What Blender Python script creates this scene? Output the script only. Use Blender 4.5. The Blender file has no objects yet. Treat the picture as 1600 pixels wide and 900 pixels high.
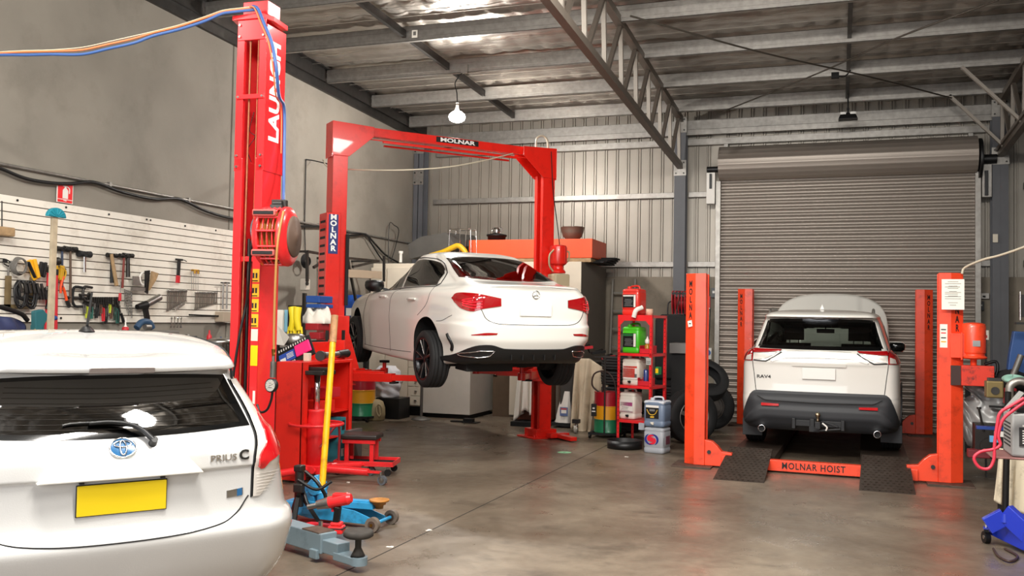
import bpy, bmesh, math, random
from mathutils import Vector, Matrix
from mathutils.bvhtree import BVHTree
PI = math.pi
random.seed(7)
S = bpy.context.scene
COL = S.collection
# ---------------------------------------------------------------- camera
YAW, PITCH, ROLL, FOC, HC = 0.338, 0.03503, 0.01754, 1450.3, 1.6
sy_, cy_ = math.sin(YAW), math.cos(YAW)
_f = Vector((-sy_, cy_, 0)); _r = Vector((cy_, sy_, 0)); _u = Vector((0, 0, 1))
CF = _f*math.cos(PITCH) + _u*math.sin(PITCH)
_u2 = -_f*math.sin(PITCH) + _u*math.cos(PITCH)
CR = _r*math.cos(ROLL) + _u2*math.sin(ROLL)
CU = -_r*math.sin(ROLL) + _u2*math.cos(ROLL)
cam_d = bpy.data.cameras.new('camera'); cam = bpy.data.objects.new('camera', cam_d); COL.objects.link(cam)
cam.matrix_world = Matrix(((CR.x, CU.x, -CF.x, 0), (CR.y, CU.y, -CF.y, 0), (CR.z, CU.z, -CF.z, HC), (0, 0, 0, 1)))
cam_d.sensor_width = 36; cam_d.lens = 36*FOC/1600; cam_d.clip_start = 0.05; cam_d.clip_end = 200
S.camera = cam
# ---------------------------------------------------------------- world, lights, exposure
w = bpy.data.worlds.new('world'); S.world = w; w.use_nodes = True
bg = w.node_tree.nodes['Background']; bg.inputs[0].default_value = (0.80, 0.86, 1.0, 1); bg.inputs[1].default_value = 0.30
S.view_settings.view_transform = 'Standard'; S.view_settings.look = 'None'
S.view_settings.gamma = 1; S.view_settings.use_curve_mapping = False
S.view_settings.exposure = 0.42
def area(name, loc, target, sx, sy, power, col=(1, .96, .9), spread=PI):
    l = bpy.data.lights.new(name, 'AREA'); l.shape = 'RECTANGLE'; l.size = sx; l.size_y = sy; l.energy = power; l.color = col; l.spread = spread
    o = bpy.data.objects.new(name, l); COL.objects.link(o); o.location = loc
    o.rotation_euler = (Vector(target)-Vector(loc)).to_track_quat('-Z', 'Y').to_euler(); return o
area('ceiling_batten_light', (-2.6, 2.6, 4.9), (-2.9, 4.2, 0), 2.4, 0.4, 330)
area('ceiling_batten_light', (0.6, 3.2, 4.9), (0.2, 6.5, 0), 2.4, 0.4, 210)
area('ceiling_batten_light', (-1.2, 7.6, 4.7), (-2.2, 9.5, 0), 1.6, 0.4, 110)
area('open_doorway_daylight', (-2.4, -2.6, 2.2), (-2.4, 6, 1.6), 6.0, 3.4, 190, (.97, .98, 1.0))
def spot_point(name, loc, power, r, col=(1, .97, .92)):
    l = bpy.data.lights.new(name, 'POINT'); l.energy = power; l.shadow_soft_size = r; l.color = col
    o = bpy.data.objects.new(name, l); COL.objects.link(o); o.location = loc; return o
spot_point('bulb_light', (-5.17, 12.2, 4.36), 240, 0.09)
spot_point('added_ceiling_fill', (-2.6, 2.0, 4.55), 60, 0.25)  # fill points added to brighten the foil ceiling and its reflections
spot_point('added_ceiling_fill', (-4.6, .6, 4.5), 110, 0.25)
spot_point('added_ceiling_fill', (0.6, 3.2, 4.5), 35, 0.25)
spot_point('added_ceiling_fill', (-3.6, 6.8, 4.35), 55, 0.3)
spot_point('added_ceiling_fill', (-5.6, 4.6, 4.5), 70, 0.25)
# ---------------------------------------------------------------- pixel -> place (only used to survey real positions)
def ray(u, v): return CF*FOC + CR*(u-800) - CU*(v-450)
def onz(u, v, z=0.0):
    d = ray(u, v); return Vector((0, 0, HC)) + d*((z-HC)/d.z)
def ony(u, v, Y):
    d = ray(u, v); return Vector((0, 0, HC)) + d*(Y/d.y)
def onx(u, v, X):
    d = ray(u, v); return Vector((0, 0, HC)) + d*(X/d.x)
# ---------------------------------------------------------------- materials
def lin(c):
    if isinstance(c, str):
        c = [int(c[i:i+2], 16)/255 for i in (0, 2, 4)]
    return tuple((x/12.92 if x <= .04045 else ((x+.055)/1.055)**2.4) for x in c) + (1,)
MATS = {}
def mat(name, col, rough=.5, metal=0.0, var=0.0, scale=6.0, bump=0.0, bscale=40.0, coat=0.0, emit=None, es=0.0, dirt=None, dscale=3.0, damt=.5, trans=0.0, spec=.5, rvar=0.0):
    if name in MATS: return MATS[name]
    m = bpy.data.materials.new(name); m.use_nodes = True; nt = m.node_tree; N = nt.nodes; L = nt.links
    b = N['Principled BSDF']; c = lin(col)
    b.inputs['Base Color'].default_value = c; b.inputs['Roughness'].default_value = rough; b.inputs['Metallic'].default_value = metal
    b.inputs['Coat Weight'].default_value = coat; b.inputs['Coat Roughness'].default_value = .03
    b.inputs['Specular IOR Level'].default_value = spec
    if trans: b.inputs['Transmission Weight'].default_value = trans
    if emit: b.inputs['Emission Color'].default_value = lin(emit); b.inputs['Emission Strength'].default_value = es
    if var or dirt or bump or rvar:
        tc = N.new('ShaderNodeTexCoord')
        last = None
        if var or rvar:
            n = N.new('ShaderNodeTexNoise'); n.inputs['Scale'].default_value = scale; n.inputs['Detail'].default_value = 6; L.new(tc.outputs['Object'], n.inputs['Vector'])
            mr = N.new('ShaderNodeMapRange'); mr.inputs[1].default_value = .3; mr.inputs[2].default_value = .7; mr.inputs[3].default_value = 1-var; mr.inputs[4].default_value = 1+var*.6
            L.new(n.outputs[0], mr.inputs[0])
            mx = N.new('ShaderNodeVectorMath'); mx.operation = 'SCALE'; mx.inputs[0].default_value = c[:3]; L.new(mr.outputs[0], mx.inputs['Scale'])
            last = mx.outputs[0]
            if rvar:
                r2 = N.new('ShaderNodeMapRange'); r2.inputs[1].default_value = .35; r2.inputs[2].default_value = .65; r2.inputs[3].default_value = rough-rvar; r2.inputs[4].default_value = rough+rvar
                L.new(n.outputs[0], r2.inputs[0]); L.new(r2.outputs[0], b.inputs['Roughness'])
        if dirt:
            n2 = N.new('ShaderNodeTexNoise'); n2.inputs['Scale'].default_value = dscale; n2.inputs['Detail'].default_value = 8; n2.inputs['Roughness'].default_value = .7; L.new(tc.outputs['Object'], n2.inputs['Vector'])
            m2 = N.new('ShaderNodeMapRange'); m2.inputs[1].default_value = .52; m2.inputs[2].default_value = .68; m2.inputs[4].default_value = damt; L.new(n2.outputs[0], m2.inputs[0])
            mm = N.new('ShaderNodeMix'); mm.data_type = 'RGBA'; L.new(m2.outputs[0], mm.inputs['Factor'])
            if last: L.new(last, mm.inputs[6])
            else: mm.inputs[6].default_value = c
            mm.inputs[7].default_value = lin(dirt); last = mm.outputs[2]
        if last: L.new(last, b.inputs['Base Color'])
        if bump:
            n3 = N.new('ShaderNodeTexNoise'); n3.inputs['Scale'].default_value = bscale; n3.inputs['Detail'].default_value = 4; L.new(tc.outputs['Object'], n3.inputs['Vector'])
            bp = N.new('ShaderNodeBump'); bp.inputs['Strength'].default_value = bump; bp.inputs['Distance'].default_value = .02; L.new(n3.outputs[0], bp.inputs['Height']); L.new(bp.outputs[0], b.inputs['Normal'])
    MATS[name] = m; return m
def glass(name, tint, gloss_rough=.01, ior=1.5):
    m = bpy.data.materials.new(name); m.use_nodes = True; nt = m.node_tree; N = nt.nodes; L = nt.links
    for n in list(N): N.remove(n)
    o = N.new('ShaderNodeOutputMaterial'); t = N.new('ShaderNodeBsdfTransparent'); t.inputs[0].default_value = lin(tint)
    g = N.new('ShaderNodeBsdfGlossy'); g.inputs['Roughness'].default_value = gloss_rough
    f = N.new('ShaderNodeFresnel'); geo = N.new('ShaderNodeNewGeometry'); mr = N.new('ShaderNodeMapRange'); mr.inputs[3].default_value = ior; mr.inputs[4].default_value = 1/ior; L.new(geo.outputs['Backfacing'], mr.inputs[0]); L.new(mr.outputs[0], f.inputs[0]); mx = N.new('ShaderNodeMixShader')
    L.new(f.outputs[0], mx.inputs[0]); L.new(t.outputs[0], mx.inputs[1]); L.new(g.outputs[0], mx.inputs[2]); L.new(mx.outputs[0], o.inputs[0])
    MATS[name] = m; return m
# ---------------------------------------------------------------- mesh builder
def catmull(pts, n=6):
    pts = [Vector(p) for p in pts]
    if len(pts) < 3: return pts
    out = []; P = [pts[0]*2-pts[1]] + pts + [pts[-1]*2-pts[-2]]
    for i in range(1, len(P)-2):
        a, b, c, d = P[i-1:i+3]
        for k in range(n):
            t = k/n; out.append(.5*((2*b) + (c-a)*t + (2*a-5*b+4*c-d)*t*t + (3*b-a-3*c+d)*t**3))
    out.append(pts[-1]); return out
def frame(d):
    d = d.normalized(); a = Vector((0, 0, 1)) if abs(d.z) < .95 else Vector((1, 0, 0))
    x = a.cross(d).normalized(); return x, d.cross(x).normalized(), d
def RZ(a): return Matrix.Rotation(a, 4, 'Z')
def T(x, y=None, z=None):
    return Matrix.Translation(Vector(x) if y is None else Vector((x, y, z)))
class MB:
    def __init__(s, M=None): s.v = []; s.f = []; s.m = []; s.s = []; s.M = M
    def add(s, vs, fs, mat=0, smooth=False, M=None):
        b = len(s.v)
        for p in vs:
            p = Vector(p)
            if M is not None: p = M @ p
            if s.M is not None: p = s.M @ p
            s.v.append(p)
        for f in fs: s.f.append([b+i for i in f]); s.m.append(mat); s.s.append(smooth)
        return s
    def box(s, c, size, mat=0, M=None, rz=0.0):
        x, y, z = [q/2 for q in size]; R = T(c) @ RZ(rz)
        if M is not None: R = M @ R
        vs = [(a, b, d) for a in (-x, x) for b in (-y, y) for d in (-z, z)]
        return s.add(vs, [(0, 1, 3, 2), (4, 6, 7, 5), (0, 4, 5, 1), (2, 3, 7, 6), (0, 2, 6, 4), (1, 5, 7, 3)], mat, False, R)
    def bx(s, x0, x1, y0, y1, z0, z1, mat=0, M=None):
        return s.box(((x0+x1)/2, (y0+y1)/2, (z0+z1)/2), (abs(x1-x0), abs(y1-y0), abs(z1-z0)), mat, M)
    def bar(s, p0, p1, w, h, mat=0, M=None):
        p0, p1 = Vector(p0), Vector(p1); x, y, d = frame(p1-p0); L = (p1-p0).length
        R = Matrix(((x.x, y.x, d.x, p0.x), (x.y, y.y, d.y, p0.y), (x.z, y.z, d.z, p0.z), (0, 0, 0, 1)))
        if M is not None: R = M @ R
        return s.box((0, 0, L/2), (w, h, L), mat, R)
    def cyl(s, p0, p1, r0, r1=None, n=16, mat=0, cap=True, smooth=True, M=None):
        r1 = r0 if r1 is None else r1; p0, p1 = Vector(p0), Vector(p1); x, y, d = frame(p1-p0)
        vs = []
        for p, r in ((p0, r0), (p1, r1)):
            for i in range(n):
                a = 2*PI*i/n; vs.append(p + x*math.cos(a)*r + y*math.sin(a)*r)
        s.add(vs, [(i, (i+1) % n, n+(i+1) % n, n+i) for i in range(n)], mat, smooth, M)
        if cap: s.add(vs, [tuple(range(n))[::-1], tuple(range(n, 2*n))], mat, False, M)
        return s
    def tube(s, pts, r, n=8, mat=0, sub=6, cap=True, M=None, closed=False):
        P = catmull(pts, sub) if sub > 1 else [Vector(p) for p in pts]
        if len(P) < 2: return s
        rr = r if isinstance(r, (list, tuple)) else None
        vs = []; px = None
        for i, p in enumerate(P):
            d = (P[min(i+1, len(P)-1)] - P[max(i-1, 0)])
            if d.length < 1e-9: d = Vector((0, 0, 1))
            d.normalize()
            if px is None: x, y, _ = frame(d)
            else:
                x = px - d*px.dot(d)
                if x.length < 1e-6: x, _, _ = frame(d)
                x.normalize(); y = d.cross(x)
            px = x
            q = r if rr is None else rr[0] + (rr[1]-rr[0])*i/(len(P)-1)
            for k in range(n):
                a = 2*PI*k/n; vs.append(p + x*math.cos(a)*q + y*math.sin(a)*q)
        m = len(P); fs = []
        for i in range(m-1):
            for k in range(n): fs.append((i*n+k, i*n+(k+1) % n, (i+1)*n+(k+1) % n, (i+1)*n+k))
        if closed:
            for k in range(n): fs.append(((m-1)*n+k, (m-1)*n+(k+1) % n, (k+1) % n, k))
        s.add(vs, fs, mat, True, M)
        if cap and not closed: s.add(vs, [tuple(range(n))[::-1], tuple(range((m-1)*n, m*n))], mat, False, M)
        return s
    def lathe(s, prof, n=24, mat=0, M=None, smooth=True, sx=1.0, sy=1.0, cap=True):
        vs = []; m = len(prof)
        for r, z in prof:
            for k in range(n):
                a = 2*PI*k/n; vs.append((r*math.cos(a)*sx, r*math.sin(a)*sy, z))
        fs = []
        for i in range(m-1):
            for k in range(n): fs.append((i*n+k, i*n+(k+1) % n, (i+1)*n+(k+1) % n, (i+1)*n+k))
        s.add(vs, fs, mat, smooth, M)
        if cap and prof[0][0] > 1e-5: s.add(vs, [tuple(range(n))[::-1]], mat, False, M)
        if cap and prof[-1][0] > 1e-5: s.add(vs, [tuple(range((m-1)*n, m*n))], mat, False, M)
        return s
    def prism(s, poly, h, mat=0, M=None):
        """poly in local xy, extruded along local z from 0 to h"""
        n = len(poly); vs = [(x, y, 0) for x, y in poly] + [(x, y, h) for x, y in poly]
        fs = [(i, (i+1) % n, n+(i+1) % n, n+i) for i in range(n)] + [tuple(range(n))[::-1], tuple(range(n, 2*n))]
        return s.add(vs, fs, mat, False, M)
    def grid(s, fn, nu, nv, mat=0, smooth=True, M=None):
        vs = [fn(i/nu, j/nv) for j in range(nv+1) for i in range(nu+1)]
        fs = [(j*(nu+1)+i, j*(nu+1)+i+1, (j+1)*(nu+1)+i+1, (j+1)*(nu+1)+i) for j in range(nv) for i in range(nu)]
        return s.add(vs, fs, mat, smooth, M)
    def text(s, txt, size, M, mat=0, ext=.002, bold=.0, width=1.0, align='CENTER', spacing=1.0):
        vs, fs = text_geo(txt, size, ext, bold, align, spacing)
        return s.add([(x*width, y, z) for x, y, z in vs], fs, mat, False, M)
    def build(s, name, mats, parent=None, bevel=0.0, seg=2, sub=0, label=None, solid=0.0):
        if not isinstance(mats, (list, tuple)): mats = [mats]
        me = bpy.data.meshes.new(name)
        vs = s.v
        if parent is not None:
            inv = WM(parent).inverted(); vs = [inv @ p for p in vs]; org = Vector((0, 0, 0))
        else:
            xs = [p.x for p in vs]; ys = [p.y for p in vs]; zs = [p.z for p in vs]
            org = Vector(((min(xs)+max(xs))/2, (min(ys)+max(ys))/2, min(zs))); vs = [p-org for p in vs]
        me.from_pydata([tuple(p) for p in vs], [], s.f)
        for m in mats: me.materials.append(m)
        me.polygons.foreach_set('material_index', s.m); me.polygons.foreach_set('use_smooth', s.s)
        me.validate(); me.update()
        bm = bmesh.new(); bm.from_mesh(me); bmesh.ops.recalc_face_normals(bm, faces=bm.faces); bm.to_mesh(me); bm.free()
        o = bpy.data.objects.new(name, me); COL.objects.link(o)
        if parent is not None: o.parent = parent
        else: o.location = org
        if solid:
            q = o.modifiers.new('solid', 'SOLIDIFY'); q.thickness = solid; q.offset = 0
        if sub:
            q = o.modifiers.new('sub', 'SUBSURF'); q.levels = sub; q.render_levels = sub
        if bevel:
            q = o.modifiers.new('bevel', 'BEVEL'); q.width = bevel; q.segments = seg; q.limit_method = 'ANGLE'; q.angle_limit = math.radians(40); q.harden_normals = False
        if label: o['label'] = label
        return o
def WM(o):
    m = Matrix.Translation(o.location) @ o.rotation_euler.to_matrix().to_4x4()
    return WM(o.parent) @ m if o.parent else m
_tc = {}
def text_geo(txt, size, ext, bold, align='CENTER', spacing=1.0):
    k = (txt, size, ext, bold, align, spacing)
    if k in _tc: return _tc[k]
    cu = bpy.data.curves.new('t', 'FONT'); cu.body = txt; cu.size = size; cu.extrude = ext; cu.offset = bold*size; cu.align_x = align; cu.align_y = 'CENTER'; cu.resolution_u = 3; cu.space_character = spacing
    o = bpy.data.objects.new('t', cu); COL.objects.link(o)
    me = bpy.data.meshes.new_from_object(o, depsgraph=bpy.context.evaluated_depsgraph_get())
    r = ([tuple(v.co) for v in me.vertices], [tuple(p.vertices) for p in me.polygons])
    bpy.data.objects.remove(o); bpy.data.curves.remove(cu); bpy.data.meshes.remove(me)
    _tc[k] = r; return r
def thing(name, label, cat, loc=(0, 0, 0), rz=0.0, group=None, rx=0.0):
    o = bpy.data.objects.new(name, None); COL.objects.link(o); o.empty_display_size = .1
    o.location = loc; o.rotation_euler = (rx, 0, rz); return tag(o, label, cat, group)
def tag(o, label, cat, group=None, kind=None):
    o['label'] = label; o['category'] = cat
    if group: o['group'] = group
    if kind: o['kind'] = kind
    return o
def struct(o):
    o['kind'] = 'structure'; return o
def copy_tree(o, parent=None):
    c = o.copy(); COL.objects.link(c)
    if parent is not None: c.parent = parent
    for ch in [x for x in bpy.data.objects if x.parent == o]: copy_tree(ch, c)
    return c
def axes(origin, xd, zd):
    """matrix whose local x runs along xd, local y up (cross), local z along zd (facing)"""
    x = Vector(xd).normalized(); z = Vector(zd).normalized(); y = z.cross(x).normalized(); x = y.cross(z)
    o = Vector(origin); return Matrix(((x.x, y.x, z.x, o.x), (x.y, y.y, z.y, o.y), (x.z, y.z, z.z, o.z), (0, 0, 0, 1)))
# ---------------------------------------------------------------- palette
red_launch = mat('red_paint', 'e8282c', .32, var=.06, scale=4, dirt='8a1512', dscale=5, damt=.25, coat=.3)
red_molnar = mat('red_enamel', 'dc2014', .30, var=.06, scale=4, dirt='7a1208', dscale=6, damt=.3, coat=.3)
orange_red = mat('orange_red_paint', 'f24824', .38, var=.08, scale=4, dirt='8c2410', dscale=7, damt=.4, coat=.2)
white_paint = mat('white_car_paint', 'e2e0d8', .28, coat=.9)
dark_plastic = mat('dark_plastic', '3a3c3e', .6, bump=.1, bscale=200)
black = mat('black_plastic', '0c0c0d', .45)
matt_black = mat('matt_black', '101010', .8)
rubber = mat('tyre_rubber', '1a1a1b', .75, var=.2, scale=12)
chrome = mat('chrome', 'd8d8d8', .15, 1.0)
steel = mat('steel', 'a8a6a2', .35, 1.0, var=.15, scale=10)
dark_steel = mat('dark_steel', '4a4846', .45, .9, var=.2, scale=10)
galv = mat('galvanised_steel', '9a9690', .42, .75, var=.18, scale=14)
white_pl = mat('white_plastic', 'e6e2da', .45, var=.05)
cream = mat('cream_laminate', 'd9cfbc', .45, var=.06, scale=3)
wood = mat('pine_wood', 'a88a64', .6, var=.25, scale=20)
paper = mat('paper', 'efeade', .7)
ink = mat('ink', '1c1a18', .6)
brass = mat('brass', 'b08a40', .3, 1.0)
yellow = mat('yellow_paint', 'f0b010', .4, var=.1, dirt='5a4210', dscale=14, damt=.5)
blue_jack = mat('light_blue_paint', '2f92c4', .4, var=.12, dirt='24485c', dscale=9, damt=.6)
blue_dk = mat('navy_blue', '1d3a6e', .6, var=.1)
grey_blue = mat('grey_blue_paint', '73848c', .4, var=.08, dirt='46525a', dscale=8, damt=.4)
red_lens = mat('red_lens', 'c80a16', .12, coat=1.0)
dark_lens = mat('dark_red_lens', '98060e', .12, coat=1.0)
clear_lens = mat('clear_lens', 'd2ccc4', .12, coat=1.0, metal=.2)
orange_box = mat('orange_steel', 'e8562a', .5, var=.06)
column_grey = mat('grey_column_paint', '55565a', .5, var=.08)
rust = mat('rusty_steel', '5a4a40', .6, .5, var=.3, scale=12)
# ================================================================ SETTING
XL, XR, YB, Y0 = -7.48, 2.78, 16.0, -3.0
def roofz(y): return 5.40 - .032*(y-12.3)
def floor_mat():
    m = bpy.data.materials.new('polished_concrete_floor'); m.use_nodes = True; nt = m.node_tree; N = nt.nodes; L = nt.links
    b = N['Principled BSDF']; tc = N.new('ShaderNodeTexCoord')
    def noise(sc, det=6, rough=.6, mp=None):
        n = N.new('ShaderNodeTexNoise'); n.inputs['Scale'].default_value = sc; n.inputs['Detail'].default_value = det; n.inputs['Roughness'].default_value = rough
        if mp:
            k = N.new('ShaderNodeMapping'); k.inputs['Scale'].default_value = mp; L.new(tc.outputs['Object'], k.inputs['Vector']); L.new(k.outputs[0], n.inputs['Vector'])
        else: L.new(tc.outputs['Object'], n.inputs['Vector'])
        return n.outputs[0]
    r = N.new('ShaderNodeValToRGB'); L.new(noise(.8, 8, .62), r.inputs[0])
    e = r.color_ramp.elements; e[0].position = .3; e[0].color = lin('55493c'); e[1].position = .72; e[1].color = lin('8c7f6e')
    e2 = e.new(.5); e2.color = lin('6e6254')
    mr = N.new('ShaderNodeMapRange'); L.new(noise(9, 8, .75), mr.inputs[0]); mr.inputs[1].default_value = .35; mr.inputs[2].default_value = .7; mr.inputs[3].default_value = .84; mr.inputs[4].default_value = 1.1
    sc = N.new('ShaderNodeVectorMath'); sc.operation = 'SCALE'; L.new(r.outputs[0], sc.inputs[0]); L.new(mr.outputs[0], sc.inputs['Scale'])
    st = N.new('ShaderNodeMapRange'); L.new(noise(1.7, 5, .6, (1, 1.6, 1)), st.inputs[0]); st.inputs[1].default_value = .58; st.inputs[2].default_value = .7; st.inputs[4].default_value = .5
    mx = N.new('ShaderNodeMix'); mx.data_type = 'RGBA'; L.new(st.outputs[0], mx.inputs['Factor']); L.new(sc.outputs[0], mx.inputs[6]); mx.inputs[7].default_value = lin('3a322a')
    L.new(mx.outputs[2], b.inputs['Base Color'])
    rr = N.new('ShaderNodeMapRange'); L.new(noise(2.3, 6, .7), rr.inputs[0]); rr.inputs[1].default_value = .3; rr.inputs[2].default_value = .7; rr.inputs[3].default_value = .22; rr.inputs[4].default_value = .48
    L.new(rr.outputs[0], b.inputs['Roughness'])
    bp = N.new('ShaderNodeBump'); bp.inputs['Strength'].default_value = .06; L.new(noise(14, 5, .6), bp.inputs['Height']); L.new(bp.outputs[0], b.inputs['Normal'])
    return m
floor_m = floor_mat()
b = MB(); b.bx(XL-.2, XR+.2, Y0, YB+.2, -.15, 0); struct(b.build('floor', floor_m))
# saw-cut joints of the slab, laid in the floor as thin dark sealant lines
joint = mat('joint_sealant', '2a2622', .8)
def joint_line(p, q):
    m = MB(); m.bar((p[0], p[1], .0008), (q[0], q[1], .0008), .009, .0016); o = struct(m.build('floor_joint', joint)); return o
pA = onz(568, 900); pB = onz(700, 831)
o = joint_line((pA.x-.2, 2.0), (pB.x, 16)); o.name = 'trim_1'
q0 = onz(700, 690); 
conc = mat('concrete_wall', '8b857a', .75, var=.14, scale=1.3, bump=.25, bscale=5, dirt='6e675c', dscale=.9, damt=.45)
b = MB(); b.bx(XL-.2, XL, Y0, 10.12, 0, 6.2); b.bx(XL-.2, XL, 10.15, YB+.2, 0, 6.2); b.bx(XL-.2, XL-.02, 10.1, 10.17, 0, 6.2); struct(b.build('wall_left', conc, bevel=.006))
# trapezoidal wall sheeting
sheet = mat('wall_sheeting', '9c958a', .4, .35, var=.1, scale=1.2)
def ribbed(u0, u1, z0, z1, place, pitch=.2, mat_=None):
    prof = [(0, 0), (.035, 0), (.05, .028), (.068, .028), (.083, 0), (.1, 0), (.118, 0), (.133, .028), (.150, .028), (.165, 0)]
    prof = [(0, 0), (.125, 0), (.133, .022), (.150, .022), (.156, 0), (.168, 0), (.174, .022), (.191, .022), (.199, 0)]
    us = []; u = u0
    while u < u1:
        for a, h in prof:
            if u+a < u1: us.append((u+a, h))
        u += pitch
    us.append((u1, 0)); n = len(us); vs = []
    for z in (z0, z1):
        for a, h in us: vs.append(place(a, h, z))
    return vs, [(i, i+1, n+i+1, n+i) for i in range(n-1)]
b = MB()
pl = lambda a, h, z: (a, YB-.006-h, z)
for (x0, x1, z0, z1) in ((XL+.02, -1.95, 2.40, 5.25), (-1.95, 2.02, 3.9, 5.25), (2.02, XR, 2.4, 5.25)):
    v_, f_ = ribbed(x0, x1, z0, z1, pl); b.add(v_, f_)
b.bx(XL, -1.95, YB, YB+.05, 0, 5.3); b.bx(2.02, XR, YB, YB+.05, 0, 5.3); b.bx(-1.95, 2.02, YB+.001, YB+.05, 3.9, 5.3)
b.bx(XL, -1.97, YB-.03, YB-.001, 0, 2.40, 1); b.bx(2.04, XR, YB-.03, YB-.001, 0, 2.40, 1)
struct(b.build('wall_back', [sheet, mat('concrete_dado', '8c8273', .8, var=.18, scale=2, dirt='5e574c', dscale=1.6, damt=.6)]))
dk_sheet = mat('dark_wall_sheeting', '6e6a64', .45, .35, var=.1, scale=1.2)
b = MB(); v_, f_ = ribbed(Y0, YB, 2.4, 5.6, lambda a, h, z: (XR-.006-h, a, z)); b.add(v_, f_); b.bx(XR, XR+.05, Y0, YB+.05, 0, 6.0); b.bx(XR-.03, XR-.001, Y0, YB-.03, 0, 2.4, 1)
struct(b.build('wall_right', [dk_sheet, MATS['concrete_dado']]))
# ceiling: quilted foil sagging between the purlins
foil = mat('foil_insulation', 'a69f96', .42, .85, var=.12, scale=3, bump=.3, bscale=14)
PY = [12.3 + 1.44*k for k in range(-9, 3)]
b = MB()
x0, x1, y0, y1 = XL, XR, Y0, YB+.05; nx, ny = int((x1-x0)/.032), int((y1-y0)/.045)
def ceil_pt(u, v):
    x = x0+(x1-x0)*u; y = y0+(y1-y0)*v
    t = ((y-12.3) / 1.44) % 1.0
    q = abs(math.sin(PI*x/.32))**.3 * abs(math.sin(PI*t*4.5))**.3
    ripple = .005*math.sin(x*7.3+math.sin(y*3.1)*1.4) + .005*math.sin(y*9+x*6.3) + .004*math.sin(x*17+y*12)
    edge = .035*math.exp(-((t-.9)/.05)**2)*abs(math.sin(PI*x/.30))
    return (x, y, roofz(y) + .04 - .055*math.sin(PI*t) - .026*q + ripple - edge)
b.grid(ceil_pt, nx, ny)
struct(b.build('ceiling', foil))
b = MB(); b.add([(XL-.2, Y0, roofz(Y0)+.22), (XR+.1, Y0, roofz(Y0)+.22), (XR+.1, YB+.1, roofz(YB)+.22), (XL-.2, YB+.1, roofz(YB)+.22)], [(0, 1, 2, 3)]); o = b.build('trim_2', galv); struct(o)
# tie wires under the foil
wire = mat('tie_wire', 'b8b2a8', .5, .6)
tn = 3
def trim(b, mats, bevel=0.0):
    global tn
    o = b.build('trim_%d' % tn, mats, bevel=bevel); tn += 1; return struct(o)
b = MB()
for k, y in enumerate(PY[:-1]):
    for t in (.28, .5, .72):
        yy = y+1.44*t
        if yy > Y0 and yy < 15.9: b.bar((XL, yy, roofz(yy)-.055), (XR, yy, roofz(yy)-.055), .006, .006)
trim(b, wire)
def purlin(b, y, xa, xb, z, h=.2):
    z0 = z-h
    b.bx(xa, xb, y-.03, y-.026, z0, z, 0)
    b.bx(xa, xb, y-.03, y+.03, z0, z0+.005, 0); b.bx(xa, xb, y-.03, y+.03, z-.005, z, 0); b.bx(xa, xb, y+.026, y+.03, z0, z0+.02, 0)
    for zz in (z0+.055, z0+.145): b.bx(xa, xb, y-.040, y-.03, zz-.008, zz+.008, 0)
for y in PY:
    if y < Y0+.1 or y > 15.5: continue
    b = MB(); purlin(b, y, XL+.12, XR-.05, roofz(y)-.035); trim(b, galv)
# bridging bars between the purlins
b = MB()
for x in (-5.35, .12):
    for y in PY:
        if y+1.44 < 15.9 and y > Y0: b.bar((x, y+.05, roofz(y)-.14), (x, y+1.39, roofz(y+1.44)-.14), .05, .10)
trim(b, dark_steel)
# eave beam at the back, header girts, girts
b = MB(); b.bx(XL+.1, XR, 15.80, 15.97, 4.86, 5.06); b.bx(XL+.1, XR, 15.78, 15.80, 4.80, 4.90); trim(b, galv, .006)
b = MB(); b.bx(XL+.35, 2.2, 15.86, 15.98, 4.64, 4.75); b.bx(-1.83, -1.76, 15.86, 15.98, 4.45, 4.64); b.bx(1.9, 1.97, 15.86, 15.98, 4.45, 4.64); trim(b, galv, .004)
for z in (3.80, 2.61):
    b = MB()
    for xa, xb in ((XL+.3, -2.64), (-2.42, -1.93), (2.02, 2.3)):
        b.bx(xa, xb, 15.88, 15.97, z-.045, z+.045)
    trim(b, galv, .004)
b = MB()
for z in (4.72, 3.80, 2.61): b.bx(XR-.12, XR-.025, Y0, 15.9, z-.06, z+.04)
trim(b, dark_steel, .004)
# raking edge beam on the left wall
b = MB()
for d0, d1, z0, z1 in ((0, .09, -.21, -.03), (.0, .16, -.03, .0), (.0, .05, -.34, -.21)):
    vs = [(XL+d, y, roofz(y)+z) for y in (Y0, YB) for d in (d0, d1) for z in (z0, z1)]
    b.add(vs, [(0, 1, 3, 2), (4, 6, 7, 5), (0, 4, 5, 1), (2, 3, 7, 6), (0, 2, 6, 4), (1, 5, 7, 3)])
trim(b, dark_steel)
# steel columns
def column(x0, x1, y0, y1, z1):
    b = MB(); b.bx(x0, x1, y0, y0+.012, 0, z1); b.bx(x0, x1, y1-.012, y1, 0, z1); b.bx((x0+x1)/2-.006, (x0+x1)/2+.006, y0, y1, 0, z1); b.bx(x0-.04, x1+.04, y0-.04, y1+.02, 0, .02)
    for (px, pz) in ((x0, 4.22), (x0, z1-.05)):
        b.bx(x0-.01, x1+.01, y0-.014, y0, pz-.13, pz+.13, 1)
        for a in (.03, x1-x0-.03):
            for c in (-.09, .09): b.cyl((x0+a, y0-.03, pz+c), (x0+a, y0-.012, pz+c), .014, n=8, mat=2)
    return trim(b, [column_grey, galv, dark_steel])
column(-2.62, -2.43, 15.62, 15.84, 5.0)
column(2.20, 2.42, 15.62, 15.84, 5.0)
column(-7.46, -7.27, 15.60, 15.84, 4.85)
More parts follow.
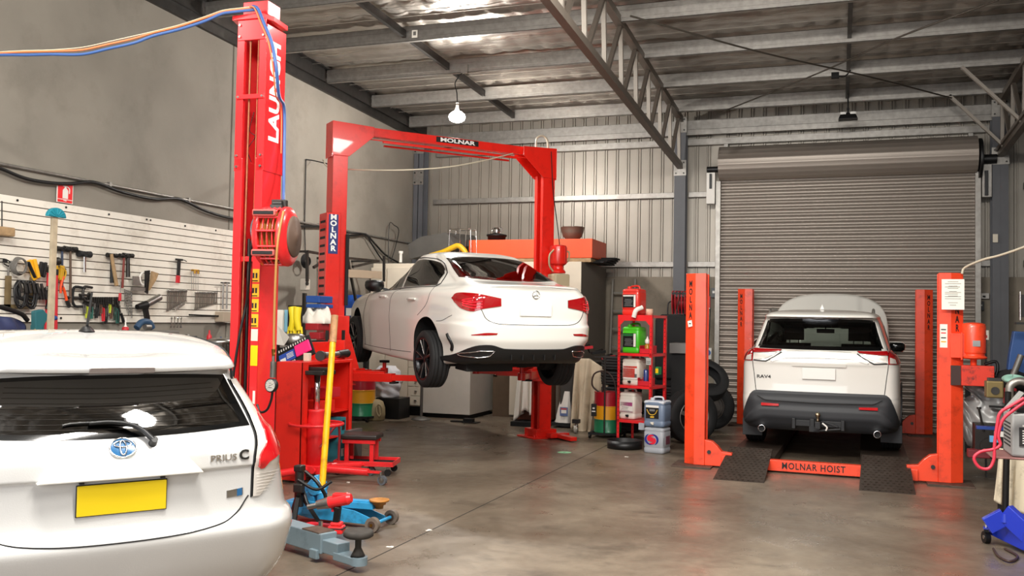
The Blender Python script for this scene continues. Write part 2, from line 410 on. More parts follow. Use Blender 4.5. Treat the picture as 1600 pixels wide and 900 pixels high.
# trusses running from the back columns towards the camera
truss_m = mat('truss_paint', '6a6158', .45, .3, var=.08)
truss_l = mat('truss_web_paint', '928a80', .45, .3, var=.08)
def truss(x, ya, yb, braces=()):
    b = MB()
    zb = lambda y: 4.235-.040*(y-15.9); zt = lambda y: 5.03-.0425*(y-15.9)
    b.bar((x, ya, zb(ya)), (x, yb, zb(yb)), .09, .09); b.bar((x, ya, zt(ya)), (x, yb, zt(yb)), .09, .09)
    y = yb-.12; k = 0
    while y > ya+.9:
        b.bar((x, y, zb(y)), (x, y-.10, zt(y-.1)), .05, .05, 1)
        b.bar((x, y-.10, zt(y-.1)), (x, y-.78, zb(y-.78)), .05, .05, 0); y -= .88
    for (dx, yy) in braces:
        b.bar((x, yy, zb(yy)), (x+dx, yy, roofz(yy)-.22), .06, .04, 1)
    b.bar((x-.06, ya, zb(ya)+.06), (x-.06, yb, zb(yb)+.06), .02, .05, 0)
    trim(b, [truss_m, truss_l])
truss(-2.52, -1.5, 15.62, [])
truss(2.31, -1.5, 15.62, [(-.75, 13.73), (-.75, 15.18)])
# cross bracing rods under the roof
rod = mat('bracing_rod', '5a544c', .5, .6)
b = MB(); b.tube([ony(985, 25, 9.9), ony(1190, 82, 11.5), ony(1350, 118, 13.3), ony(1490, 154, 15.2)], .011, n=6); trim(b, rod)
b = MB(); b.tube([ony(1560, 0, 9.9), ony(1400, 60, 11.5), ony(1270, 118, 13.3), ony(1120, 178, 15.3)], .011, n=6); trim(b, rod)
# roller door
slat = mat('roller_door_steel', '9a9086', .40, .45, var=.08, scale=.8)
root = bpy.data.objects.new('door_1', None); COL.objects.link(root); root.location = (.06, 15.8, 0); struct(root)
b = MB(); n = 0; prof = []
z = .02
while z < 3.98:
    prof += [(0, z), (.0, z+.022), (.012, z+.034), (.022, z+.052), (.022, z+.066), (.012, z+.084), (0, z+.096)]; z += .104
X0, X1 = -1.87, 1.99
vs = [(x, 15.72-h, z) for x in (X0, X1) for h, z in prof]; n = len(prof)
b.add(vs, [(i, i+1, n+i+1, n+i) for i in range(n-1)], 0, True); b.bx(X0, X1, 15.69, 15.74, 0, .05)
c_ = b.build('curtain', slat, root)
b = MB()
prof = []
for i in range(61):
    a = 2*PI*i/60; prof.append((.27+.012*abs(math.sin(a*10)), a))
for (xx0, xx1) in ((X0+.0, X1-.0),):
    vs = [(x, 15.62+r*math.cos(a)*.85, 4.26+r*math.sin(a)) for x in (xx0, xx1) for r, a in prof]; n = len(prof)
    b.add(vs, [(i, i+1, n+i+1, n+i) for i in range(n-1)], 0, True); b.add(vs, [tuple(range(n-1)), tuple(range(n, 2*n-1))], 0)
b.build('rolled_curtain', slat, root)
b = MB(); b.bx(X0-.06, X0+.02, 15.64, 15.80, 0, 3.98); b.build('guide_rail', galv, root, bevel=.004)
b = MB(); b.bx(X1-.02, X1+.06, 15.64, 15.80, 0, 4.0); b.build('guide_rail', galv, root, bevel=.004)
b = MB(); b.bx(X0-.21, X0-.07, 15.60, 15.78, 3.60, 4.12); b.cyl((X0-.20, 15.6, 4.17), (X0+.02, 15.6, 4.17), .05, mat=1); b.bx(X0-.16, X0-.12, 15.58, 15.6, 3.85, 4.1, 1); b.build('mounting_bracket', [white_pl, black], root, bevel=.004)
b = MB(); b.bx(X1+.07, X1+.2, 15.60, 15.78, 3.60, 4.1); b.cyl((X1+.05, 15.55, 4.17), (X1+.26, 15.55, 4.17), .07, mat=1); b.lathe([(.0, 0), (.3, 0), (.3, .04), (0, .04)], 28, 1, T(X1+.02, 15.62, 4.2) @ Matrix.Rotation(PI/2, 4, 'Y')); b.bx(X1+.1, X1+.15, 15.57, 15.6, 3.62, 4.0, 1); b.build('chain_drive', [galv, black], root, bevel=.003)
# ================================================================ CAR TOOLS
def pchip(xs, ys, x):
    n = len(xs)
    if x <= xs[0]: return ys[0]
    if x >= xs[-1]: return ys[-1]
    h = [xs[i+1]-xs[i] for i in range(n-1)]; d = [(ys[i+1]-ys[i])/h[i] for i in range(n-1)]
    m = [0]*n; m[0] = d[0]; m[-1] = d[-1]
    for i in range(1, n-1):
        if d[i-1]*d[i] <= 0: m[i] = 0
        else:
            w1, w2 = 2*h[i]+h[i-1], h[i]+2*h[i-1]; m[i] = (w1+w2)/(w1/d[i-1]+w2/d[i])
    i = max(k for k in range(n-1) if xs[k] <= x); t = (x-xs[i])/h[i]
    return (1+2*t)*(1-t)**2*ys[i] + t*(1-t)**2*h[i]*m[i] + t*t*(3-2*t)*ys[i+1] + t*t*(t-1)*h[i]*m[i+1]
def lerp(a, b, t): return a+(b-a)*t
def smooth(t): t = max(0, min(1, t)); return t*t*(3-2*t)
def ring(r, NR=12, NC=9, NS=46):
    """plan outline of a body slice, from rear centre round the right side to front centre"""
    w, yr, yf, z, tr, tf, cx, cyy, bul, cxf, cyf, bf = r
    pts = []
    wr = w*tr; wf = w*tf; cx = min(cx, wr*.9); cxf = min(cxf, wf*.9)
    L = yf-yr
    cyy = min(cyy, L*.3); cyf = min(cyf, L*.3)
    for i in range(NR): x = (wr-cx)*i/NR; pts.append((x, yr+bul*(x/max(wr, .01))**2))
    b0 = yr+bul*((wr-cx)/max(wr, .01))**2
    for i in range(NC):
        a = PI/2*i/NC; pts.append((wr-cx+cx*math.sin(a), b0+cyy*(1-math.cos(a))))
    f0 = yf-bf*((wf-cxf)/max(wf, .01))**2
    ya, yb = b0+cyy, f0-cyf
    for i in range(NS+1):
        t = i/NS; k = 1
        if t < .35: k = 1-(1-tr)*(1-t/.35)**2
        if t > .6: k = 1-(1-tf)*((t-.6)/.4)**2
        pts.append((w*k, ya+(yb-ya)*t))
    for i in range(1, NC+1):
        a = PI/2*(1-i/NC); pts.append((wf-cxf+cxf*math.sin(a), f0-cyf*(1-math.cos(a))))
    for i in range(NR-1, -1, -1): x = (wf-cxf)*i/NR; pts.append((x, yf-bf*(x/max(wf, .01))**2))
    ys = [0, .22, .5, .78, 1]
    return [(x, y, pchip(ys, z, (y-yr)/max(L, .01))) for x, y in pts]
def body_mesh(rows, sub=6):
    """rows: dicts; interpolates every parameter between rows"""
    keys = ['w', 'yr', 'yf', 'tr', 'tf', 'cx', 'cy', 'bul', 'cxf', 'cyf', 'bf']
    dflt = dict(tr=.93, tf=.86, cx=.16, cy=.20, bul=.05, cxf=.3, cyf=.3, bf=.12)
    R = []
    cur = dict(dflt)
    for r in rows:
        cur = dict(cur); cur.update(r); z = cur['z']; z = [z]*5 if not isinstance(z, (list, tuple)) else list(z); R.append((dict(cur), z))
    n = len(R); ts = list(range(n)); rings = []
    for k in range((n-1)*sub+1):
        t = k/sub
        p = {q: pchip(ts, [r[0][q] for r in R], t) for q in keys}; z = [pchip(ts, [r[1][j] for r in R], t) for j in range(5)]
        half = ring((p['w'], p['yr'], p['yf'], z, p['tr'], p['tf'], p['cx'], p['cy'], p['bul'], p['cxf'], p['cyf'], p['bf']))
        full = half + [(-x, y, zz) for x, y, zz in half[-2:0:-1]]
        rings.append(full)
    m = len(rings[0]); vs = [p for r in rings for p in r]; fs = []
    for j in range(len(rings)-1):
        for i in range(m): fs.append((j*m+i, j*m+(i+1) % m, (j+1)*m+(i+1) % m, (j+1)*m+i))
    fs.append(tuple(range(m))[::-1])
    h = m//2; b0 = (len(rings)-1)*m
    for i in range(h): # close the roof crown across the car
        a, b_ = b0+i, b0+i+1; c, d = b0+(m-i-1) % m, b0+(m-i) % m
        q = [a, b_, c, d] if i > 0 else [a, b_, b0+m-1]
        if i == h-1: q = [a, b_, b0+(m-i) % m]
        fs.append(tuple(dict.fromkeys(q)))
    return vs, fs
def inpoly(p, poly):
    x, y = p; c = False; n = len(poly)
    for i in range(n):
        x1, y1 = poly[i]; x2, y2 = poly[(i+1) % n]
        if (y1 > y) != (y2 > y) and x < (x2-x1)*(y-y1)/(y2-y1)+x1: c = not c
    return c
def polyline(pts, n, sm=True):
    P = [Vector((p[0], p[1], 0)) for p in pts]
    if sm and len(P) > 2: P = catmull(P, 10)
    L = [0]
    for a, b_ in zip(P, P[1:]): L.append(L[-1]+(b_-a).length)
    out = []
    for i in range(n+1):
        s_ = L[-1]*i/n; k = 0
        while k < len(L)-2 and L[k+1] < s_: k += 1
        t = (s_-L[k])/max(1e-9, L[k+1]-L[k]); out.append(P[k].lerp(P[k+1], t))
    return [(p.x, p.y) for p in out]
class Car:
    def __init__(s, root, rows, arches, sub=6):
        s.root = root; s.rows = rows
        vs, fs = body_mesh(rows, sub)
        me = bpy.data.meshes.new('b'); me.from_pydata(vs, [], fs); bm = bmesh.new(); bm.from_mesh(me)
        bmesh.ops.remove_doubles(bm, verts=bm.verts, dist=.0004); bmesh.ops.recalc_face_normals(bm, faces=bm.faces); bm.to_mesh(me); bm.free()
        s.bvh = BVHTree.FromPolygons([v.co.copy() for v in me.vertices], [tuple(p.vertices) for p in me.polygons])
        o = bpy.data.objects.new('b', me); COL.objects.link(o)
        cut = MB()
        for (y, z, r, xi) in arches:
            for sg in (-1, 1): 
                c2 = MB(); cut.cyl((sg*xi, y, z), (sg*1.3, y, z), r, n=48)
        cm = bpy.data.meshes.new('c'); cm.from_pydata([tuple(p) for p in cut.v], [], cut.f); bm = bmesh.new(); bm.from_mesh(cm); bmesh.ops.remove_doubles(bm, verts=bm.verts, dist=1e-5); bmesh.ops.recalc_face_normals(bm, faces=bm.faces); bm.to_mesh(cm); bm.free()
        co = bpy.data.objects.new('c', cm); COL.objects.link(co)
        q = o.modifiers.new('x', 'BOOLEAN'); q.operation = 'DIFFERENCE'; q.solver = 'EXACT'; q.object = co
        dg = bpy.context.evaluated_depsgraph_get(); s.me = bpy.data.meshes.new_from_object(o.evaluated_get(dg), depsgraph=dg)
        bpy.data.objects.remove(o); bpy.data.objects.remove(co)
        s.arches = arches; s.cuts = []
    def hit(s, p, d):
        r = s.bvh.ray_cast(Vector(p), Vector(d))
        if r[0] is None:
            r = s.bvh.find_nearest(Vector(p)+Vector(d)*2.0)
        n = r[1]
        if n.dot(Vector(d)) > 0: n = -n
        return r[0], n
    def proj(s, view):
        """view -> function (a, b) -> point, normal.   a, b are body coordinates seen from that side"""
        if view == 'rear': return lambda a, b_: s.hit((a, -2, b_), (0, 1, 0))
        if view == 'front': return lambda a, b_: s.hit((a, 7, b_), (0, -1, 0))
        if view == 'left': return lambda a, b_: s.hit((-3, a, b_), (1, 0, 0))
        if view == 'right': return lambda a, b_: s.hit((3, a, b_), (-1, 0, 0))
        if view == 'top': return lambda a, b_: s.hit((a, b_, 3), (0, 0, -1))
    def patch(s, name, mats, view, bot, top, nu=24, nv=12, off=.004, skirt=.012, mat=0, sm=True, parent=None, mb=None, thick=None, skirtmat=None, extra=None):
        P = s.proj(view); B = polyline(bot, nu, sm); Tp = polyline(top, nu, sm); b = mb or MB(WM(s.root))
        G = []
        for j in range(nv+1):
            for i in range(nu+1):
                t = j/nv; a = lerp(B[i][0], Tp[i][0], t); z = lerp(B[i][1], Tp[i][1], t); p, n = P(a, z)
                o_ = off if extra is None else off+extra(i/nu, t)
                G.append((p, n, o_))
        vs = [p+n*o_ for p, n, o_ in G]; W = nu+1
        fs = [(j*W+i, j*W+i+1, (j+1)*W+i+1, (j+1)*W+i) for j in range(nv) for i in range(nu)]
        b.add(vs, fs, mat, True)
        loop = [i for i in range(W)] + [j*W+nu for j in range(1, nv+1)] + [nv*W+i for i in range(nu-1, -1, -1)] + [j*W for j in range(nv-1, 0, -1)]
        sv = [vs[i] for i in loop] + [G[i][0]-G[i][1]*skirt for i in loop]; k = len(loop)
        b.add(sv, [(i, (i+1) % k, k+(i+1) % k, k+i) for i in range(k)], mat if skirtmat is None else skirtmat, False)
        if mb is None: return b.build(name, mats, parent or s.root)
        return b
    def window(s, name, gl, frit, view, bot, top, nu=26, nv=12, border=.08, hole=True, parent=None, off=.003):
        """glass pane with a black printed border, set over an opening cut in the body"""
        B = polyline(bot, nu); Tp = polyline(top, nu); P = s.proj(view); b = MB(WM(s.root)); W = nu+1
        bu = border; G = []
        us = [0] + [bu*.5+ (1-bu)*i/(nu-2) for i in range(nu-1)] + [1]
        us = [0, bu*.5] + [bu*.5+(1-bu)*i/(nu-2) for i in range(1, nu-2)] + [1-bu*.5, 1]
        vv = [0, border*1.2] + [border*1.2+(1-border*2.2)*j/(nv-2) for j in range(1, nv-2)] + [1-border, 1]
        def ev(L_, u):
            x = u*(len(L_)-1); k = min(int(x), len(L_)-2); t = x-k; return (lerp(L_[k][0], L_[k+1][0], t), lerp(L_[k][1], L_[k+1][1], t))
        vs = []
        for v_ in vv:
            for u in us:
                p0, p1 = ev(B, u), ev(Tp, u); p, n = P(lerp(p0[0], p1[0], v_), lerp(p0[1], p1[1], v_)); vs.append(p+n*off); G.append((p, n))
        nu2, nv2 = len(us)-1, len(vv)-1; W = nu2+1
        for j in range(nv2):
            for i in range(nu2):
                edge = i == 0 or i == nu2-1 or j == 0 or j == nv2-1
                b.add([vs[j*W+i], vs[j*W+i+1], vs[(j+1)*W+i+1], vs[(j+1)*W+i]], [(0, 1, 2, 3)], 1 if edge else 0, True)
        o = b.build(name, [gl, frit], parent or s.root)
        bm = bmesh.new(); bm.from_mesh(o.data); bmesh.ops.remove_doubles(bm, verts=bm.verts, dist=1e-5); bmesh.ops.recalc_face_normals(bm, faces=bm.faces); bm.to_mesh(o.data); bm.free()
        if hole:
            e = .03
            poly = [ev(B, u) for u in [i/20*(1-2*e)+e for i in range(21)]]; pt = [ev(Tp, u) for u in [i/20*(1-2*e)+e for i in range(21)]]
            bb = [(lerp(a[0], c[0], border*.55), lerp(a[1], c[1], border*.55)) for a, c in zip(poly, pt)]; tt = [(lerp(a[0], c[0], 1-border*.5), lerp(a[1], c[1], 1-border*.5)) for a, c in zip(poly, pt)]
            s.cuts.append((view, bb + tt[::-1]))
        return o
    def text(s, name, m, txt, size, view, at, ext=.002, off=.003, width=1.0, bold=.0, flip=1, spacing=1.0):
        vs, fs = text_geo(txt, size, ext, bold, 'CENTER', spacing); P = s.proj(view); b = MB(WM(s.root)); out = []
        for x, y, z in vs:
            p, n = P(at[0]+x*width*flip, at[1]+y); out.append(p+n*(off+z+ext))
        b.add(out, fs); return b.build(name, m, s.root)
    def line(s, view, pts, r=.003, mb=None, n=60, mat=0, off=.0005, sm=True):
        P = s.proj(view); q = polyline(pts, n, sm); out = []
        for a, c in q:
            p, nn = P(a, c); out.append(p+nn*off)
        mb.tube(out, r, n=5, sub=1, mat=mat)
    def finish(s, paint, inner=None, liner=True):
        me = s.me; me.materials.clear(); me.materials.append(paint); me.materials.append(matt_black); me.materials.append(inner or matt_black)
        bm = bmesh.new(); bm.from_mesh(me); bm.faces.ensure_lookup_table(); kill = []
        for f in bm.faces:
            c = f.calc_center_median()
            for view, poly in s.cuts:
                if view == 'rear' and c.y < 1.9 and f.normal.y < -.05 and inpoly((c.x, c.z), poly): kill.append(f); break
                if view == 'front' and c.y > 2.2 and f.normal.y > .05 and inpoly((c.x, c.z), poly): kill.append(f); break
                if view == 'left' and c.x < -.3 and f.normal.x < 0 and inpoly((c.y, c.z), poly): kill.append(f); break
                if view == 'right' and c.x > .3 and f.normal.x > 0 and inpoly((c.y, c.z), poly): kill.append(f); break
        kill = list(dict.fromkeys(kill))
        # black wheel wells
        for f in bm.faces:
            f.material_index = 0; f.smooth = True; c = f.calc_center_median()
            for (y, z, r, xi) in s.arches:
                d = math.hypot(c.y-y, c.z-z)
                if abs(c.x) >= xi-.005 and d < r+.003 and (abs(d-r) < .004*3 and abs(f.normal.x) < .35 or abs(abs(c.x)-xi) < .004): f.material_index = 1; f.smooth = False
        bmesh.ops.delete(bm, geom=kill, context='FACES')
        bm.to_mesh(me); bm.free()
        o = bpy.data.objects.new('body', me); COL.objects.link(o); o.parent = s.root; me.name = 'body'
        if liner and s.cuts:
            q = o.modifiers.new('liner', 'SOLIDIFY'); q.thickness = .018; q.offset = -1; q.material_offset = 2; q.material_offset_rim = 2
        try:
            dd = me; dd.set_sharp_from_angle(angle=math.radians(38))
        except Exception as e: print('sharp', e)
        return o
def wheel(root, c, side, R=.315, W=.21, rimr=.225, spokes=5, name='wheel', rim_m=None, steer=0.0, twin=True):
    """one wheel; side +1 right / -1 left. outer face away from the car"""
    M = WM(root) @ T(c) @ RZ(steer) @ Matrix.Rotation(side*PI/2, 4, 'Y')
    b = MB(M); h = W/2
    prof = [(rimr, -h*.9), (rimr+.01, -h), (R-.05, -h*1.02), (R-.018, -h*.9)]
    g = [-.62, -.24, .24, .62]; x = -.80*h; prof.append((R-.003, x))
    for k in g:
        prof += [(R, k*h-.008), (R-.009, k*h-.004), (R-.009, k*h+.004), (R, k*h+.008)]
    prof += [(R-.003, .8*h), (R-.018, h*.9), (R-.05, h*1.02), (rimr+.01, h), (rimr, h*.9)]
    b.lathe(prof, 48, cap=False); w_ = b.build(name, rubber, root)
    rm = rim_m or dark_steel
    b = MB(M); b.lathe([(rimr, -h*.85), (rimr-.012, -h*.6), (rimr-.025, h*.5), (rimr-.004, h*.86), (rimr+.004, h*.93), (rimr+.004, h*.97), (rimr-.012, h*.93)], 40, 0, cap=False)
    b.lathe([(0, -.02), (rimr-.02, -.02), (rimr-.02, -.03), (0, -.03)], 30, 1)
    b.lathe([(0, h*.72), (.028, h*.72), (.045, h*.66), (.055, h*.4), (.055, 0)], 20, 0)
    for k in range(spokes):
        a0 = 2*PI*k/spokes + .2
        for da in ((-.14, .14) if twin else (0,)):
            a, a2 = a0+da*.5, a0+da*1.5
            p0 = Vector((math.cos(a)*.04, math.sin(a)*.04, h*.58)); p1 = Vector((math.cos(a2)*(rimr-.008), math.sin(a2)*(rimr-.008), h*.78))
            b.bar(p0, p1, .030 if twin else .05, .03, 0)
    if twin:
        for k in range(spokes):
            a0 = 2*PI*k/spokes+.2
            for da in (-.14, .14):
                a, a2 = a0+da*.5, a0+da*1.5; b.bar((math.cos(a)*.05, math.sin(a)*.05, h*.75), (math.cos(a2)*(rimr-.012), math.sin(a2)*(rimr-.012), h*.93), .007, .006, 2)
    for k in range(5):
        a = 2*PI*k/5; b.cyl((math.cos(a)*.035, math.sin(a)*.035, h*.6), (math.cos(a)*.035, math.sin(a)*.035, h*.75), .008, n=8, mat=1)
    b.build('rim', [rm, black, steel], w_, bevel=.003)
    return w_
# ================================================================ CARS
tint_glass = glass('tinted_glass', '3c403e')
dark_tint = glass('privacy_glass', '1c1e1e', .01, 1.75)
wet_glass = glass('wet_tinted_glass', '2a2c2c', .03, 2.9)
clear_glass = glass('clear_glass', 'b8c2bc')
seat_m = mat('seat_fabric', '26262a', .8)
plate_y = mat('yellow_plate', 'e3c416', .4)
plate_w = mat('white_plate', 'e8e8e2', .4)
badge_blue = mat('badge_blue', '1c5a88', .2, coat=1)
def seat(b, x, y, z):
    b.bx(x-.22, x+.22, y-.05, y+.45, z, z+.16); b.box((x, y-.08, z+.40), (.44, .12, .60), 0, None)
    b.bx(x-.13, x+.13, y-.15, y-.06, z+.74, z+.93)
    for d in (-.06, .06): b.cyl((x+d, y-.1, z+.66), (x+d, y-.1, z+.76), .008, n=6)
# ---------------------------------------------------------------- small hatchback in the foreground
TH_P = math.radians(54.7)
hb = thing('hatchback_car', 'white hatchback at the left edge, its tail with a blue oval badge facing us', 'car', (-2.94, 3.31, 0), TH_P)
rowsP = [
 dict(z=.20, w=.62, yr=.55, yf=3.75, tr=.95, tf=.9, cx=.1, cy=.1, bul=.04, cxf=.2, cyf=.2, bf=.08),
 dict(z=.21, w=.76, yr=.22, yf=3.88, tr=.95, tf=.86, cx=.22, cy=.25, bul=.08, cxf=.3, cyf=.3, bf=.12),
 dict(z=.32, w=.865, yr=.10, yf=3.96, cx=.26, cy=.30, bul=.09, tr=.97),
 dict(z=.46, w=.895, yr=.02, yf=3.99, cx=.26, cy=.30),
 dict(z=.585, w=.900, yr=-.02, yf=4.0, tr=.975),
 dict(z=[.63, .63, .63, .62, .60], w=.897, yr=.0, yf=3.99),
 dict(z=[.66, .66, .66, .65, .62], w=.888, yr=.05, yf=3.98, cx=.22, cy=.28, bul=.07, tr=.965),
 dict(z=[.74, .74, .74, .72, .66], w=.882, yr=.065, yf=3.95, cx=.2, cy=.28, tr=.955),
 dict(z=[.87, .87, .87, .84, .74], w=.858, yr=.07, yf=3.86),
 dict(z=[.885, .885, .885, .85, .75], w=.850, yr=.055, yf=3.84),
 dict(z=[.95, .95, .94, .90, .80], w=.840, yr=.06, yf=3.72, tr=.94),
 dict(z=[1.03, 1.02, .98, .93, .88], w=.815, yr=.105, yf=3.45, tr=.92, tf=.84, cx=.15, cy=.22),
 dict(z=[1.05, 1.04, 1.00, .96, .92], w=.790, yr=.13, yf=3.15, tr=.92, tf=.85, cx=.13, cy=.2, bul=.06),
 dict(z=[1.16, 1.16, 1.16, 1.10, 1.08], w=.745, yr=.20, yf=2.85, tr=.90, tf=.85, cx=.12, cy=.18),
 dict(z=[1.27, 1.30, 1.33, 1.30, 1.26], w=.685, yr=.275, yf=2.55, tr=.90, tf=.85, cx=.12, cy=.16),
 dict(z=[1.315, 1.36, 1.40, 1.38, 1.34], w=.655, yr=.30, yf=2.40, tr=.90, tf=.85, cx=.12, cy=.14),
 dict(z=[1.325, 1.375, 1.415, 1.395, 1.355], w=.648, yr=.20, yf=2.36, tr=.89, tf=.85, cx=.12, cy=.14, bul=.07),
 dict(z=[1.335, 1.385, 1.425, 1.40, 1.365], w=.643, yr=.13, yf=2.33, tr=.885, tf=.85, cx=.12, cy=.16, bul=.08),
 dict(z=[1.352, 1.40, 1.435, 1.41, 1.375], w=.636, yr=.125, yf=2.30, tr=.88, tf=.85),
 dict(z=[1.375, 1.435, 1.462, 1.435, 1.39], w=.61, yr=.145, yf=2.24, tr=.88, tf=.85),
 dict(z=[1.392, 1.452, 1.485, 1.455, 1.40], w=.55, yr=.19, yf=2.15, tr=.88, tf=.85, cx=.1, cy=.1),
 dict(z=[1.402, 1.467, 1.503, 1.475, 1.42], w=.38, yr=.28, yf=2.0, tr=.9, tf=.9, cx=.08, cy=.08),
 dict(z=[1.408, 1.474, 1.512, 1.485, 1.43], w=.12, yr=.4, yf=1.8, tr=.95, tf=.95, cx=.02, cy=.02, bul=.0, bf=0, cxf=.02, cyf=.02),
]
cP = Car(hb, rowsP, [(.78, .30, .335, .55), (3.32, .30, .335, .55)])
frit = mat('window_border', '08090a', .12, coat=.5)
gP = cP.window('rear_window', wet_glass, frit, 'rear', [(-.612, 1.062), (-.3, 1.045), (0, 1.04), (.3, 1.045), (.612, 1.062)], [(-.525, 1.302), (-.3, 1.312), (0, 1.316), (.3, 1.312), (.525, 1.302)], 30, 14, .07, off=.002)
b = MB(WM(hb))
for k in range(9):
    z = 1.09+.022*k; cP.line('rear', [(-.5+.006*k, z), (0, z-.012), (.5-.006*k, z)], .0008, b, 30, off=.004)
b.build('heating_wires', mat('heater_wire', '2a241c', .5), gP)
for sd in ('left', 'right'):
    cP.window('side_window', dark_tint, frit, sd, [(.62, 1.12), (1.5, 1.06), (2.2, 1.02), (2.9, .99)], [(.75, 1.30), (1.3, 1.375), (1.9, 1.375), (2.38, 1.30)], 24, 10, .05)
cP.window('windscreen', clear_glass, frit, 'front', [(-.6, 1.0), (0, .98), (.6, 1.0)], [(-.5, 1.33), (0, 1.36), (.5, 1.33)], 20, 10, .05)
# tail lamps: clear outer strip and red heart
for sg in (1, -1):
    v = 'rear'
    o = cP.patch('tail_light', [clear_lens, red_lens, frit], v, [(sg*.604, .728), (sg*.612, .90), (sg*.628, 1.06), (sg*.555, 1.275)], [(sg*.640, .728), (sg*.790, .915), (sg*.757, 1.06), (sg*.605, 1.275)], 30, 12, off=.010, skirt=.02, extra=lambda u, t: .012*math.sin(PI*t)*math.sin(PI*u), skirtmat=2)
    o['label'] = 'tall clear and red tail light'
    cP.patch('reflector', [red_lens], v, [(sg*.628, .872), (sg*.632, .93), (sg*.668, .985), (sg*.660, 1.10)], [(sg*.745, .91), (sg*.778, .96), (sg*.748, 1.05), (sg*.690, 1.14)], 20, 10, off=.026, skirt=-.010, parent=o)
    b = MB(WM(hb))
    for k in range(7):
        z = .75+.014*k; cP.line('rear', [(sg*.618, z), (sg*(.672+.012*k), z+.004)], .0012, b, 12, off=.020)
    b.build('lens_ribs', clear_lens, o)
    b = MB(WM(hb)); cP.line('rear', [(sg*.598, .725), (sg*.606, .90), (sg*.622, 1.06), (sg*.548, 1.28)], .005, b, 40, off=.001); b.build('lamp_gap', matt_black, o)
# tailgate garnish, plate, badges
b = MB(WM(hb)); b.add([(-.35, .030, .872), (0, .022, .872), (.35, .030, .872), (.275, .050, .955), (0, .042, .955), (-.275, .050, .955), (-.35, .09, .872), (0, .09, .872), (.35, .09, .872), (.275, .09, .955), (0, .09, .955), (-.275, .09, .955)], [(0, 1, 4, 5), (1, 2, 3, 4), (0, 6, 7, 1), (1, 7, 8, 2), (2, 8, 9, 3), (3, 9, 10, 4), (4, 10, 11, 5), (5, 11, 6, 0)])
b.build('tailgate_garnish', white_paint, hb, bevel=.006)
b = MB(WM(hb)); cP.patch('', None, 'rear', [(-.30, .865), (0, .872), (.30, .865)], [(-.30, .878), (0, .885), (.30, .878)], 16, 3, off=.006, skirt=.0, mb=b); b.build('handle_recess', matt_black, hb)
b = MB(WM(hb)); p, n = cP.hit((.0, -2, .78), (0, 1, 0)); 
b.box((.0, p.y-.012, .785), (.375, .006, .132), 0); b.box((.0, p.y-.006, .785), (.383, .008, .140), 1); b.build('number_plate', [plate_y, black], hb, bevel=.004)
b = MB(WM(hb)); pass
for x in (-.17, .17): MB(WM(hb)).box((x, .056, .862), (.02, .015, .006), 0).build('plate_lamp', black, hb)
def oval(b, car, view, cx, cz, rx, rz, r, off, mat_=0, n=40):
    P = car.proj(view); pts = []
    for i in range(n):
        a = 2*PI*i/n; p, nn = P(cx+rx*math.cos(a), cz+rz*math.sin(a)); pts.append(p+nn*off)
    b.tube(pts, r, n=6, sub=1, mat=mat_, closed=True)
b = MB(WM(hb))
def disc(b, car, view, cx, cz, rx, rz, off, mat_=0, n=40):
    P = car.proj(view); c0, nn = P(cx, cz); vs = [c0+nn*(off+.003)]
    for i in range(n):
        a = 2*PI*i/n; p, nn = P(cx+rx*math.cos(a), cz+rz*math.sin(a)); vs.append(p+nn*off)
    b.add(vs, [(0, i+1, (i+1) % n+1) for i in range(n)], mat_, True)
bz = 1.000
disc(b, cP, 'rear', 0, bz, .054, .037, .004, 0); oval(b, cP, 'rear', 0, bz, .055, .038, .0045, .005, 1)
oval(b, cP, 'rear', 0, bz+.014, .036, .0125, .0035, .008, 1); oval(b, cP, 'rear', 0, bz-.001, .0135, .028, .0035, .009, 1)
b.build('oval_badge', [badge_blue, chrome], hb)
cP.text('model_lettering', chrome, 'PRIUS', .040, 'rear', (.452, .925), .002, width=1.3, bold=.012)
cP.text('model_lettering', dark_steel, 'C', .062, 'rear', (.555, .930), .002, width=1.15, bold=.03)
b = MB(WM(hb)); P = cP.proj('rear'); cP.patch('', None, 'rear', [(.475, .735), (.555, .742)], [(.475, .768), (.555, .775)], 6, 2, off=.005, skirt=0, mb=b, sm=False); cP.patch('', None, 'rear', [(.525, .738), (.550, .741)], [(.525, .772), (.550, .775)], 3, 2, off=.007, skirt=0, mb=b, mat=1, sm=False); b.build('trim_badge', [steel, badge_blue], hb)
# wiper
b = MB(WM(hb)); P = cP.proj('rear')
def onrear(car, pts, off):
    out = []
    for (x, z), o_ in zip(pts, off):
        p, n = car.proj('rear')(x, z); out.append(p+n*o_)
    return out
b.tube(onrear(cP, [(.125, 1.015), (.085, 1.048), (.03, 1.083), (-.05, 1.098), (-.13, 1.098)], [.03, .036, .036, .030, .024]), [.014, .008], n=8)
b.cyl(onrear(cP, [(.13, 1.012)], [.0])[0], onrear(cP, [(.13, 1.012)], [.04])[0], .019, .015)
b.tube(onrear(cP, [(.08, 1.088), (-.05, 1.104), (-.19, 1.104), (-.235, 1.098)], [.012, .014, .012, .010]), .006, n=6)
b.build('rear_wiper', black, hb)
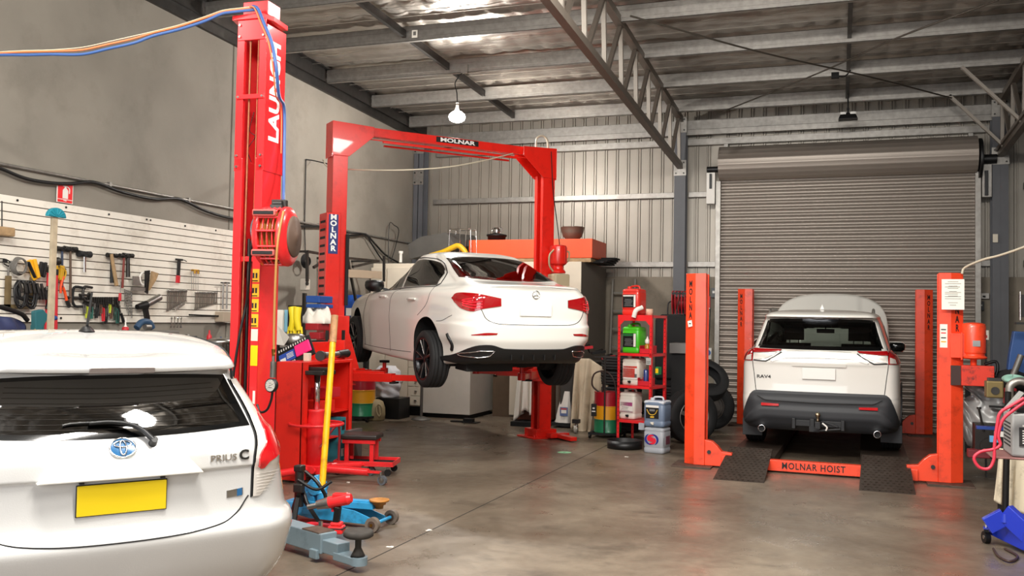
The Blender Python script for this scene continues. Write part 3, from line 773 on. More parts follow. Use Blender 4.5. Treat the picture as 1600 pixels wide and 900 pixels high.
# high brake light, antenna, seams, ditch mouldings
b = MB(WM(hb)); 
for i in range(1): b.add(*[[(-.135, .128, 1.338), (.135, .128, 1.338), (.135, .118, 1.356), (-.135, .118, 1.356), (-.135, .19, 1.336), (.135, .19, 1.336)], [(0, 1, 2, 3), (0, 4, 5, 1)]])
cP.patch('', None, 'rear', [(-.14, 1.333), (0, 1.333), (.14, 1.333)], [(-.14, 1.353), (0, 1.353), (.14, 1.353)], 16, 3, off=.004, skirt=0, mb=b); b.build('high_brake_light', mat('grey_lens', '8a7f7a', .2, coat=1), hb)
b = MB(WM(hb)); p = cP.hit((.0, .95, 3), (0, 0, -1))[0]
b.lathe([(.0, .028), (.018, .026), (.03, .012), (.040, 0)], 16, 0, T(p) @ Matrix.Scale(1.5, 4, (0, 1, 0))); b.cyl(p+Vector((0, 0, .01)), p+Vector((.0, -.10, .20)), .008, .005, n=8); b.build('antenna', black, hb)
b = MB(WM(hb))
cP.line('rear', [(-.585, .735), (-.50, .650), (-.30, .612), (0, .603), (.30, .612), (.50, .650), (.585, .735)], .0035, b, 80)
for sg in (1, -1): cP.line('top', [(sg*.575, .32), (sg*.585, .9), (sg*.585, 1.5), (sg*.56, 2.15)], .007, b, 50)
for sd in ('left', 'right'):
    cP.line(sd, [(1.02, 1.06), (1.0, .75), (1.15, .45), (1.25, .3)], .003, b); cP.line(sd, [(2.0, 1.0), (2.0, .6), (2.02, .3)], .003, b)
b.build('panel_gaps', matt_black, hb)
for sg in (1, -1):
    wheel(hb, (sg*.745, .78, .30), sg, R=.30, W=.175, rimr=.20, rim_m=steel); wheel(hb, (sg*.745, 3.32, .30), sg, R=.30, W=.175, rimr=.20, rim_m=steel)
    b = MB(WM(hb)); b.lathe([(0, -.5), (.6, -.4), (.95, 0), (.8, .4), (0, .45)], 20, 0, T(sg*.93, 2.75, 1.03) @ Matrix.Diagonal((.10, .05, .16, 1))); b.build('wing_mirror', white_paint, hb)
b = MB(WM(hb)); seat(b, -.36, 1.35, .45); seat(b, .36, 1.35, .45); seat(b, -.36, 2.3, .45); seat(b, .36, 2.3, .45); b.bx(-.7, .7, .5, 3.2, .3, .42); b.build('seats', seat_m, hb, bevel=.03)
cP.finish(mat('wet_white_paint', 'c6c5c2', .25, coat=1.0, bump=.05, bscale=160), matt_black)
# ---------------------------------------------------------------- sedan on the two-post hoist
TH_M = math.radians(45.7)
sd_ = thing('sedan_car', 'white sedan raised off the floor on the two-post hoist', 'car', (-3.01, 9.355, .91), TH_M, rx=.043)
sd_.rotation_euler = (Matrix.Rotation(TH_M, 4, 'Z') @ Matrix.Rotation(.043, 4, 'X')).to_euler()
rowsM = [
 dict(z=[.22, .13, .115, .115, .2], w=.60, yr=.50, yf=4.25, tr=.93, tf=.9, cx=.1, cy=.1, bul=.04, cxf=.2, cyf=.2, bf=.08),
 dict(z=[.225, .135, .12, .12, .2], w=.80, yr=.26, yf=4.40, cx=.3, cy=.4, bul=.06, cxf=.3, cyf=.3, bf=.12, tr=.90, tf=.85),
 dict(z=[.27, .165, .15, .15, .22], w=.868, yr=.12, yf=4.50, cx=.32, cy=.50, bul=.07),
 dict(z=[.40, .36, .35, .36, .38], w=.882, yr=.03, yf=4.55, cx=.32, cy=.50),
 dict(z=.50, w=.892, yr=.0, yf=4.56, tr=.93),
 dict(z=.615, w=.896, yr=.0, yf=4.55),
 dict(z=[.65, .66, .66, .66, .64], w=.894, yr=.025, yf=4.54),
 dict(z=[.70, .72, .72, .70, .66], w=.889, yr=.045, yf=4.52, tr=.93, cx=.28, cy=.48),
 dict(z=[.80, .82, .82, .78, .70], w=.884, yr=.052, yf=4.46, tr=.93, bul=.06),
 dict(z=[.92, .91, .88, .84, .75], w=.872, yr=.060, yf=4.36, tr=.92, cx=.26, cy=.48, bul=.07),
 dict(z=[1.00, .96, .92, .88, .80], w=.855, yr=.065, yf=4.18, tr=.89, cx=.30, cy=.5, bul=.10),
 dict(z=[1.050, .985, .94, .90, .83], w=.835, yr=.045, yf=3.98, tr=.86, cx=.34, cy=.5, bul=.13),
 dict(z=[1.062, 1.0, .95, .91, .85], w=.820, yr=.060, yf=3.85, tr=.85, cx=.34, cy=.46),
 dict(z=[1.070, 1.012, .96, .92, .87], w=.805, yr=.14, yf=3.65, tr=.84, cx=.32, cy=.40),
 dict(z=[1.095, 1.025, .97, .93, .91], w=.790, yr=.50, yf=3.30, tr=.80, tf=.84, cx=.12, cy=.25, bul=.06),
 dict(z=[1.13, 1.06, 1.01, .97, .96], w=.775, yr=.62, yf=3.15, tr=.79, tf=.84, cx=.10, cy=.22),
 dict(z=[1.22, 1.17, 1.13, 1.09, 1.08], w=.725, yr=.90, yf=2.92, tr=.80, tf=.84),
 dict(z=[1.31, 1.29, 1.25, 1.22, 1.20], w=.665, yr=1.18, yf=2.65, tr=.83, tf=.84, cx=.09, cy=.2),
 dict(z=[1.365, 1.355, 1.335, 1.30, 1.27], w=.620, yr=1.37, yf=2.48, tr=.86, tf=.86),
 dict(z=[1.390, 1.395, 1.380, 1.34, 1.30], w=.570, yr=1.46, yf=2.42, tr=.88, tf=.88, cx=.08, cy=.15),
 dict(z=[1.400, 1.415, 1.405, 1.36, 1.31], w=.48, yr=1.50, yf=2.38, tr=.9, tf=.9),
 dict(z=[1.412, 1.432, 1.425, 1.38, 1.32], w=.28, yr=1.56, yf=2.30, tr=.93, tf=.93, cx=.05, cy=.05, bul=.02),
 dict(z=[1.415, 1.436, 1.430, 1.385, 1.33], w=.08, yr=1.64, yf=2.2, tr=.95, tf=.95, cx=.02, cy=.02, bul=.0, bf=0),
]
ZA = .215
cM = Car(sd_, rowsM, [(1.0, .31, .365, .58), (3.70, .31, .365, .58)])
cM.window('rear_window', dark_tint, frit, 'rear', [(-.585, 1.125), (-.3, 1.105), (0, 1.10), (.3, 1.105), (.585, 1.125)], [(-.50, 1.345), (-.3, 1.368), (0, 1.374), (.3, 1.368), (.50, 1.345)], 30, 16, .05)
for sg, sd in ((-1, 'left'), (1, 'right')):
    cM.window('side_window', dark_tint, frit, sd, [(2.09, .982), (2.5, .950), (3.0, .905)], [(2.12, 1.300), (2.55, 1.21), (2.80, 1.08), (2.97, .93)], 22, 12, .05)
    cM.window('side_window', dark_tint, frit, sd, [(1.07, 1.025), (1.5, 1.01), (2.03, .987)], [(1.14, 1.16), (1.36, 1.275), (1.70, 1.325), (2.04, 1.308)], 22, 12, .05)
    b = MB(WM(sd_)); cM.line(sd, [(1.03, 1.012), (1.5, .998), (2.05, .972), (2.5, .938), (3.02, .892)], .006, b, 50); cM.line(sd, [(3.02, .892), (2.85, 1.06), (2.58, 1.215), (2.1, 1.325), (1.7, 1.345), (1.34, 1.295), (1.12, 1.175), (1.03, 1.07), (1.03, 1.012)], .008, b, 60); b.build('window_surround', black, sd_)
cM.window('windscreen', clear_glass, frit, 'front', [(-.62, 1.0), (0, .98), (.62, 1.0)], [(-.48, 1.26), (0, 1.29), (.48, 1.26)], 20, 10, .05)
# lamps
for sg in (1, -1):
    o = cM.patch('tail_light', [dark_lens, frit], 'rear', [(sg*.40, .835), (sg*.58, .805), (sg*.69, .772), (sg*.765, .80), (sg*.795, .86)], [(sg*.40, .915), (sg*.58, .945), (sg*.69, .958), (sg*.765, .950), (sg*.798, .90)], 30, 10, off=.010, skirt=.015, skirtmat=1)
    b = MB(WM(sd_))
    for off_ in (.0, .028, .056): cM.line('rear', [(sg*.60, .820+off_), (sg*.68, .805+off_*1.1), (sg*.755, .835+off_*.8), (sg*.68, .865+off_*.7)], .004, b, 20, off=.014)
    b.build('light_guide', mat('red_guide', 'ff3040', .2, coat=1, emit='ff2030', es=.25), o)
    cM.patch('lower_reflector', [dark_lens], 'rear', [(sg*.46, .538), (sg*.58, .530), (sg*.70, .525)], [(sg*.45, .556), (sg*.58, .556), (sg*.70, .532)], 14, 3, off=.005)
# diffuser, exhaust tips
o = cM.patch('diffuser', mat('gloss_dark_plastic', '1c1d1e', .4), 'rear', [(-.80, .225), (-.6, .212), (-.3, .235), (0, .235), (.3, .235), (.6, .212), (.80, .225)], [(-.81, .245), (-.775, .30), (-.70, .385), (-.62, .425), (-.50, .430), (-.40, .405), (-.33, .392), (0, .388), (.33, .392), (.40, .405), (.50, .430), (.62, .425), (.70, .385), (.775, .30), (.81, .245)], 60, 14, off=.012, skirt=.03)
for sg in (1, -1):
    b = MB(WM(sd_)); P = cM.proj('rear')
    loop = [(sg*.46, .372), (sg*.60, .372), (sg*.75, .325), (sg*.735, .305), (sg*.60, .300), (sg*.50, .318)]
    lp = polyline(loop+[loop[0]], 40, False); pts = [P(a, c)[0]+P(a, c)[1]*.018 for a, c in lp[:-1]]
    b.tube(pts, .006, n=6, sub=1, closed=True, mat=0)
    q = [P(a, c)[0]+P(a, c)[1]*.014 for a, c in lp[:-1]]; c0 = sum(q, Vector())/len(q); b.add([c0]+q, [(0, i+1, (i+1) % len(q)+1) for i in range(len(q))], 1)
    b.build('exhaust_tip', [chrome, matt_black], o)
    b = MB(WM(sd_)); cM.line('left' if sg < 0 else 'right', [(.44, .345), (.42, .40), (.43, .46), (.47, .515)], .024, b, 30, off=.0); b.build('bumper_vent', black, sd_)
for x in (-.26, -.13, 0, .13, .26): p, n = cM.hit((x, -2, .32), (0, 1, 0)); MB(WM(sd_)).box((x, p.y-.012, .312), (.010, .02, .08)).build('diffuser_fin', MATS['gloss_dark_plastic'], o)
b = MB(WM(sd_))
cM.line('rear', [(-.615, .80), (-.56, .70), (-.46, .655), (-.3, .645), (0, .643), (.3, .645), (.46, .655), (.56, .70), (.615, .80)], .004, b, 70)
for sd in ('left', 'right'):
    cM.line(sd, [(2.05, .97), (2.12, .95), (2.2, .80), (2.17, .5), (2.15, .20)], .003, b)
    cM.line(sd, [(1.03, 1.01), (1.0, .90), (1.05, .80), (1.25, .68)], .003, b)
    cM.line(sd, [(3.13, .88), (3.25, .7), (3.28, .5), (3.22, .3), (3.20, .2)], .003, b)
    cM.line(sd, [(1.45, .245), (2.4, .215), (3.25, .205)], .003, b)
    cM.line(sd, [(.40, .72), (.6, .655), (.74, .64)], .003, b)
cM.line('rear', [(-.56, 1.03), (0, 1.052), (.56, 1.03)], .0015, b, 50)
b.build('panel_gaps', mat('gap_shadow_rubber', '2c2b2a', .8), sd_)
for sg, sd in ((-1, 'left'), (1, 'right')):
    for y in (1.45, 2.48):
        P = cM.proj(sd); pts = [P(y-.11+.22*i/6, .86-.012*i/6)[0]+P(y-.11+.22*i/6, .86)[1]*(.012+.024*math.sin(PI*i/6)) for i in range(7)]
        b = MB(WM(sd_)); b.tube(pts, .014, n=8); b.build('door_handle', white_paint, sd_)
    p = cM.proj(sd)(2.86, .93)[0]
    b = MB(WM(sd_)); b.bar(p, p+Vector((sg*.10, .02, .03)), .06, .03)
    b.lathe([(0, -.5), (.55, -.46), (.9, -.25), (1.0, .0), (.96, .3), (.8, .45), (0, .5)], 24, 0, T(p+Vector((sg*.19, .03, .055))) @ Matrix.Diagonal((.125, .13, .155, 1)) @ Matrix.Rotation(0, 4, 'X'))
    b.build('wing_mirror', black, sd_)
# star badge, plate
b = MB(WM(sd_)); P = cM.proj('rear'); bzz = .965; oval(b, cM, 'rear', 0, bzz, .042, .042, .0045, .008)
c0 = P(0, bzz)[0]+P(0, bzz)[1]*.010
for a in (90, 210, 330): q = P(.04*math.cos(math.radians(a)), bzz+.04*math.sin(math.radians(a)))[0]+Vector((0, -.008, 0)); b.cyl(c0, q, .007, .002, n=6)
b.build('star_badge', chrome, sd_)
b = MB(WM(sd_)); b.box((.0, cM.hit((0, -2, .80), (0, 1, 0))[0].y-.012, .80), (.375, .008, .125), 0); b.build('number_plate', plate_w, sd_, bevel=.004)
# underside: exhaust box, suspension, floor pan
b = MB(WM(sd_)); b.bx(-.62, .62, 1.3, 3.3, .09, .14); b.box((-.35, .55, .19), (.55, .32, .14)); b.bx(-.5, .5, .85, 1.0, .12, .2); b.tube([(-.3, .6, .18), (0, .8, .15), (.05, 1.6, .11), (.05, 3.0, .11)], .03)
for sg in (1, -1):
    b.bar((sg*.2, 1.05, .16), (sg*.70, 1.0, .18), .09, .05); b.cyl((sg*.48, .96, .14), (sg*.52, 1.0, .48), .05); b.bar((sg*.45, 1.5, .16), (sg*.70, 1.02, .16), .05, .04); b.cyl((sg*.60, 1.0, .20), (sg*.72, 1.0, .20), .13, mat=0)
b.build('underbody', matt_black, sd_, bevel=.01)
b = MB(WM(sd_)); seat(b, -.36, 1.55, .35); seat(b, .36, 1.55, .35); seat(b, -.36, 2.4, .35); seat(b, .36, 2.4, .35); b.bx(-.6, .6, .7, 1.45, .75, .98); b.bx(-.65, .65, 2.9, 3.1, .7, .9); b.build('seats', seat_m, sd_, bevel=.03)
rim_black = mat('two_tone_rim', '2c2c2e', .3, .7)
for sg in (1, -1):
    wheel(sd_, (sg*.79, 1.0, .205), sg, R=.318, W=.225, rimr=.232, rim_m=rim_black); wheel(sd_, (sg*.79, 3.70, .24), sg, R=.318, W=.225, rimr=.232, rim_m=rim_black)
cM.finish(white_paint, matt_black)
# ---------------------------------------------------------------- SUV on the four-post hoist
TH_R = math.radians(-1.5)
sv = thing('suv_car', 'white SUV with raised bonnet parked on the four-post hoist', 'car', (-.21, 11.4, 0), TH_R)
CX = -.025
rowsR = [
 dict(z=[.36, .36, .36, .36, .4], w=.70, yr=.45, yf=4.2, tr=.95, tf=.9, cx=.1, cy=.1, bul=.04, cxf=.2, cyf=.2, bf=.08),
 dict(z=.365, w=.84, yr=.16, yf=4.4, cx=.2, cy=.25, bul=.05, cxf=.3, cyf=.3, bf=.12, tr=.94, tf=.86),
 dict(z=.42, w=.905, yr=.06, yf=4.5, cx=.2, cy=.3, tr=.95),
 dict(z=.52, w=.925, yr=.005, yf=4.56, tr=.955),
 dict(z=.70, w=.935, yr=.0, yf=4.6, tr=.955),
 dict(z=.755, w=.935, yr=.015, yf=4.6, tr=.955),
 dict(z=.80, w=.932, yr=.055, yf=4.6, tr=.955, cx=.14, cy=.24),
 dict(z=.95, w=.930, yr=.060, yf=4.58, tr=.955),
 dict(z=[1.12, 1.12, 1.10, 1.08, 1.0], w=.922, yr=.055, yf=4.50, tr=.96),
 dict(z=[1.165, 1.165, 1.14, 1.11, 1.03], w=.912, yr=.045, yf=4.45, tr=.96),
 dict(z=[1.24, 1.22, 1.18, 1.14, 1.07], w=.895, yr=.060, yf=4.35, tr=.955, cx=.12, cy=.22),
 dict(z=[1.30, 1.27, 1.22, 1.18, 1.12], w=.860, yr=.075, yf=3.9, tr=.95, tf=.86),
 dict(z=[1.335, 1.30, 1.25, 1.21, 1.17], w=.825, yr=.115, yf=3.45, tr=.94, tf=.86, cx=.12, cy=.2),
 dict(z=[1.50, 1.48, 1.44, 1.40, 1.36], w=.770, yr=.23, yf=3.05, tr=.93, tf=.86),
 dict(z=[1.65, 1.65, 1.62, 1.58, 1.54], w=.715, yr=.35, yf=2.75, tr=.93, tf=.87, cx=.1, cy=.16),
 dict(z=[1.685, 1.695, 1.68, 1.63, 1.60], w=.695, yr=.37, yf=2.66, tr=.93, tf=.87),
 dict(z=[1.692, 1.705, 1.69, 1.645, 1.61], w=.69, yr=.24, yf=2.62, tr=.93, tf=.87, bul=.07),
 dict(z=[1.705, 1.72, 1.705, 1.66, 1.62], w=.685, yr=.18, yf=2.58, tr=.93, tf=.87, bul=.08),
 dict(z=[1.725, 1.735, 1.72, 1.68, 1.63], w=.675, yr=.185, yf=2.55, tr=.92),
 dict(z=[1.750, 1.765, 1.755, 1.70, 1.64], w=.62, yr=.24, yf=2.50, tr=.92, cx=.1, cy=.1),
 dict(z=[1.768, 1.785, 1.775, 1.72, 1.65], w=.50, yr=.34, yf=2.4, tr=.92, tf=.9, cx=.08, cy=.08),
 dict(z=[1.775, 1.80, 1.795, 1.74, 1.66], w=.30, yr=.46, yf=2.3, tr=.93, tf=.93, cx=.05, cy=.05, bul=.02),
 dict(z=[1.777, 1.805, 1.80, 1.745, 1.665], w=.08, yr=.6, yf=2.2, tr=.95, tf=.95, cx=.02, cy=.02, bul=.0, bf=0),
]
cR = Car(sv, rowsR, [(.98, .47, .40, .58), (3.67, .47, .40, .58)])
cR.window('rear_window', glass('light_tint_glass', 'a6aaa6'), frit, 'rear', [(-.755, 1.325), (-.4, 1.318), (0, 1.315), (.4, 1.318), (.755, 1.325)], [(-.648, 1.672), (-.4, 1.684), (0, 1.688), (.4, 1.684), (.648, 1.672)], 30, 14, .10, off=.002)
for sd in ('left', 'right'):
    cR.window('side_window', dark_tint, frit, sd, [(.75, 1.33), (1.5, 1.29), (2.3, 1.25), (3.05, 1.22)], [(.95, 1.60), (1.5, 1.655), (2.1, 1.645), (2.6, 1.56)], 24, 10, .05)
cR.window('windscreen', clear_glass, frit, 'front', [(-.66, 1.26), (0, 1.24), (.66, 1.26)], [(-.54, 1.56), (0, 1.60), (.54, 1.56)], 20, 10, .05)
sclad = mat('grey_cladding', '2c2e31', .55, bump=.1, bscale=220)
o = cR.patch('rear_bumper', sclad, 'rear', [(-.888, .40), (-.80, .385), (-.6, .375), (0, .37), (.6, .375), (.80, .385), (.888, .40)], [(-.892, .42), (-.875, .50), (-.850, .58), (-.815, .68), (-.775, .775), (-.745, .815), (-.70, .824), (-.35, .824), (0, .824), (.35, .824), (.70, .824), (.745, .815), (.775, .775), (.815, .68), (.850, .58), (.875, .50), (.892, .42)], 70, 20, off=.012, skirt=.03, sm=False, extra=lambda u, t: .02*smooth((.62-t)/.08)*smooth((t-.25)/.1)*smooth(u/.12)*smooth((1-u)/.12))
for sg in (1, -1):
    cR.patch('reflector', [red_lens], 'rear', [(sg*.44, .652), (sg*.64, .650)], [(sg*.44, .678), (sg*.64, .682)], 10, 3, off=.040, skirt=.02, parent=o)
    b = MB(WM(sv)); b.lathe([(.036, 0), (.044, 0), (.044, .14), (.036, .14), (.036, 0)], 24, 0, T(sg*.64, .02, .375) @ Matrix.Rotation(-PI/2, 4, 'X'), cap=False); b.cyl((sg*.64, .06, .375), (sg*.64, .07, .375), .04, mat=1); b.build('exhaust_pipe', [chrome, matt_black], sv)
    # side cladding around the arches and along the sill
    sdn = 'left' if sg < 0 else 'right'
    for cy2, cz2 in ((.98, .47), (3.67, .47)):
        inn = [(cy2+.402*math.cos(a), cz2+.402*math.sin(a)) for a in [(-.15+ (PI+.3)*i/20) for i in range(21)]]; out = [(cy2+.46*math.cos(a), cz2+.46*math.sin(a)) for a in [(-.15+(PI+.3)*i/20) for i in range(21)]]
        cR.patch('arch_cladding', sclad, sdn, inn, out, 40, 3, off=.014, skirt=.02)
    cR.patch('sill_cladding', sclad, sdn, [(1.4, .38), (3.25, .38)], [(1.4, .50), (3.25, .50)], 30, 4, off=.012, skirt=.02)
    cR.patch('mud_flap', sclad, 'rear', [(sg*.66, .385), (sg*.90, .385)], [(sg*.66, .42), (sg*.90, .42)], 4, 2, off=.0)
    b = MB(WM(sv)); b.box((sg*.80, .54, .335), (.24, .02, .21)); b.build('mud_flap', dark_plastic, sv, bevel=.006)
    # lamps
    lo = cR.patch('tail_light', [dark_lens, frit, clear_lens], 'rear', [(sg*.752, 1.172), (sg*.83, 1.170), (sg*.890, 1.172)], [(sg*.752, 1.315), (sg*.81, 1.318), (sg*.860, 1.262)], 16, 10, off=.014, skirt=.02, skirtmat=1)
    cR.patch('indicator_lens', [clear_lens], 'rear', [(sg*.765, 1.180), (sg*.83, 1.180)], [(sg*.765, 1.245), (sg*.815, 1.225)], 8, 5, off=.019, skirt=.006, parent=lo)
    lo = cR.patch('tailgate_light', [dark_lens, frit], 'rear', [(sg*.745, 1.268), (sg*.6, 1.275), (sg*.44, 1.290)], [(sg*.745, 1.312), (sg*.6, 1.308), (sg*.42, 1.306)], 20, 4, off=.016, skirt=.02, skirtmat=1)
    cR.patch('reversing_lens', [clear_lens], 'rear', [(sg*.735, 1.188), (sg*.62, 1.198), (sg*.53, 1.240)], [(sg*.735, 1.262), (sg*.6, 1.268), (sg*.47, 1.284)], 16, 4, off=.014, skirt=.015, parent=lo)
    b = MB(WM(sv)); cR.line('rear', [(sg*.745, 1.178), (sg*.60, 1.170), (sg*.50, 1.225), (sg*.42, 1.284)], .007, b, 20, off=.010, sm=False); b.build('lamp_surround', black, lo)
    # roof rail and mirror
    P = cR.proj('top'); b = MB(WM(sv)); b.tube([P(sg*.60, y)[0]+Vector((0, 0, z)) for y, z in ((.52, .0), (.62, .035), (1.2, .045), (1.9, .045), (2.3, .0))], .016, n=8); b.build('roof_rail', galv, sv)
    p = cR.proj(sdn)(2.78, 1.27)[0]
    b = MB(WM(sv)); b.bar(p, p+Vector((sg*.08, -.02, .02)), .07, .04, 0)
    b.lathe([(0, -.5), (.7, -.46), (.95, -.25), (1.0, .0), (.96, .3), (.75, .47), (0, .5)], 28, 0, T(p+Vector((sg*.185, -.03, .055))) @ Matrix.Diagonal((.13, .075, .155, 1)) )
    b.lathe([(0, -.52), (.72, -.48), (.97, -.25), (1.02, .0), (.98, .3), (.77, .49), (0, .52)], 28, 1, T(p+Vector((sg*.190, -.050, .052))) @ Matrix.Diagonal((.120, .070, .130, 1)))
    b.build('wing_mirror', [white_paint, mat('mirror_glass', '0c0d0e', .15)], sv)
    wheel(sv, (sg*.805, .98, .465), sg, R=.352, W=.235, rimr=.225, rim_m=steel); wheel(sv, (sg*.805, 3.67, .465), sg, R=.352, W=.235, rimr=.225, rim_m=steel)
# gate pressing: raised shoulder line, garnish, handle recess
b = MB(WM(sv)); cR.patch('', None, 'rear', [(-.53, 1.165), (-.36, 1.215), (0, 1.222), (.36, 1.215), (.53, 1.165)], [(-.55, 1.200), (-.37, 1.292), (0, 1.300), (.37, 1.292), (.55, 1.200)], 40, 5, off=.012, skirt=.014, mb=b, sm=False); b.build('tailgate_crease', white_paint, sv)
b = MB(WM(sv)); cR.line('rear', [(-.545, 1.168), (-.50, 1.185), (-.40, 1.262), (-.36, 1.296), (-.25, 1.301), (.25, 1.301), (.36, 1.296), (.40, 1.262), (.50, 1.185), (.545, 1.168)], .0035, b, 80, off=.004, sm=False); b.build('crease_line', mat('crease_grey', '8a867e', .5), sv)
b = MB(WM(sv)); cR.patch('', None, 'rear', [(-.30, 1.125), (.30, 1.125)], [(-.30, 1.165), (.30, 1.165)], 16, 3, off=.020, skirt=.02, mb=b); b.build('tailgate_garnish', white_paint, sv, bevel=.004)
b = MB(WM(sv)); b.box((0, .035, 1.04), (.372, .008, .13)); b.build('number_plate', plate_w, sv, bevel=.004)
b = MB(WM(sv))
for sg in (1, -1): cR.line('rear', [(sg*.745, 1.31), (sg*.755, 1.17), (sg*.735, 1.0), (sg*.715, .83), (sg*.70, .76), (sg*.64, .722), (sg*.4, .705), (0, .700)], .004, b, 70, off=.004)
for sd in ('left', 'right'):
    cR.line(sd, [(1.42, 1.28), (1.45, .9), (1.48, .5)], .003, b); cR.line(sd, [(2.25, 1.24), (2.25, .8), (2.25, .5)], .003, b)
b.build('panel_gaps', matt_black, sv)
b = MB(WM(sv)); cR.line('rear', [(-.69, .745), (-.6, .712), (0, .700), (.6, .712), (.69, .745)], .005, b, 60, off=.040, sm=False); b.build('bumper_seam', matt_black, o)
cR.text('model_lettering', dark_steel, 'RAV4', .052, 'rear', (-.625, .985), .002, width=1.35, bold=.02)
# tow bar
b = MB(WM(sv)); b.bx(-.28, .28, -.02, .10, .43, .50); b.bx(-.29, -.25, -.06, .02, .40, .52); b.bx(.25, .29, -.06, .02, .40, .52); b.bx(-.09, -.04, -.05, .0, .42, .52); b.bx(-.03, .03, -.16, .02, .42, .50); b.bx(-.10, .02, -.05, .02, .37, .43)
b.bar((.05, -.04, .50), (.22, -.04, .44), .02, .02); b.bar((-.05, -.04, .38), (.25, -.04, .42), .02, .02)
b.build('tow_bar', black, sv, bevel=.004)
b = MB(WM(sv)); b.lathe([(0, 0), (.02, 0), (.014, .02), (.014, .045), (.026, .06), (.030, .08), (.022, .10), (0, .105)], 18, 0, T(-.0, -.11, .50)); b.build('tow_ball', mat('worn_ball', 'b8ac90', .3, 1.0), sv)
b = MB(WM(sv)); b.tube([(.05, -.08, .48), (.10, -.1, .44), (.09, -.1, .40)], .010, n=6); b.build('safety_tag', white_pl, sv)
# high brake light, fin
b = MB(WM(sv)); cR.patch('', None, 'rear', [(-.20, 1.672), (0, 1.675), (.20, 1.672)], [(-.21, 1.69), (0, 1.693), (.21, 1.69)], 12, 2, off=.006, skirt=0, mb=b); b.build('high_brake_light', MATS['grey_lens'], sv)
b = MB(WM(sv)); p = cR.hit((0, .95, 3), (0, 0, -1))[0]; b.add([p+Vector(q) for q in ((-.03, -.06, 0), (.03, -.06, 0), (.02, .12, 0), (-.02, .12, 0), (0, -.06, .075), (0, -.02, .07))], [(0, 1, 4), (1, 2, 5, 4), (2, 3, 5), (3, 0, 4, 5), (0, 3, 2, 1)]); b.build('shark_fin_aerial', white_paint, sv, bevel=.005)
# raised bonnet
hp = [(0, 2.10), (.22, 2.095), (.42, 2.07), (.60, 2.01), (.73, 1.92), (.81, 1.78), (.84, 1.6), (.84, 1.35), (.82, 1.18)]
def bonnet(u, v):
    t = abs(2*u-1); x = t*.845; 
    zt = pchip([p[0] for p in hp[:7]], [p[1] for p in hp[:7]], min(x, .84)); zb = 1.18
    z = zb+(zt-zb)*v; y = 3.42+ (z-zb)*.50 - .07*math.sin(PI*v)*(1-t*t) + .06*t**4 - .03*smooth((.55-t)/.08)*(1-.3*v)
    return (math.copysign(x, u-.5)*(1-.02*v), y, z)
b = MB(WM(sv)); b.grid(bonnet, 48, 20); b.build('raised_bonnet', white_paint, sv, solid=.02)
for sg in (1, -1): MB(WM(sv)).cyl((sg*.70, 3.9, 1.2), (sg*.74, 3.72, 1.65), .01).build('bonnet_strut', black, sv)
b = MB(WM(sv)); b.tube([(-.02, 2.55, 1.62), (-.02, 2.52, 1.56)], .012); b.box((-.02, 2.50, 1.53), (.24, .03, .06)); b.box((-.02, 2.62, 1.60), (.16, .12, .04)); b.build('interior_mirror', black, sv, bevel=.01)
b = MB(WM(sv)); seat(b, -.38, 1.45, .42); seat(b, .38, 1.45, .42); seat(b, -.42, 2.25, .66); seat(b, .42, 2.25, .66); b.bx(-.7, .7, 2.75, 3.2, .9, 1.2); b.bx(-.75, .75, .25, 1.3, .55, 1.0); b.build('seats', seat_m, sv, bevel=.03)
cR.finish(white_paint, matt_black)
# ================================================================ HOISTS
# ---------------------------------------------------------------- LAUNCH two-post column (left foreground)
lh = thing('two_post_hoist', 'tall bright red hoist column standing between the hatchback and the tool wall', 'vehicle hoist', (-4.30, 6.05, 0), math.radians(2.5))
LM = WM(lh)
# column 0.262 wide (x), 0.27 deep (y): lipped channel open to the front
def lcol(b, w, d, z0, z1, lip, t=.008, off=0):
    x0, x1, y0, y1 = -w/2, w/2, 0, d
    b.bx(x0, x0+t, y0, y1, z0, z1); b.bx(x1-t, x1, y0, y1, z0, z1); b.bx(x0, x1, y1-t, y1, z0, z1)
    b.bx(x0, x0+lip, y0, y0+t, z0, z1); b.bx(x1-lip, x1, y0, y0+t, z0, z1)
    b.bx(x0+lip-t, x0+lip, y0, y0+.03, z0, z1); b.bx(x1-lip, x1-lip+t, y0, y0+.03, z0, z1)
b = MB(LM); lcol(b, .250, .27, 0.02, 2.82, .070); b.bx(-.03, .06, .16, .20, .3, 2.74); b.build('column', red_launch, lh, bevel=.004)
b = MB(LM); lcol(b, .262, .282, 2.72, 3.86, .066)
b.bx(-.126, .126, -.006, .0, 3.74, 3.90); b.bx(-.126, .126, -.010, -.004, 3.28, 3.315); b.bx(.0, .055, .19, .21, 2.75, 3.74)
b.add([(-.126, -.006, 3.90), (.126, -.006, 3.90), (.126, .27, 3.86), (-.126, .27, 3.86), (-.126, -.006, 3.86), (.126, -.006, 3.86)], [(0, 1, 2, 3)])
b.build('column_extension', red_launch, lh, bevel=.003)
for x in (-.105, .105):
    for z in (3.77, 3.86, 3.297, 2.84, 2.755): MB(LM).cyl((x, -.016, z), (x, -.002, z), .010, n=6).build('bolt', steel, lh)
for z in (3.7, 3.0, 2.5, 2.2): MB(LM).cyl((.02, .188, z), (.02, .155, z), .006, n=6).build('bolt', black, lh)
b = MB(LM) ; b.prism([(-.17, 0), (.10, 0), (.14, .10), (.12, .34), (-.12, .34), (-.2, .12)], .04, 0, T(0, -.02, 3.90) @ Matrix.Rotation(PI/2*.0, 4, 'X') @ Matrix.Identity(4)); b.bx(-.1, .12, .02, .2, 3.94, 4.05); b.build('top_bracket', red_launch, lh, bevel=.004)
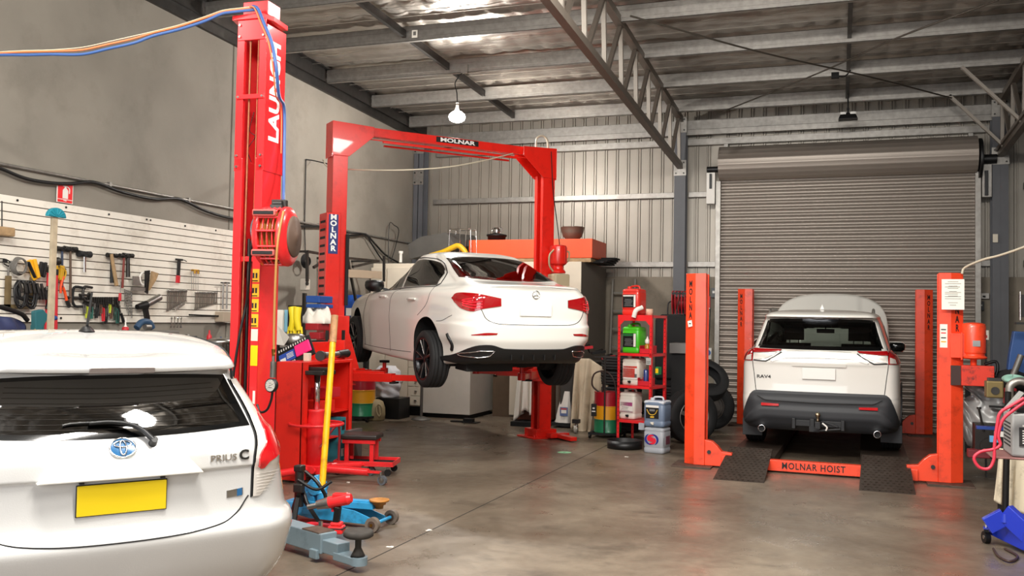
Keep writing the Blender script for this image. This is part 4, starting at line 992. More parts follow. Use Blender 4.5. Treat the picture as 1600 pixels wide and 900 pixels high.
# cables and hose inside the channel
rustc = mat('rusty_cable', 'a06040', .6, .4, var=.2, scale=30)
b = MB(LM); b.tube([(-.030, .03, 3.74), (-.034, .03, 2.5), (-.040, .03, 1.6), (-.045, .03, .3)], .0075, n=6); b.build('lift_cable', rustc, lh)
b = MB(LM); b.tube([(.052, .012, 3.74), (.050, .012, 2.5), (.046, .012, 2.1)], .005, n=6); b.build('lift_cable', rustc, lh)
b = MB(LM); b.cyl((.028, .13, 3.25), (.02, .13, 2.92), .014, n=10); b.cyl((.02, .13, 2.92), (.02, .13, 2.86), .02, n=10, mat=1); b.tube([(-.03, .1, 3.2), (-.045, .07, 3.05), (.0, .08, 3.0), (-.05, .06, 2.9), (-.03, .08, 2.8)], .003, n=5); b.build('hydraulic_hose', [black, dark_steel], lh)
b = MB(LM); b.cyl((.012, .12, .2), (.012, .12, 2.24), .032, n=20, mat=0); b.cyl((-.03, .08, .2), (-.03, .08, 2.2), .012, n=8, mat=0); b.build('hydraulic_ram', dark_steel, lh)
b = MB(LM); b.bx(-.09, .09, .03, .14, 2.02, 2.06); b.bx(-.13, .13, -.14, -.012, .10, .42); b.bx(-.05, .06, .1, .16, .2, 2.05, 0); b.build('carriage', red_launch, lh, bevel=.005)
b = MB(LM); b.bx(-.25, .25, -.15, .45, 0, .02); b.build('base_plate', red_launch, lh, bevel=.003)
# LAUNCH lettering on the right flank, reading upwards
b = MB(); b.text('LAUNCH', .195, LM @ axes((.1325, .135, 3.355), (0, 0, 1), (1, 0, 0)), 0, .001, .035, width=1.0); b.build('lettering', mat('sticker_white', 'efeeea', .5), lh)
# safety stickers
b = MB(LM)
for k in range(4): b.bx(.064, .122, -.0035, -.001, 1.86-.115*k, 1.96-.115*k, 0)
b.bx(.064, .122, -.0035, -.001, 1.41, 1.50, 2); b.bx(.064, .124, -.0035, -.001, 1.22, 1.375, 1)
for k in range(4):
    for dx in (.072, .098): b.bx(dx-.008, dx+.008, -.0045, -.003, 1.89-.115*k, 1.93-.115*k, 3); b.bx(.062, .110, -.0045, -.003, 1.866-.115*k, 1.874-.115*k, 3)
b.build('safety_stickers', [mat('amber_sticker', 'e8a820', .5), mat('yellow_sticker', 'f0c400', .5), cream, ink], lh)
b = MB(LM); b.bx(.092, .112, -.003, -.001, .93, 1.03); b.build('white_sticker', white_pl, lh)
# grey swing arm with rubber pad reaching out from behind the hatchback
A0 = onz(440, 832, .10); A1 = onz(528, 861, .09)
d = (A1-A0); d.z = 0; d.normalize(); A1 = Vector((A1.x, A1.y, .10)); st = A1 - d*1.35
b = MB(); b.bar(Vector((st.x, st.y, .125)), A1-d*.10+Vector((0, 0, .025)), .13, .13); b.box(Vector(A1)+d*-.22+Vector((0, 0, .09)), (.2, .13, .012), 1, None, math.atan2(d.y, d.x)); b.build('swing_arm', [grey_blue, rust], lh, bevel=.006)
sa = b
nrm = Vector((-d.y, d.x, 0))
b = MB(); b.bar(A1-d*.14+Vector((0, 0, .01)), A1+d*.06+Vector((0, 0, .01)), .10, .085); b.bar(A1+d*.02+Vector((0, 0, -.03)), A1+d*.22+Vector((0, 0, -.03)), .11, .05); b.cyl(A1+d*.22+Vector((0, 0, -.055)), A1+d*.22+Vector((0, 0, -.005)), .055, n=20); b.bar(A1-d*.20-nrm*.07+Vector((0, 0, -.045)), A1-d*.12-nrm*.07+Vector((0, 0, -.045)), .03, .06); b.build('arm_extension', grey_blue, lh, bevel=.005)
pc = A1+d*.21
b = MB(); b.lathe([(0, .16), (.085, .16), (.095, .15), (.095, .125), (.08, .115), (.03, .113), (.02, .10), (.02, .05), (.03, .03), (.045, .0), (0, 0)], 28, 0, T(pc+Vector((0, 0, 0)))); b.build('lifting_pad', [mat('worn_rubber', '3a3632', .8, var=.3, scale=20)], lh)
b = MB(); b.text('', .1, Matrix.Identity(4)) if False else None
# hose reel mounted on the column
hr = thing('hose_reel', 'round red air hose reel hanging on the tall red column', 'hose reel', tuple(LM @ Vector((.325, -.10, 2.03))), math.radians(14))
HM = WM(hr) @ Matrix.Diagonal((.84, 1.12, 1.12, 1))
R0 = T(0, 0, .15) @ Matrix.Rotation(PI/2, 4, 'Y')
b = MB(HM)
def arcprof(r, n=40): return [(r*math.cos(2*PI*i/n), .15+.0+r*math.sin(2*PI*i/n)) for i in range(n)]
# shell: barrel with horizontal axis along x, ribs and open windows
b.lathe([(.0, .16), (.06, .165), (.11, .160), (.165, .145), (.195, .12), (.20, .10), (.20, .075), (.18, .07), (0, .07)], 40, 0, R0)
b.lathe([(.0, -.17), (.10, -.165), (.17, -.15), (.195, -.12), (.20, -.09), (.18, -.085), (0, -.085)], 40, 0, R0)
for k in range(12):
    a = 2*PI*k/12+.1
    b.bar(Vector((-.09, -.192*math.cos(a), .15+.192*math.sin(a))), Vector((.08, -.192*math.cos(a), .15+.192*math.sin(a))), .03 if k % 3 else .075, .012)
for x in (-.09, -.045, 0, .045): b.lathe([(.185, x-.006), (.200, x-.006), (.200, x+.006), (.185, x+.006), (.185, x-.006)], 40, 0, R0, cap=False)
b.build('reel_housing', red_launch, hr, bevel=.004)
b = MB(HM); b.lathe([(.155, -.11), (.155, .06)], 32, 0, R0)
for k in range(7): b.lathe([(.158+.012*math.cos(j*PI/3), -.10+.026*k+.012*math.sin(j*PI/3)) for j in range(7)], 32, 1, R0, cap=False)
b.build('hose_drum', [matt_black, mat('amber_hose', 'a07038', .45)], hr)
b = MB(HM); b.lathe([(.0, .19), (.03, .19), (.035, .182), (.06, .182), (.065, .175), (.10, .175), (.105, .168), (.135, .168), (.14, .15), (0, .15)], 36, 0, R0); b.build('reel_cover', mat('brown_grey_cover', '5e4a3e', .6), hr)
for z_ in (.005, .265): MB(HM).bx(-.13, .08, -.215, -.18, z_, z_+.045).build('hose_guide', mat('faded_red', 'b05048', .5), hr, bevel=.012)
for z_ in (.016, .276): MB(HM).bx(-.115, .065, -.219, -.214, z_, z_+.022).build('guide_slot', matt_black, hr, bevel=.003)
b = MB(HM); b.bx(-.05, .06, -.05, .12, .33, .36); b.bx(-.06, .07, .0, .05, .30, .40); b.cyl((-.03, -.02, .37), (.05, -.02, .37), .02, n=8); b.build('wall_bracket', dark_steel, hr, bevel=.004)
b = MB(HM); b.tube([(-.16, .0, .27), (-.23, .02, .26), (-.25, .02, .20), (-.22, .0, .14), (-.17, 0, .15)], .009, n=8); b.build('inlet_hose', mat('grey_hose', '5a5e64', .5), hr)
# amber hose hanging from the reel down to the tyre gauge
h0 = HM @ Vector((0.0, -.20, .29)); h1 = HM @ Vector((-.04, -.22, .15)); h2 = HM @ Vector((-.05, -.235, .03)); g1 = ony(428, 560, 5.75); 
ho = MB().tube([ony(443, 330, 5.80), ony(437, 358, 5.755), ony(433, 388, 5.73), ony(431, 425, 5.74), ony(429, 480, 5.75), ony(428, 530, 5.75), Vector((g1.x, 5.75, g1.z+.03))], .0095, n=8).build('air_hose', MATS['amber_hose']); tag(ho, 'amber air hose hanging straight down out of the round red reel', 'hose')
gg = thing('tyre_gauge', 'tyre inflator with round white dial hanging at the end of the amber hose', 'gauge', (g1.x, 5.75, 1.1))
p1 = ony(427, 565, 5.75); p2 = ony(426, 590, 5.75); p3 = ony(426, 602, 5.75)
b = MB(); b.cyl((p1.x, 5.75, p1.z+.05), (p1.x, 5.75, p1.z), .011, mat=0); b.cyl((p1.x, 5.75, p1.z+.09), (p1.x, 5.75, p1.z+.04), .015, .011, mat=1); b.cyl((p1.x, 5.75, p1.z), (p2.x, 5.75, p2.z), .021, mat=0); b.build('valve_body', [steel, brass], gg)
GM = axes((p3.x, 5.735, p3.z), (1, 0, 0), (-.1, -1, .05))
b = MB(GM); b.lathe([(0, -.02), (.045, -.02), (.05, -.015), (.05, .012), (.042, .014)], 32); b.build('dial_case', black, gg)
b = MB(GM); b.lathe([(0, .0145), (.042, .0145)], 32, 0); 
for k in range(9): a = math.radians(225-33*k); b.bar((.032*math.cos(a), .032*math.sin(a), .0155), (.038*math.cos(a), .038*math.sin(a), .0155), .002, .001, 1)
b.bar((-.012, -.006, .016), (.026, .010, .016), .003, .001, 1); b.bx(-.018, .016, -.018, -.014, .0147, .0155, 1); b.bx(-.012, .012, .014, .017, .0147, .0155, 1)
b.build('dial', [white_pl, ink], gg)
e0 = p3+Vector((0, 0, -.05)); b = MB(); b.tube([Vector((e0.x, 5.75, e0.z)), Vector((e0.x-.01, 5.75, e0.z-.06)), Vector((e0.x-.05, 5.76, e0.z-.13)), Vector((e0.x-.12, 5.78, e0.z-.15)), Vector((e0.x-.16, 5.8, e0.z-.10))], .009, n=8); b.build('gauge_hose', black, gg)
# black hose looping from the reel down inside the channel
ho = MB().tube([HM @ Vector((-.15, -.12, .15)), HM @ Vector((-.17, -.13, .05)), LM @ Vector((.035, -.02, 1.75)), LM @ Vector((-.02, -.03, 1.45)), LM @ Vector((-.055, -.05, 1.1)), LM @ Vector((-.07, -.05, .8))], .010, n=8).build('rubber_hose', black); tag(ho, 'black rubber hose running down in front of the open red column', 'hose')
# cables strung from the column top to the left wall
CT = LM @ Vector((-.02, -.02, 3.86))
def strung(name, label, m, v_off, wob, r, seed):
    rr = random.Random(seed); pts = []
    for (u, v) in ((400, 14), (362, 18), (345, 21), (320, 31), (280, 44), (240, 54), (210, 61), (170, 70), (128, 79), (80, 83), (40, 84), (0, 85), (-60, 88)):
        t = (400-u)/460; Y = 6.02 - .55*t; pts.append(ony(u, v+v_off+(wob[1] if u % 40 else wob[0])*(1 if 0 < u < 340 else 0), Y))
    b = MB(); b.tube(pts, r, n=8, sub=5); o = b.build(name, m); tag(o, label, 'cable'); return o
strung('air_line', 'blue air hose strung from the red column top to the left', mat('blue_hose', '3a5c96', .45), 1, (1, 5), .012, 1)
strung('power_cable', 'orange cable strung along the blue air hose to the left', mat('orange_cable', 'd87848', .5), -2, (-1, 1), .009, 2)
strung('steel_cable', 'thin pale twisted wire running with the orange cable overhead', mat('pale_wire', 'cdbfa6', .5), -4, (-1, -1), .004, 3)
b = MB(); pts = [ony(395, 10, 6.0), ony(403, 14, 5.99), ony(413, 38, 5.97), ony(425, 68, 5.97), ony(432, 110, 5.97), ony(436, 150, 6.1), ony(444, 170, 6.28), ony(444, 240, 6.28), ony(443, 300, 6.2), ony(443, 316, 6.0)]
b.tube(pts, .013, n=8); o = b.build('air_line', MATS['blue_hose']); tag(o, 'blue air hose dropping beside the white lettering to the round reel', 'hose')
b = MB(); b.tube([p+Vector((-.02, -.012, 0)) for p in pts[:-2]], .006, n=6); o = b.build('power_cable', MATS['orange_cable']); tag(o, 'orange cable dropping beside the white lettering on the red column', 'cable')
# ---------------------------------------------------------------- MOLNAR two-post hoist with overhead beam
mh = thing('overhead_hoist', 'red two-post hoist with overhead beam holding up the white sedan', 'vehicle hoist', (-5.83, 10.03, 0), math.atan2(2.27, 1.96))
MM = WM(mh); SPAN = math.hypot(2.27, 1.96)
def mcol(sg, x0):
    b = MB(MM)
    # channel column, open towards the car (towards the other column)
    b.bx(x0-sg*.10, x0-sg*.092, -.11, .11, 0, 3.62); b.bx(x0-sg*.10, x0+sg*.09, -.11, -.102, 0, 3.62); b.bx(x0-sg*.10, x0+sg*.09, .102, .11, 0, 3.62)
    b.bx(x0+sg*.082, x0+sg*.09, -.11, -.05, 0, 3.62); b.bx(x0+sg*.082, x0+sg*.09, .05, .11, 0, 3.62)
    b.build('column', red_molnar, mh, bevel=.004)
    b = MB(MM)
    # corner plates at the beam: gusset shape
    pts = [(-.115, 3.58), (.10, 3.58), (.42, 3.86), (.42, 3.98), (-.115, 4.0)] if sg > 0 else [(-.10, 3.58), (.115, 3.58), (.115, 4.0), (-.42, 3.98), (-.42, 3.86)]
    for y in (-.125, .117): b.prism([(x0+px, pz) for px, pz in pts], .008, 0, T(0, y, 0) @ Matrix.Rotation(PI/2, 4, 'X') @ T(0, 0, -.008))
    b.bx(x0-sg*.12, x0-sg*.112, -.125, .125, 3.56, 4.0)
    b.build('corner_bracket', red_molnar, mh, bevel=.004)
    b = MB(MM); b.bx(x0-.25, x0+.25, -.22, .22, 0, .02); b.bx(x0-.16, x0+.16, -.16, .16, .02, .12)
    for (ax, ay) in ((-.2, -.17), (.2, -.17), (.2, .17)): b.cyl((x0+ax, ay, .02), (x0+ax, ay, .05), .018, n=6)
    b.build('base_plate', red_molnar, mh, bevel=.004)
mcol(1, 0); mcol(-1, SPAN)
b = MB(MM); b.bx(.10, SPAN-.1, -.055, .055, 3.875, 3.985); b.build('overhead_beam', red_molnar, mh, bevel=.004)
b = MB(MM); b.bx(.55, SPAN-.5, -.10, -.07, 3.80, 3.82); b.bx(.62, SPAN-.55, .04, .07, 3.78, 3.80); b.cyl((.3, -.07, 3.83), (SPAN-.3, -.07, 3.83), .008, n=6); b.build('shut_off_bar', red_molnar, mh)
b = MB(MM); b.bx(1.30, 1.92, -.0585, -.056, 3.905, 3.975, 1); b.text('MOLNAR', .072, MM and axes((1.61, -.0592, 3.940), (1, 0, 0), (0, -1, 0)), 0, .0008, .03, width=1.7); b.build('beam_lettering', [MATS['sticker_white'], black], mh)
# lower outer sleeve of the left column with blue letter sign and slotted safety strip
b = MB(MM); b.bx(-.175, .0, -.15, .13, 0.0, 2.87); b.build('outer_sleeve', red_molnar, mh, bevel=.005)
b = MB(MM)
for k in range(26): b.bx(-.1785, -.175, -.10, .08, .3+.098*k, .33+.098*k)
b.build('safety_notch', matt_black, mh)
sgn = mat('blue_sign', '1c2c6c', .5)
b = MB(MM); b.bx(-.150, -.030, -.153, -.1505, 2.37, 2.85, 1)
for k, ch in enumerate('MOLNAR'): b.text(ch, .088, axes((-.090, -.1538, 2.813-.076*k), (1, 0, 0), (0, -1, 0)), 0, .0008, .04, width=1.15)
b.build('name_sign', [MATS['sticker_white'], sgn], mh)
b = MB(MM); b.bx(.075, .115, -.155, -.125, 1.75, 2.62); b.build('rubber_guard', matt_black, mh, bevel=.004)
for k, (x0, sg) in enumerate(((0, 1), (SPAN, -1))):
    b = MB(MM); b.bx(x0-sg*.02, x0+sg*.24, -.17, .17, .78, .98); b.bx(x0-sg*.05, x0+sg*.14, -.16, .16, .95, 1.62); b.add([(x0+sg*.13, -.16, 1.45), (x0+sg*.13, .16, 1.45), (x0+sg*.28, .16, .98), (x0+sg*.28, -.16, .98), (x0+sg*.12, -.16, .98), (x0+sg*.12, .16, .98)], [(0, 1, 2, 3), (0, 3, 4), (1, 5, 2)]); b.build('carriage', red_molnar, mh, bevel=.006)
    for dy in (-.12, .12):
        L2 = Vector((x0+sg*.16, dy, .88)); tgt = sd_ and (WM(sd_) @ Vector((-.60*sg if False else (-.66 if sg > 0 else .66), (1.62 if dy < 0 else 3.0), .10)))
        tl = MM.inverted() @ tgt; tl.z = .90; dd = (tl-L2); hd = dd.normalized()
        b = MB(MM); b.bar(L2, L2+dd*.62, .11, .10); b.bar(L2+hd*.0+Vector((0, 0, .065)), L2+dd*.5+Vector((0, 0, .055)), .04, .03); b.bar(L2+dd*.55, tl, .075, .07); b.cyl(tl+Vector((0, 0, -.04)), tl+Vector((0, 0, .05)), .05); b.cyl(tl+Vector((0, 0, .05)), tl+Vector((0, 0, .12)), .025); b.cyl(tl+Vector((0, 0, .12)), tl+Vector((0, 0, .15)), .065, mat=1); b.cyl(L2+Vector((0, 0, -.08)), L2+Vector((0, 0, .08)), .03, mat=1)
        b.bar(L2+dd*.60+Vector((0, 0, -.06)), L2+dd*.66+Vector((0, 0, -.06)), .13, .02, 1); b.build('lifting_arm', [red_molnar, matt_black], mh, bevel=.004)
# hydraulic power unit on the right column
b = MB(MM); q = SPAN+.02
b.lathe([(0, 0), (.10, 0), (.105, .02), (.085, .05), (.07, .06), (.07, .10), (.10, .12), (.115, .13), (.115, .36), (.11, .38), (.07, .39), (0, .39)], 24, 0, T(q+.10, -.20, 2.26)); b.bx(q+.02, q+.18, -.22, -.1, 2.30, 2.38)
for k in range(10): a = 2*PI*k/10; b.bar((q+.10+.115*math.cos(a), -.20+.115*math.sin(a), 2.40), (q+.10+.115*math.cos(a), -.20+.115*math.sin(a), 2.62), .006, .014)
b.build('pump_motor', red_molnar, mh, bevel=.004)
b = MB(MM); b.bx(q-.02, q+.22, -.32, -.11, 1.94, 2.25); b.build('oil_tank', mat('translucent_plastic', 'b4a688', .35), mh, bevel=.02)
b = MB(MM); b.bx(q-.02, q+.20, -.16, .02, 1.70, 1.94); b.build('tank_bracket', red_molnar, mh, bevel=.005)
for pts_ in ([(q-.02, -.26, 2.28), (q-.08, -.26, 2.36), (q-.08, -.26, 2.50), (q-.0, -.24, 2.58)], [(q+.2, -.2, 2.56), (q+.26, -.22, 2.56), (q+.27, -.2, 2.45), (q+.22, -.2, 2.42)]): MB(MM).tube(pts_, .012, n=8).build('hydraulic_hose', mat('beige_hose', 'a89878', .5), mh)
b = MB(MM); b.tube([(q-.20, -.05, 3.98), (q-.19, -.05, 4.12), (q-.10, -.05, 4.17), (q-.02, -.05, 4.12), (q-.0, -.05, 3.98)], .013, n=8); b.build('top_hose', mat('pale_hose', 'c8bea8', .5), mh)
b = MB(MM); b.tube([(q+.0, -.13, 3.95), (q+.04, -.135, 3.4), (q+.12, -.14, 2.9), (q+.13, -.18, 2.66)], .006, n=6); b.build('motor_cable', matt_black, mh)
b = MB(MM); b.bar((q+.1, -.10, .05), (q+.1, -.65, .04), .10, .05); b.bx(q-.05, q+.25, -.32, -.2, .02, .08); b.build('floor_foot', red_molnar, mh, bevel=.004)
# ---------------------------------------------------------------- four-post hoist
fh = thing('four_post_hoist', 'low orange-red four-post hoist with black stencilled lettering under the white SUV', 'vehicle hoist', (-.21, 10.58, 0), math.radians(-1.5))
FM = WM(fh)
def stencil(b, txt, M, size, vert=True, step=.12):
    if vert:
        for k, ch in enumerate(txt): b.text(ch, size, M @ T(0, -step*k, 0), 0, .0006, .03, width=.60)
    else: b.text(txt, size, M, 0, .0006, .02, width=.8, spacing=1.15)
def post(x, y, sg, rear, dark=False):
    # sg -1 left / +1 right. outer front corner is chamfered
    h = 2.17
    w = .235 if not rear else .215
    if sg < 0: poly = [(-.118, .08), (-.118, .02), (.0, -.05), (.118, -.05), (.118, .0), (.105, .0), (.105, .16), (.118, .16), (.118, .18), (-.10, .18)]
    else: poly = [(.118, .08), (.118, .02), (.0, -.05), (-.118, -.05), (-.118, .0), (-.105, .0), (-.105, .16), (-.118, .16), (-.118, .18), (.10, .18)]
    poly = [(px, py) for px, py in poly]
    b = MB(FM); b.prism(poly, h-.02, 0, T(x, y, .02)); b.build('post', orange_red, fh, bevel=.003)
    b = MB(FM)
    cx = -.059*1 if sg < 0 else .059
    n = Vector((-.50*(1 if sg < 0 else -1), -.86, 0)); 
    M = FM @ axes((x+cx, y-.0155-.0015, 2.05), (.86, -.50*(1 if sg < 0 else -1), 0), n)
    if sg > 0: M = FM @ axes((x+cx, y-.0170, 2.05), (.86, .50, 0), (.50, -.86, 0))
    bb = MB(); stencil(bb, 'MOLNAR', M, .098, True, .090); bb.build('stencilled_name', ink, fh)
    b = MB(FM); b.bx(x-.23, x+.21, y-.20, y+.26, 0, .018); b.build('base_plate', rust, fh, bevel=.002)
    # carriage knuckle
    s = -sg
    X = x+s*.118
    pts = [(0, 0), (s*.30, 0), (s*.30, .15), (s*.19, .16), (s*.14, .22), (s*.08, .27), (0, .285)]
    b = MB(FM); b.prism([(X+px, pz) for px, pz in pts], .10, 0, T(0, y+.06, .018) @ Matrix.Rotation(PI/2, 4, 'X')); b.build('end_bracket', orange_red, fh, bevel=.006)
    b = MB(FM); b.cyl((X+s*.05, y-.055, .17), (X+s*.05, y-.03, .17), .022, n=8); b.cyl((X+s*.24, y-.047, .06), (X+s*.24, y-.035, .06), .010, n=8); b.build('bracket_bolt', dark_steel, fh)
post(-1.31, 0.02, -1, False); post(1.31, 0.0, 1, False); post(-1.31, 4.62, -1, True); post(1.31, 4.60, 1, True)
for k, y in enumerate((-.02, 4.62)):
    b = MB(FM); b.bx(-1.0, 1.0, y-.05, y+.05, .02, .135)
    b.build('cross_beam', orange_red, fh, bevel=.004)
bb = MB(); bb.text('MOLNAR HOIST', .098, FM @ axes((-.03, -.0715, .078), (1, 0, 0), (0, -1, 0)), 0, .0006, .018, width=.82, spacing=1.15); bb.build('stencilled_name', ink, fh)
tread = mat('tread_plate', '4c423a', .5, .6, var=.25, scale=9, dirt='3a2e26', dscale=4, damt=.6)
for cx in (-.72, .69):
    b = MB(FM); b.bx(cx-.255, cx+.255, .10, 4.5, .02, .112, 0)
    for yy in (.10, ): b.bx(cx-.255, cx+.255, .10, .16, .112, .118)
    b.build('runway', tread, fh, bevel=.004)
    b = MB(FM); y0, y1, z1 = -.82, .30, .205
    b.add([(cx-.255, y0, .004), (cx+.255, y0, .004), (cx+.235, y1, z1), (cx-.235, y1, z1), (cx-.255, y0, .0), (cx+.255, y0, .0), (cx+.235, y1, z1-.03), (cx-.235, y1, z1-.03)], [(0, 1, 2, 3), (4, 7, 6, 5), (0, 4, 5, 1), (1, 5, 6, 2), (2, 6, 7, 3), (3, 7, 4, 0)])
    for i in range(9):
        for j in range(15):
            t = (j+.5)/15; x = cx-.21+.0525*i+(.013 if j % 2 else -.013); y = y0+(y1-y0)*t; z = .004+(z1-.004)*t
            b.box((x, y, z+.0015), (.026, .008, .004), 0, None, (.7 if (i+j) % 2 else -.7))
    b.build('ramp', tread, fh)
# motor and tank on the front right post
b = MB(FM); mx, my = 1.52, -.02
b.lathe([(0, 0), (.03, 0), (.03, .06), (.12, .07), (.13, .085), (.105, .10), (.105, .12), (.115, .13), (.115, .40), (.105, .425), (.06, .435), (0, .44)], 26, 0, T(mx, my, 1.225)); b.build('pump_motor', orange_red, fh, bevel=.003)
b = MB(FM); b.bx(1.40, 1.70, my-.09, my+.09, 1.02, 1.225, 0); b.build('oil_tank', mat('worn_red', 'd03018', .45, dirt='2a1c18', dscale=9, damt=.9), fh, bevel=.006)
b = MB(FM); b.bx(1.30, 1.45, my-.068, my-.06, 1.30, 1.55); b.bx(1.395, 1.41, my-.1, my+.05, 1.28, 1.56); b.build('motor_bracket', orange_red, fh, bevel=.003)
b = MB(FM); b.bx(mx-.02, mx+.05, my-.118, my-.113, 1.42, 1.48); b.build('rating_plate', steel, fh)
b = MB(FM); b.tube([(1.62, my-.02, 1.24), (1.72, my, 1.27), (1.74, my, 1.20), (1.72, my, 1.12)], .016, n=8); b.build('hydraulic_hose', black, fh)
b = MB(FM); b.bx(1.305, 1.42, -.058, -.052, 1.02, 1.22, 0); b.build('control_panel', mat('burnt_patch', '3a2622', .7), fh)
b = MB(FM); b.bx(1.205, 1.275, -.0535, -.0515, 1.40, 1.64, 0)
for k, (c, z) in enumerate(((1, 1.585), (2, 1.55), (3, 1.46), (1, 1.50))): b.bx(1.215, 1.262, -.0545, -.053, z-.006, z+.006, c)
b.build('instruction_sticker', [paper, ink, red_launch, MATS['amber_sticker']], fh)
b = MB(FM); b.box((0, 0, 0), (.06, .07, .002), 0, axes((-1.37, .0-.0175, 1.60), (.86, -.50, 0), (-.50, -.86, 0)) @ Matrix.Rotation(.2, 4, 'Z')); b.box((0, 0, .001), (.03, .012, .002), 1, axes((-1.37, .0-.0175, 1.60), (.86, -.50, 0), (-.50, -.86, 0))); b.build('small_sticker', [paper, ink], fh)
pn = MB(FM); pn.bx(1.215, 1.425, -.130, -.128, 1.79, 2.10, 0)
rr = random.Random(3)
for z, wd in ((2.075, .10), (2.055, .15), (2.03, .08), (2.022, .14), (2.006, .10), (1.975, .07), (1.965, .15), (1.950, .12), (1.93, .09), (1.922, .15), (1.90, .15), (1.86, .09), (1.835, .06)):
    x0_ = 1.245 if wd > .11 else 1.32-wd/2; pn.bx(x0_, x0_+wd, -.1312, -.1301, z-.002, z+.002, 1)
pn.bx(1.24, 1.30, -.13, -.05, 1.95, 1.951, 0)
o = pn.build('notice_sheet', [paper, ink]); tag(o, 'white typed notice taped to the front right post of the four-post hoist', 'notice')
# pale cable from the post top up to the right
b = MB(); b.tube([ony(1503, 428, 10.5), ony(1508, 418, 10.5), ony(1535, 406, 10.3), ony(1562, 399, 10.1), ony(1600, 386, 9.8), ony(1650, 365, 9.4)], .012, n=8); tag(b.build('conduit_cable', MATS['pale_hose']), 'pale flexible cable rising to the right from the hoist post with the typed notice', 'cable')
b = MB(); b.tube([ony(505, 250, 11.0), ony(518, 262, 10.5), ony(600, 266, 10.0), ony(690, 262, 10.4), ony(760, 250, 11.2), ony(815, 236, 12.1)], .009, n=6); tag(b.build('strung_cable', MATS['pale_hose']), 'thin pale cable sagging beneath the overhead beam of the red hoist', 'cable')
# ---------------------------------------------------------------- lamps
bl = thing('hanging_bulb', 'bright round bulb lamp hanging on a black cord from the roof', 'light', (-5.17, 12.2, 4.4))
b = MB(); b.lathe([(0, -.10), (.06, -.095), (.105, -.07), (.12, -.03), (.11, .01), (.07, .045), (.04, .06), (0, .062)], 24, 0, T(-5.17, 12.2, 4.53)); b.build('bulb', mat('bulb_glow', 'fffaf0', .3, emit='fff6e8', es=26), bl)
b = MB(); b.cyl((-5.17, 12.2, 4.59), (-5.17, 12.2, 4.68), .035, .02, mat=0); b.lathe([(.018, 0), (.024, .006), (.018, .012), (.012, .006)], 12, 0, T(-5.17, 12.2, 4.70)); b.build('lamp_holder', white_pl, bl)
b = MB(); b.tube([(-5.17, 12.2, 4.68), (-5.18, 12.2, 4.85), (-5.21, 12.2, 5.0), (-5.13, 12.22, 5.12), (-5.10, 12.25, 5.17)], .008, n=6); b.build('cord', black, bl)
b = MB(); b.box((-5.08, 12.24, 5.2), (.10, .05, .12)); b.build('plug_socket', galv, bl)
fl = thing('flood_light', 'dark square floodlight hanging above the roller door', 'light', tuple(ony(1325, 190, 14.9)))
p = ony(1325, 182, 14.9)
b = MB(T(p)); b.add([(-.10, -.05, .05), (.10, -.05, .05), (.14, -.09, -.05), (-.14, -.09, -.05), (-.10, .05, .05), (.10, .05, .05), (.14, .10, -.05), (-.14, .10, -.05)], [(0, 1, 2, 3), (4, 7, 6, 5), (0, 4, 5, 1), (1, 5, 6, 2), (2, 6, 7, 3), (3, 7, 4, 0)]); b.build('lamp_housing', black, fl, bevel=.006)
b = MB(T(p)); b.bx(-.11, -.03, -.06, -.05, .02, .06); b.bx(.03, .11, -.06, -.05, .02, .06); b.build('reflective_trim', steel, fl)
b = MB(T(p)); b.cyl((0, 0, .05), (0, 0, .36), .012, n=8); b.bx(-.02, .02, -.02, .02, .10, .13); b.build('hanger', matt_black, fl)
jb = MB(); pp = ony(1305, 118, 13.3); jb.box(pp, (.10, .06, .08)); jb.tube([pp, pp+Vector((.12, 0, -.02)), pp+Vector((.20, 0, .06))], .01, n=6); tag(jb.build('junction_box', matt_black), 'small black junction box beside the roof bridging bar', 'junction box')
tg = MB(); pp = ony(648, 53, 10.80); tg.box(pp, (.075, .006, .10), 0, None, .1); tg.bx(pp.x-.02, pp.x+.02, pp.y-.006, pp.y-.004, pp.z-.02, pp.z+.03, 1); tag(tg.build('paper_tag', [paper, galv]), 'small white paper tag stuck on a roof purlin', 'tag')
# ================================================================ LEFT WALL
def obj1(b, name, mats, label, cat, group=None, bevel=0.0, **k):
    return tag(b.build(name, mats, bevel=bevel, **k), label, cat, group)
slatm = mat('white_slat_panel', 'e9e3d6', .5, var=.05, scale=3, dirt='b0a28e', dscale=2.2, damt=.45)
sp = thing('slatwall_panel', 'white grooved slat panel on the left wall holding the hand tools', 'tool board', (XL+.02, 6.5, 1.5))
b = MB(); n = 15; z0, z1 = 1.50, 2.712; hgt = (z1-z0)/n
for k in range(n): b.bx(XL+.004, XL+.028, 3.0, 10.45, z0+hgt*k+.005, z0+hgt*(k+1)-.005, 0)
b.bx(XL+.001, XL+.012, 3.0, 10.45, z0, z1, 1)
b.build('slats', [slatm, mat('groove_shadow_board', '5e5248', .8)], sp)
b = MB()
for u, v in ((27, 313), (103, 324), (170, 335), (229, 343), (235, 344), (289, 353), (337, 360), (95, 497)): p = onx(u, v, XL+.03); b.cyl(p, p+Vector((.006, 0, 0)), .012, n=8)
b.build('screw', black, sp)
PX = XL+.07
def WF(u, v, off=.07): p = onx(u, v, XL+off); return axes(p, (0, 1, 0), (1, 0, 0)), p
hammer_black = mat('blackened_iron', '2c2a28', .55, .6, var=.2, scale=20)
navy = mat('navy_handle', '26344c', .5)
redh = mat('red_handle', 'c4202c', .45)
orah = mat('orange_handle', 'e8501c', .45)
GH = 'hammers on the white slat panel'
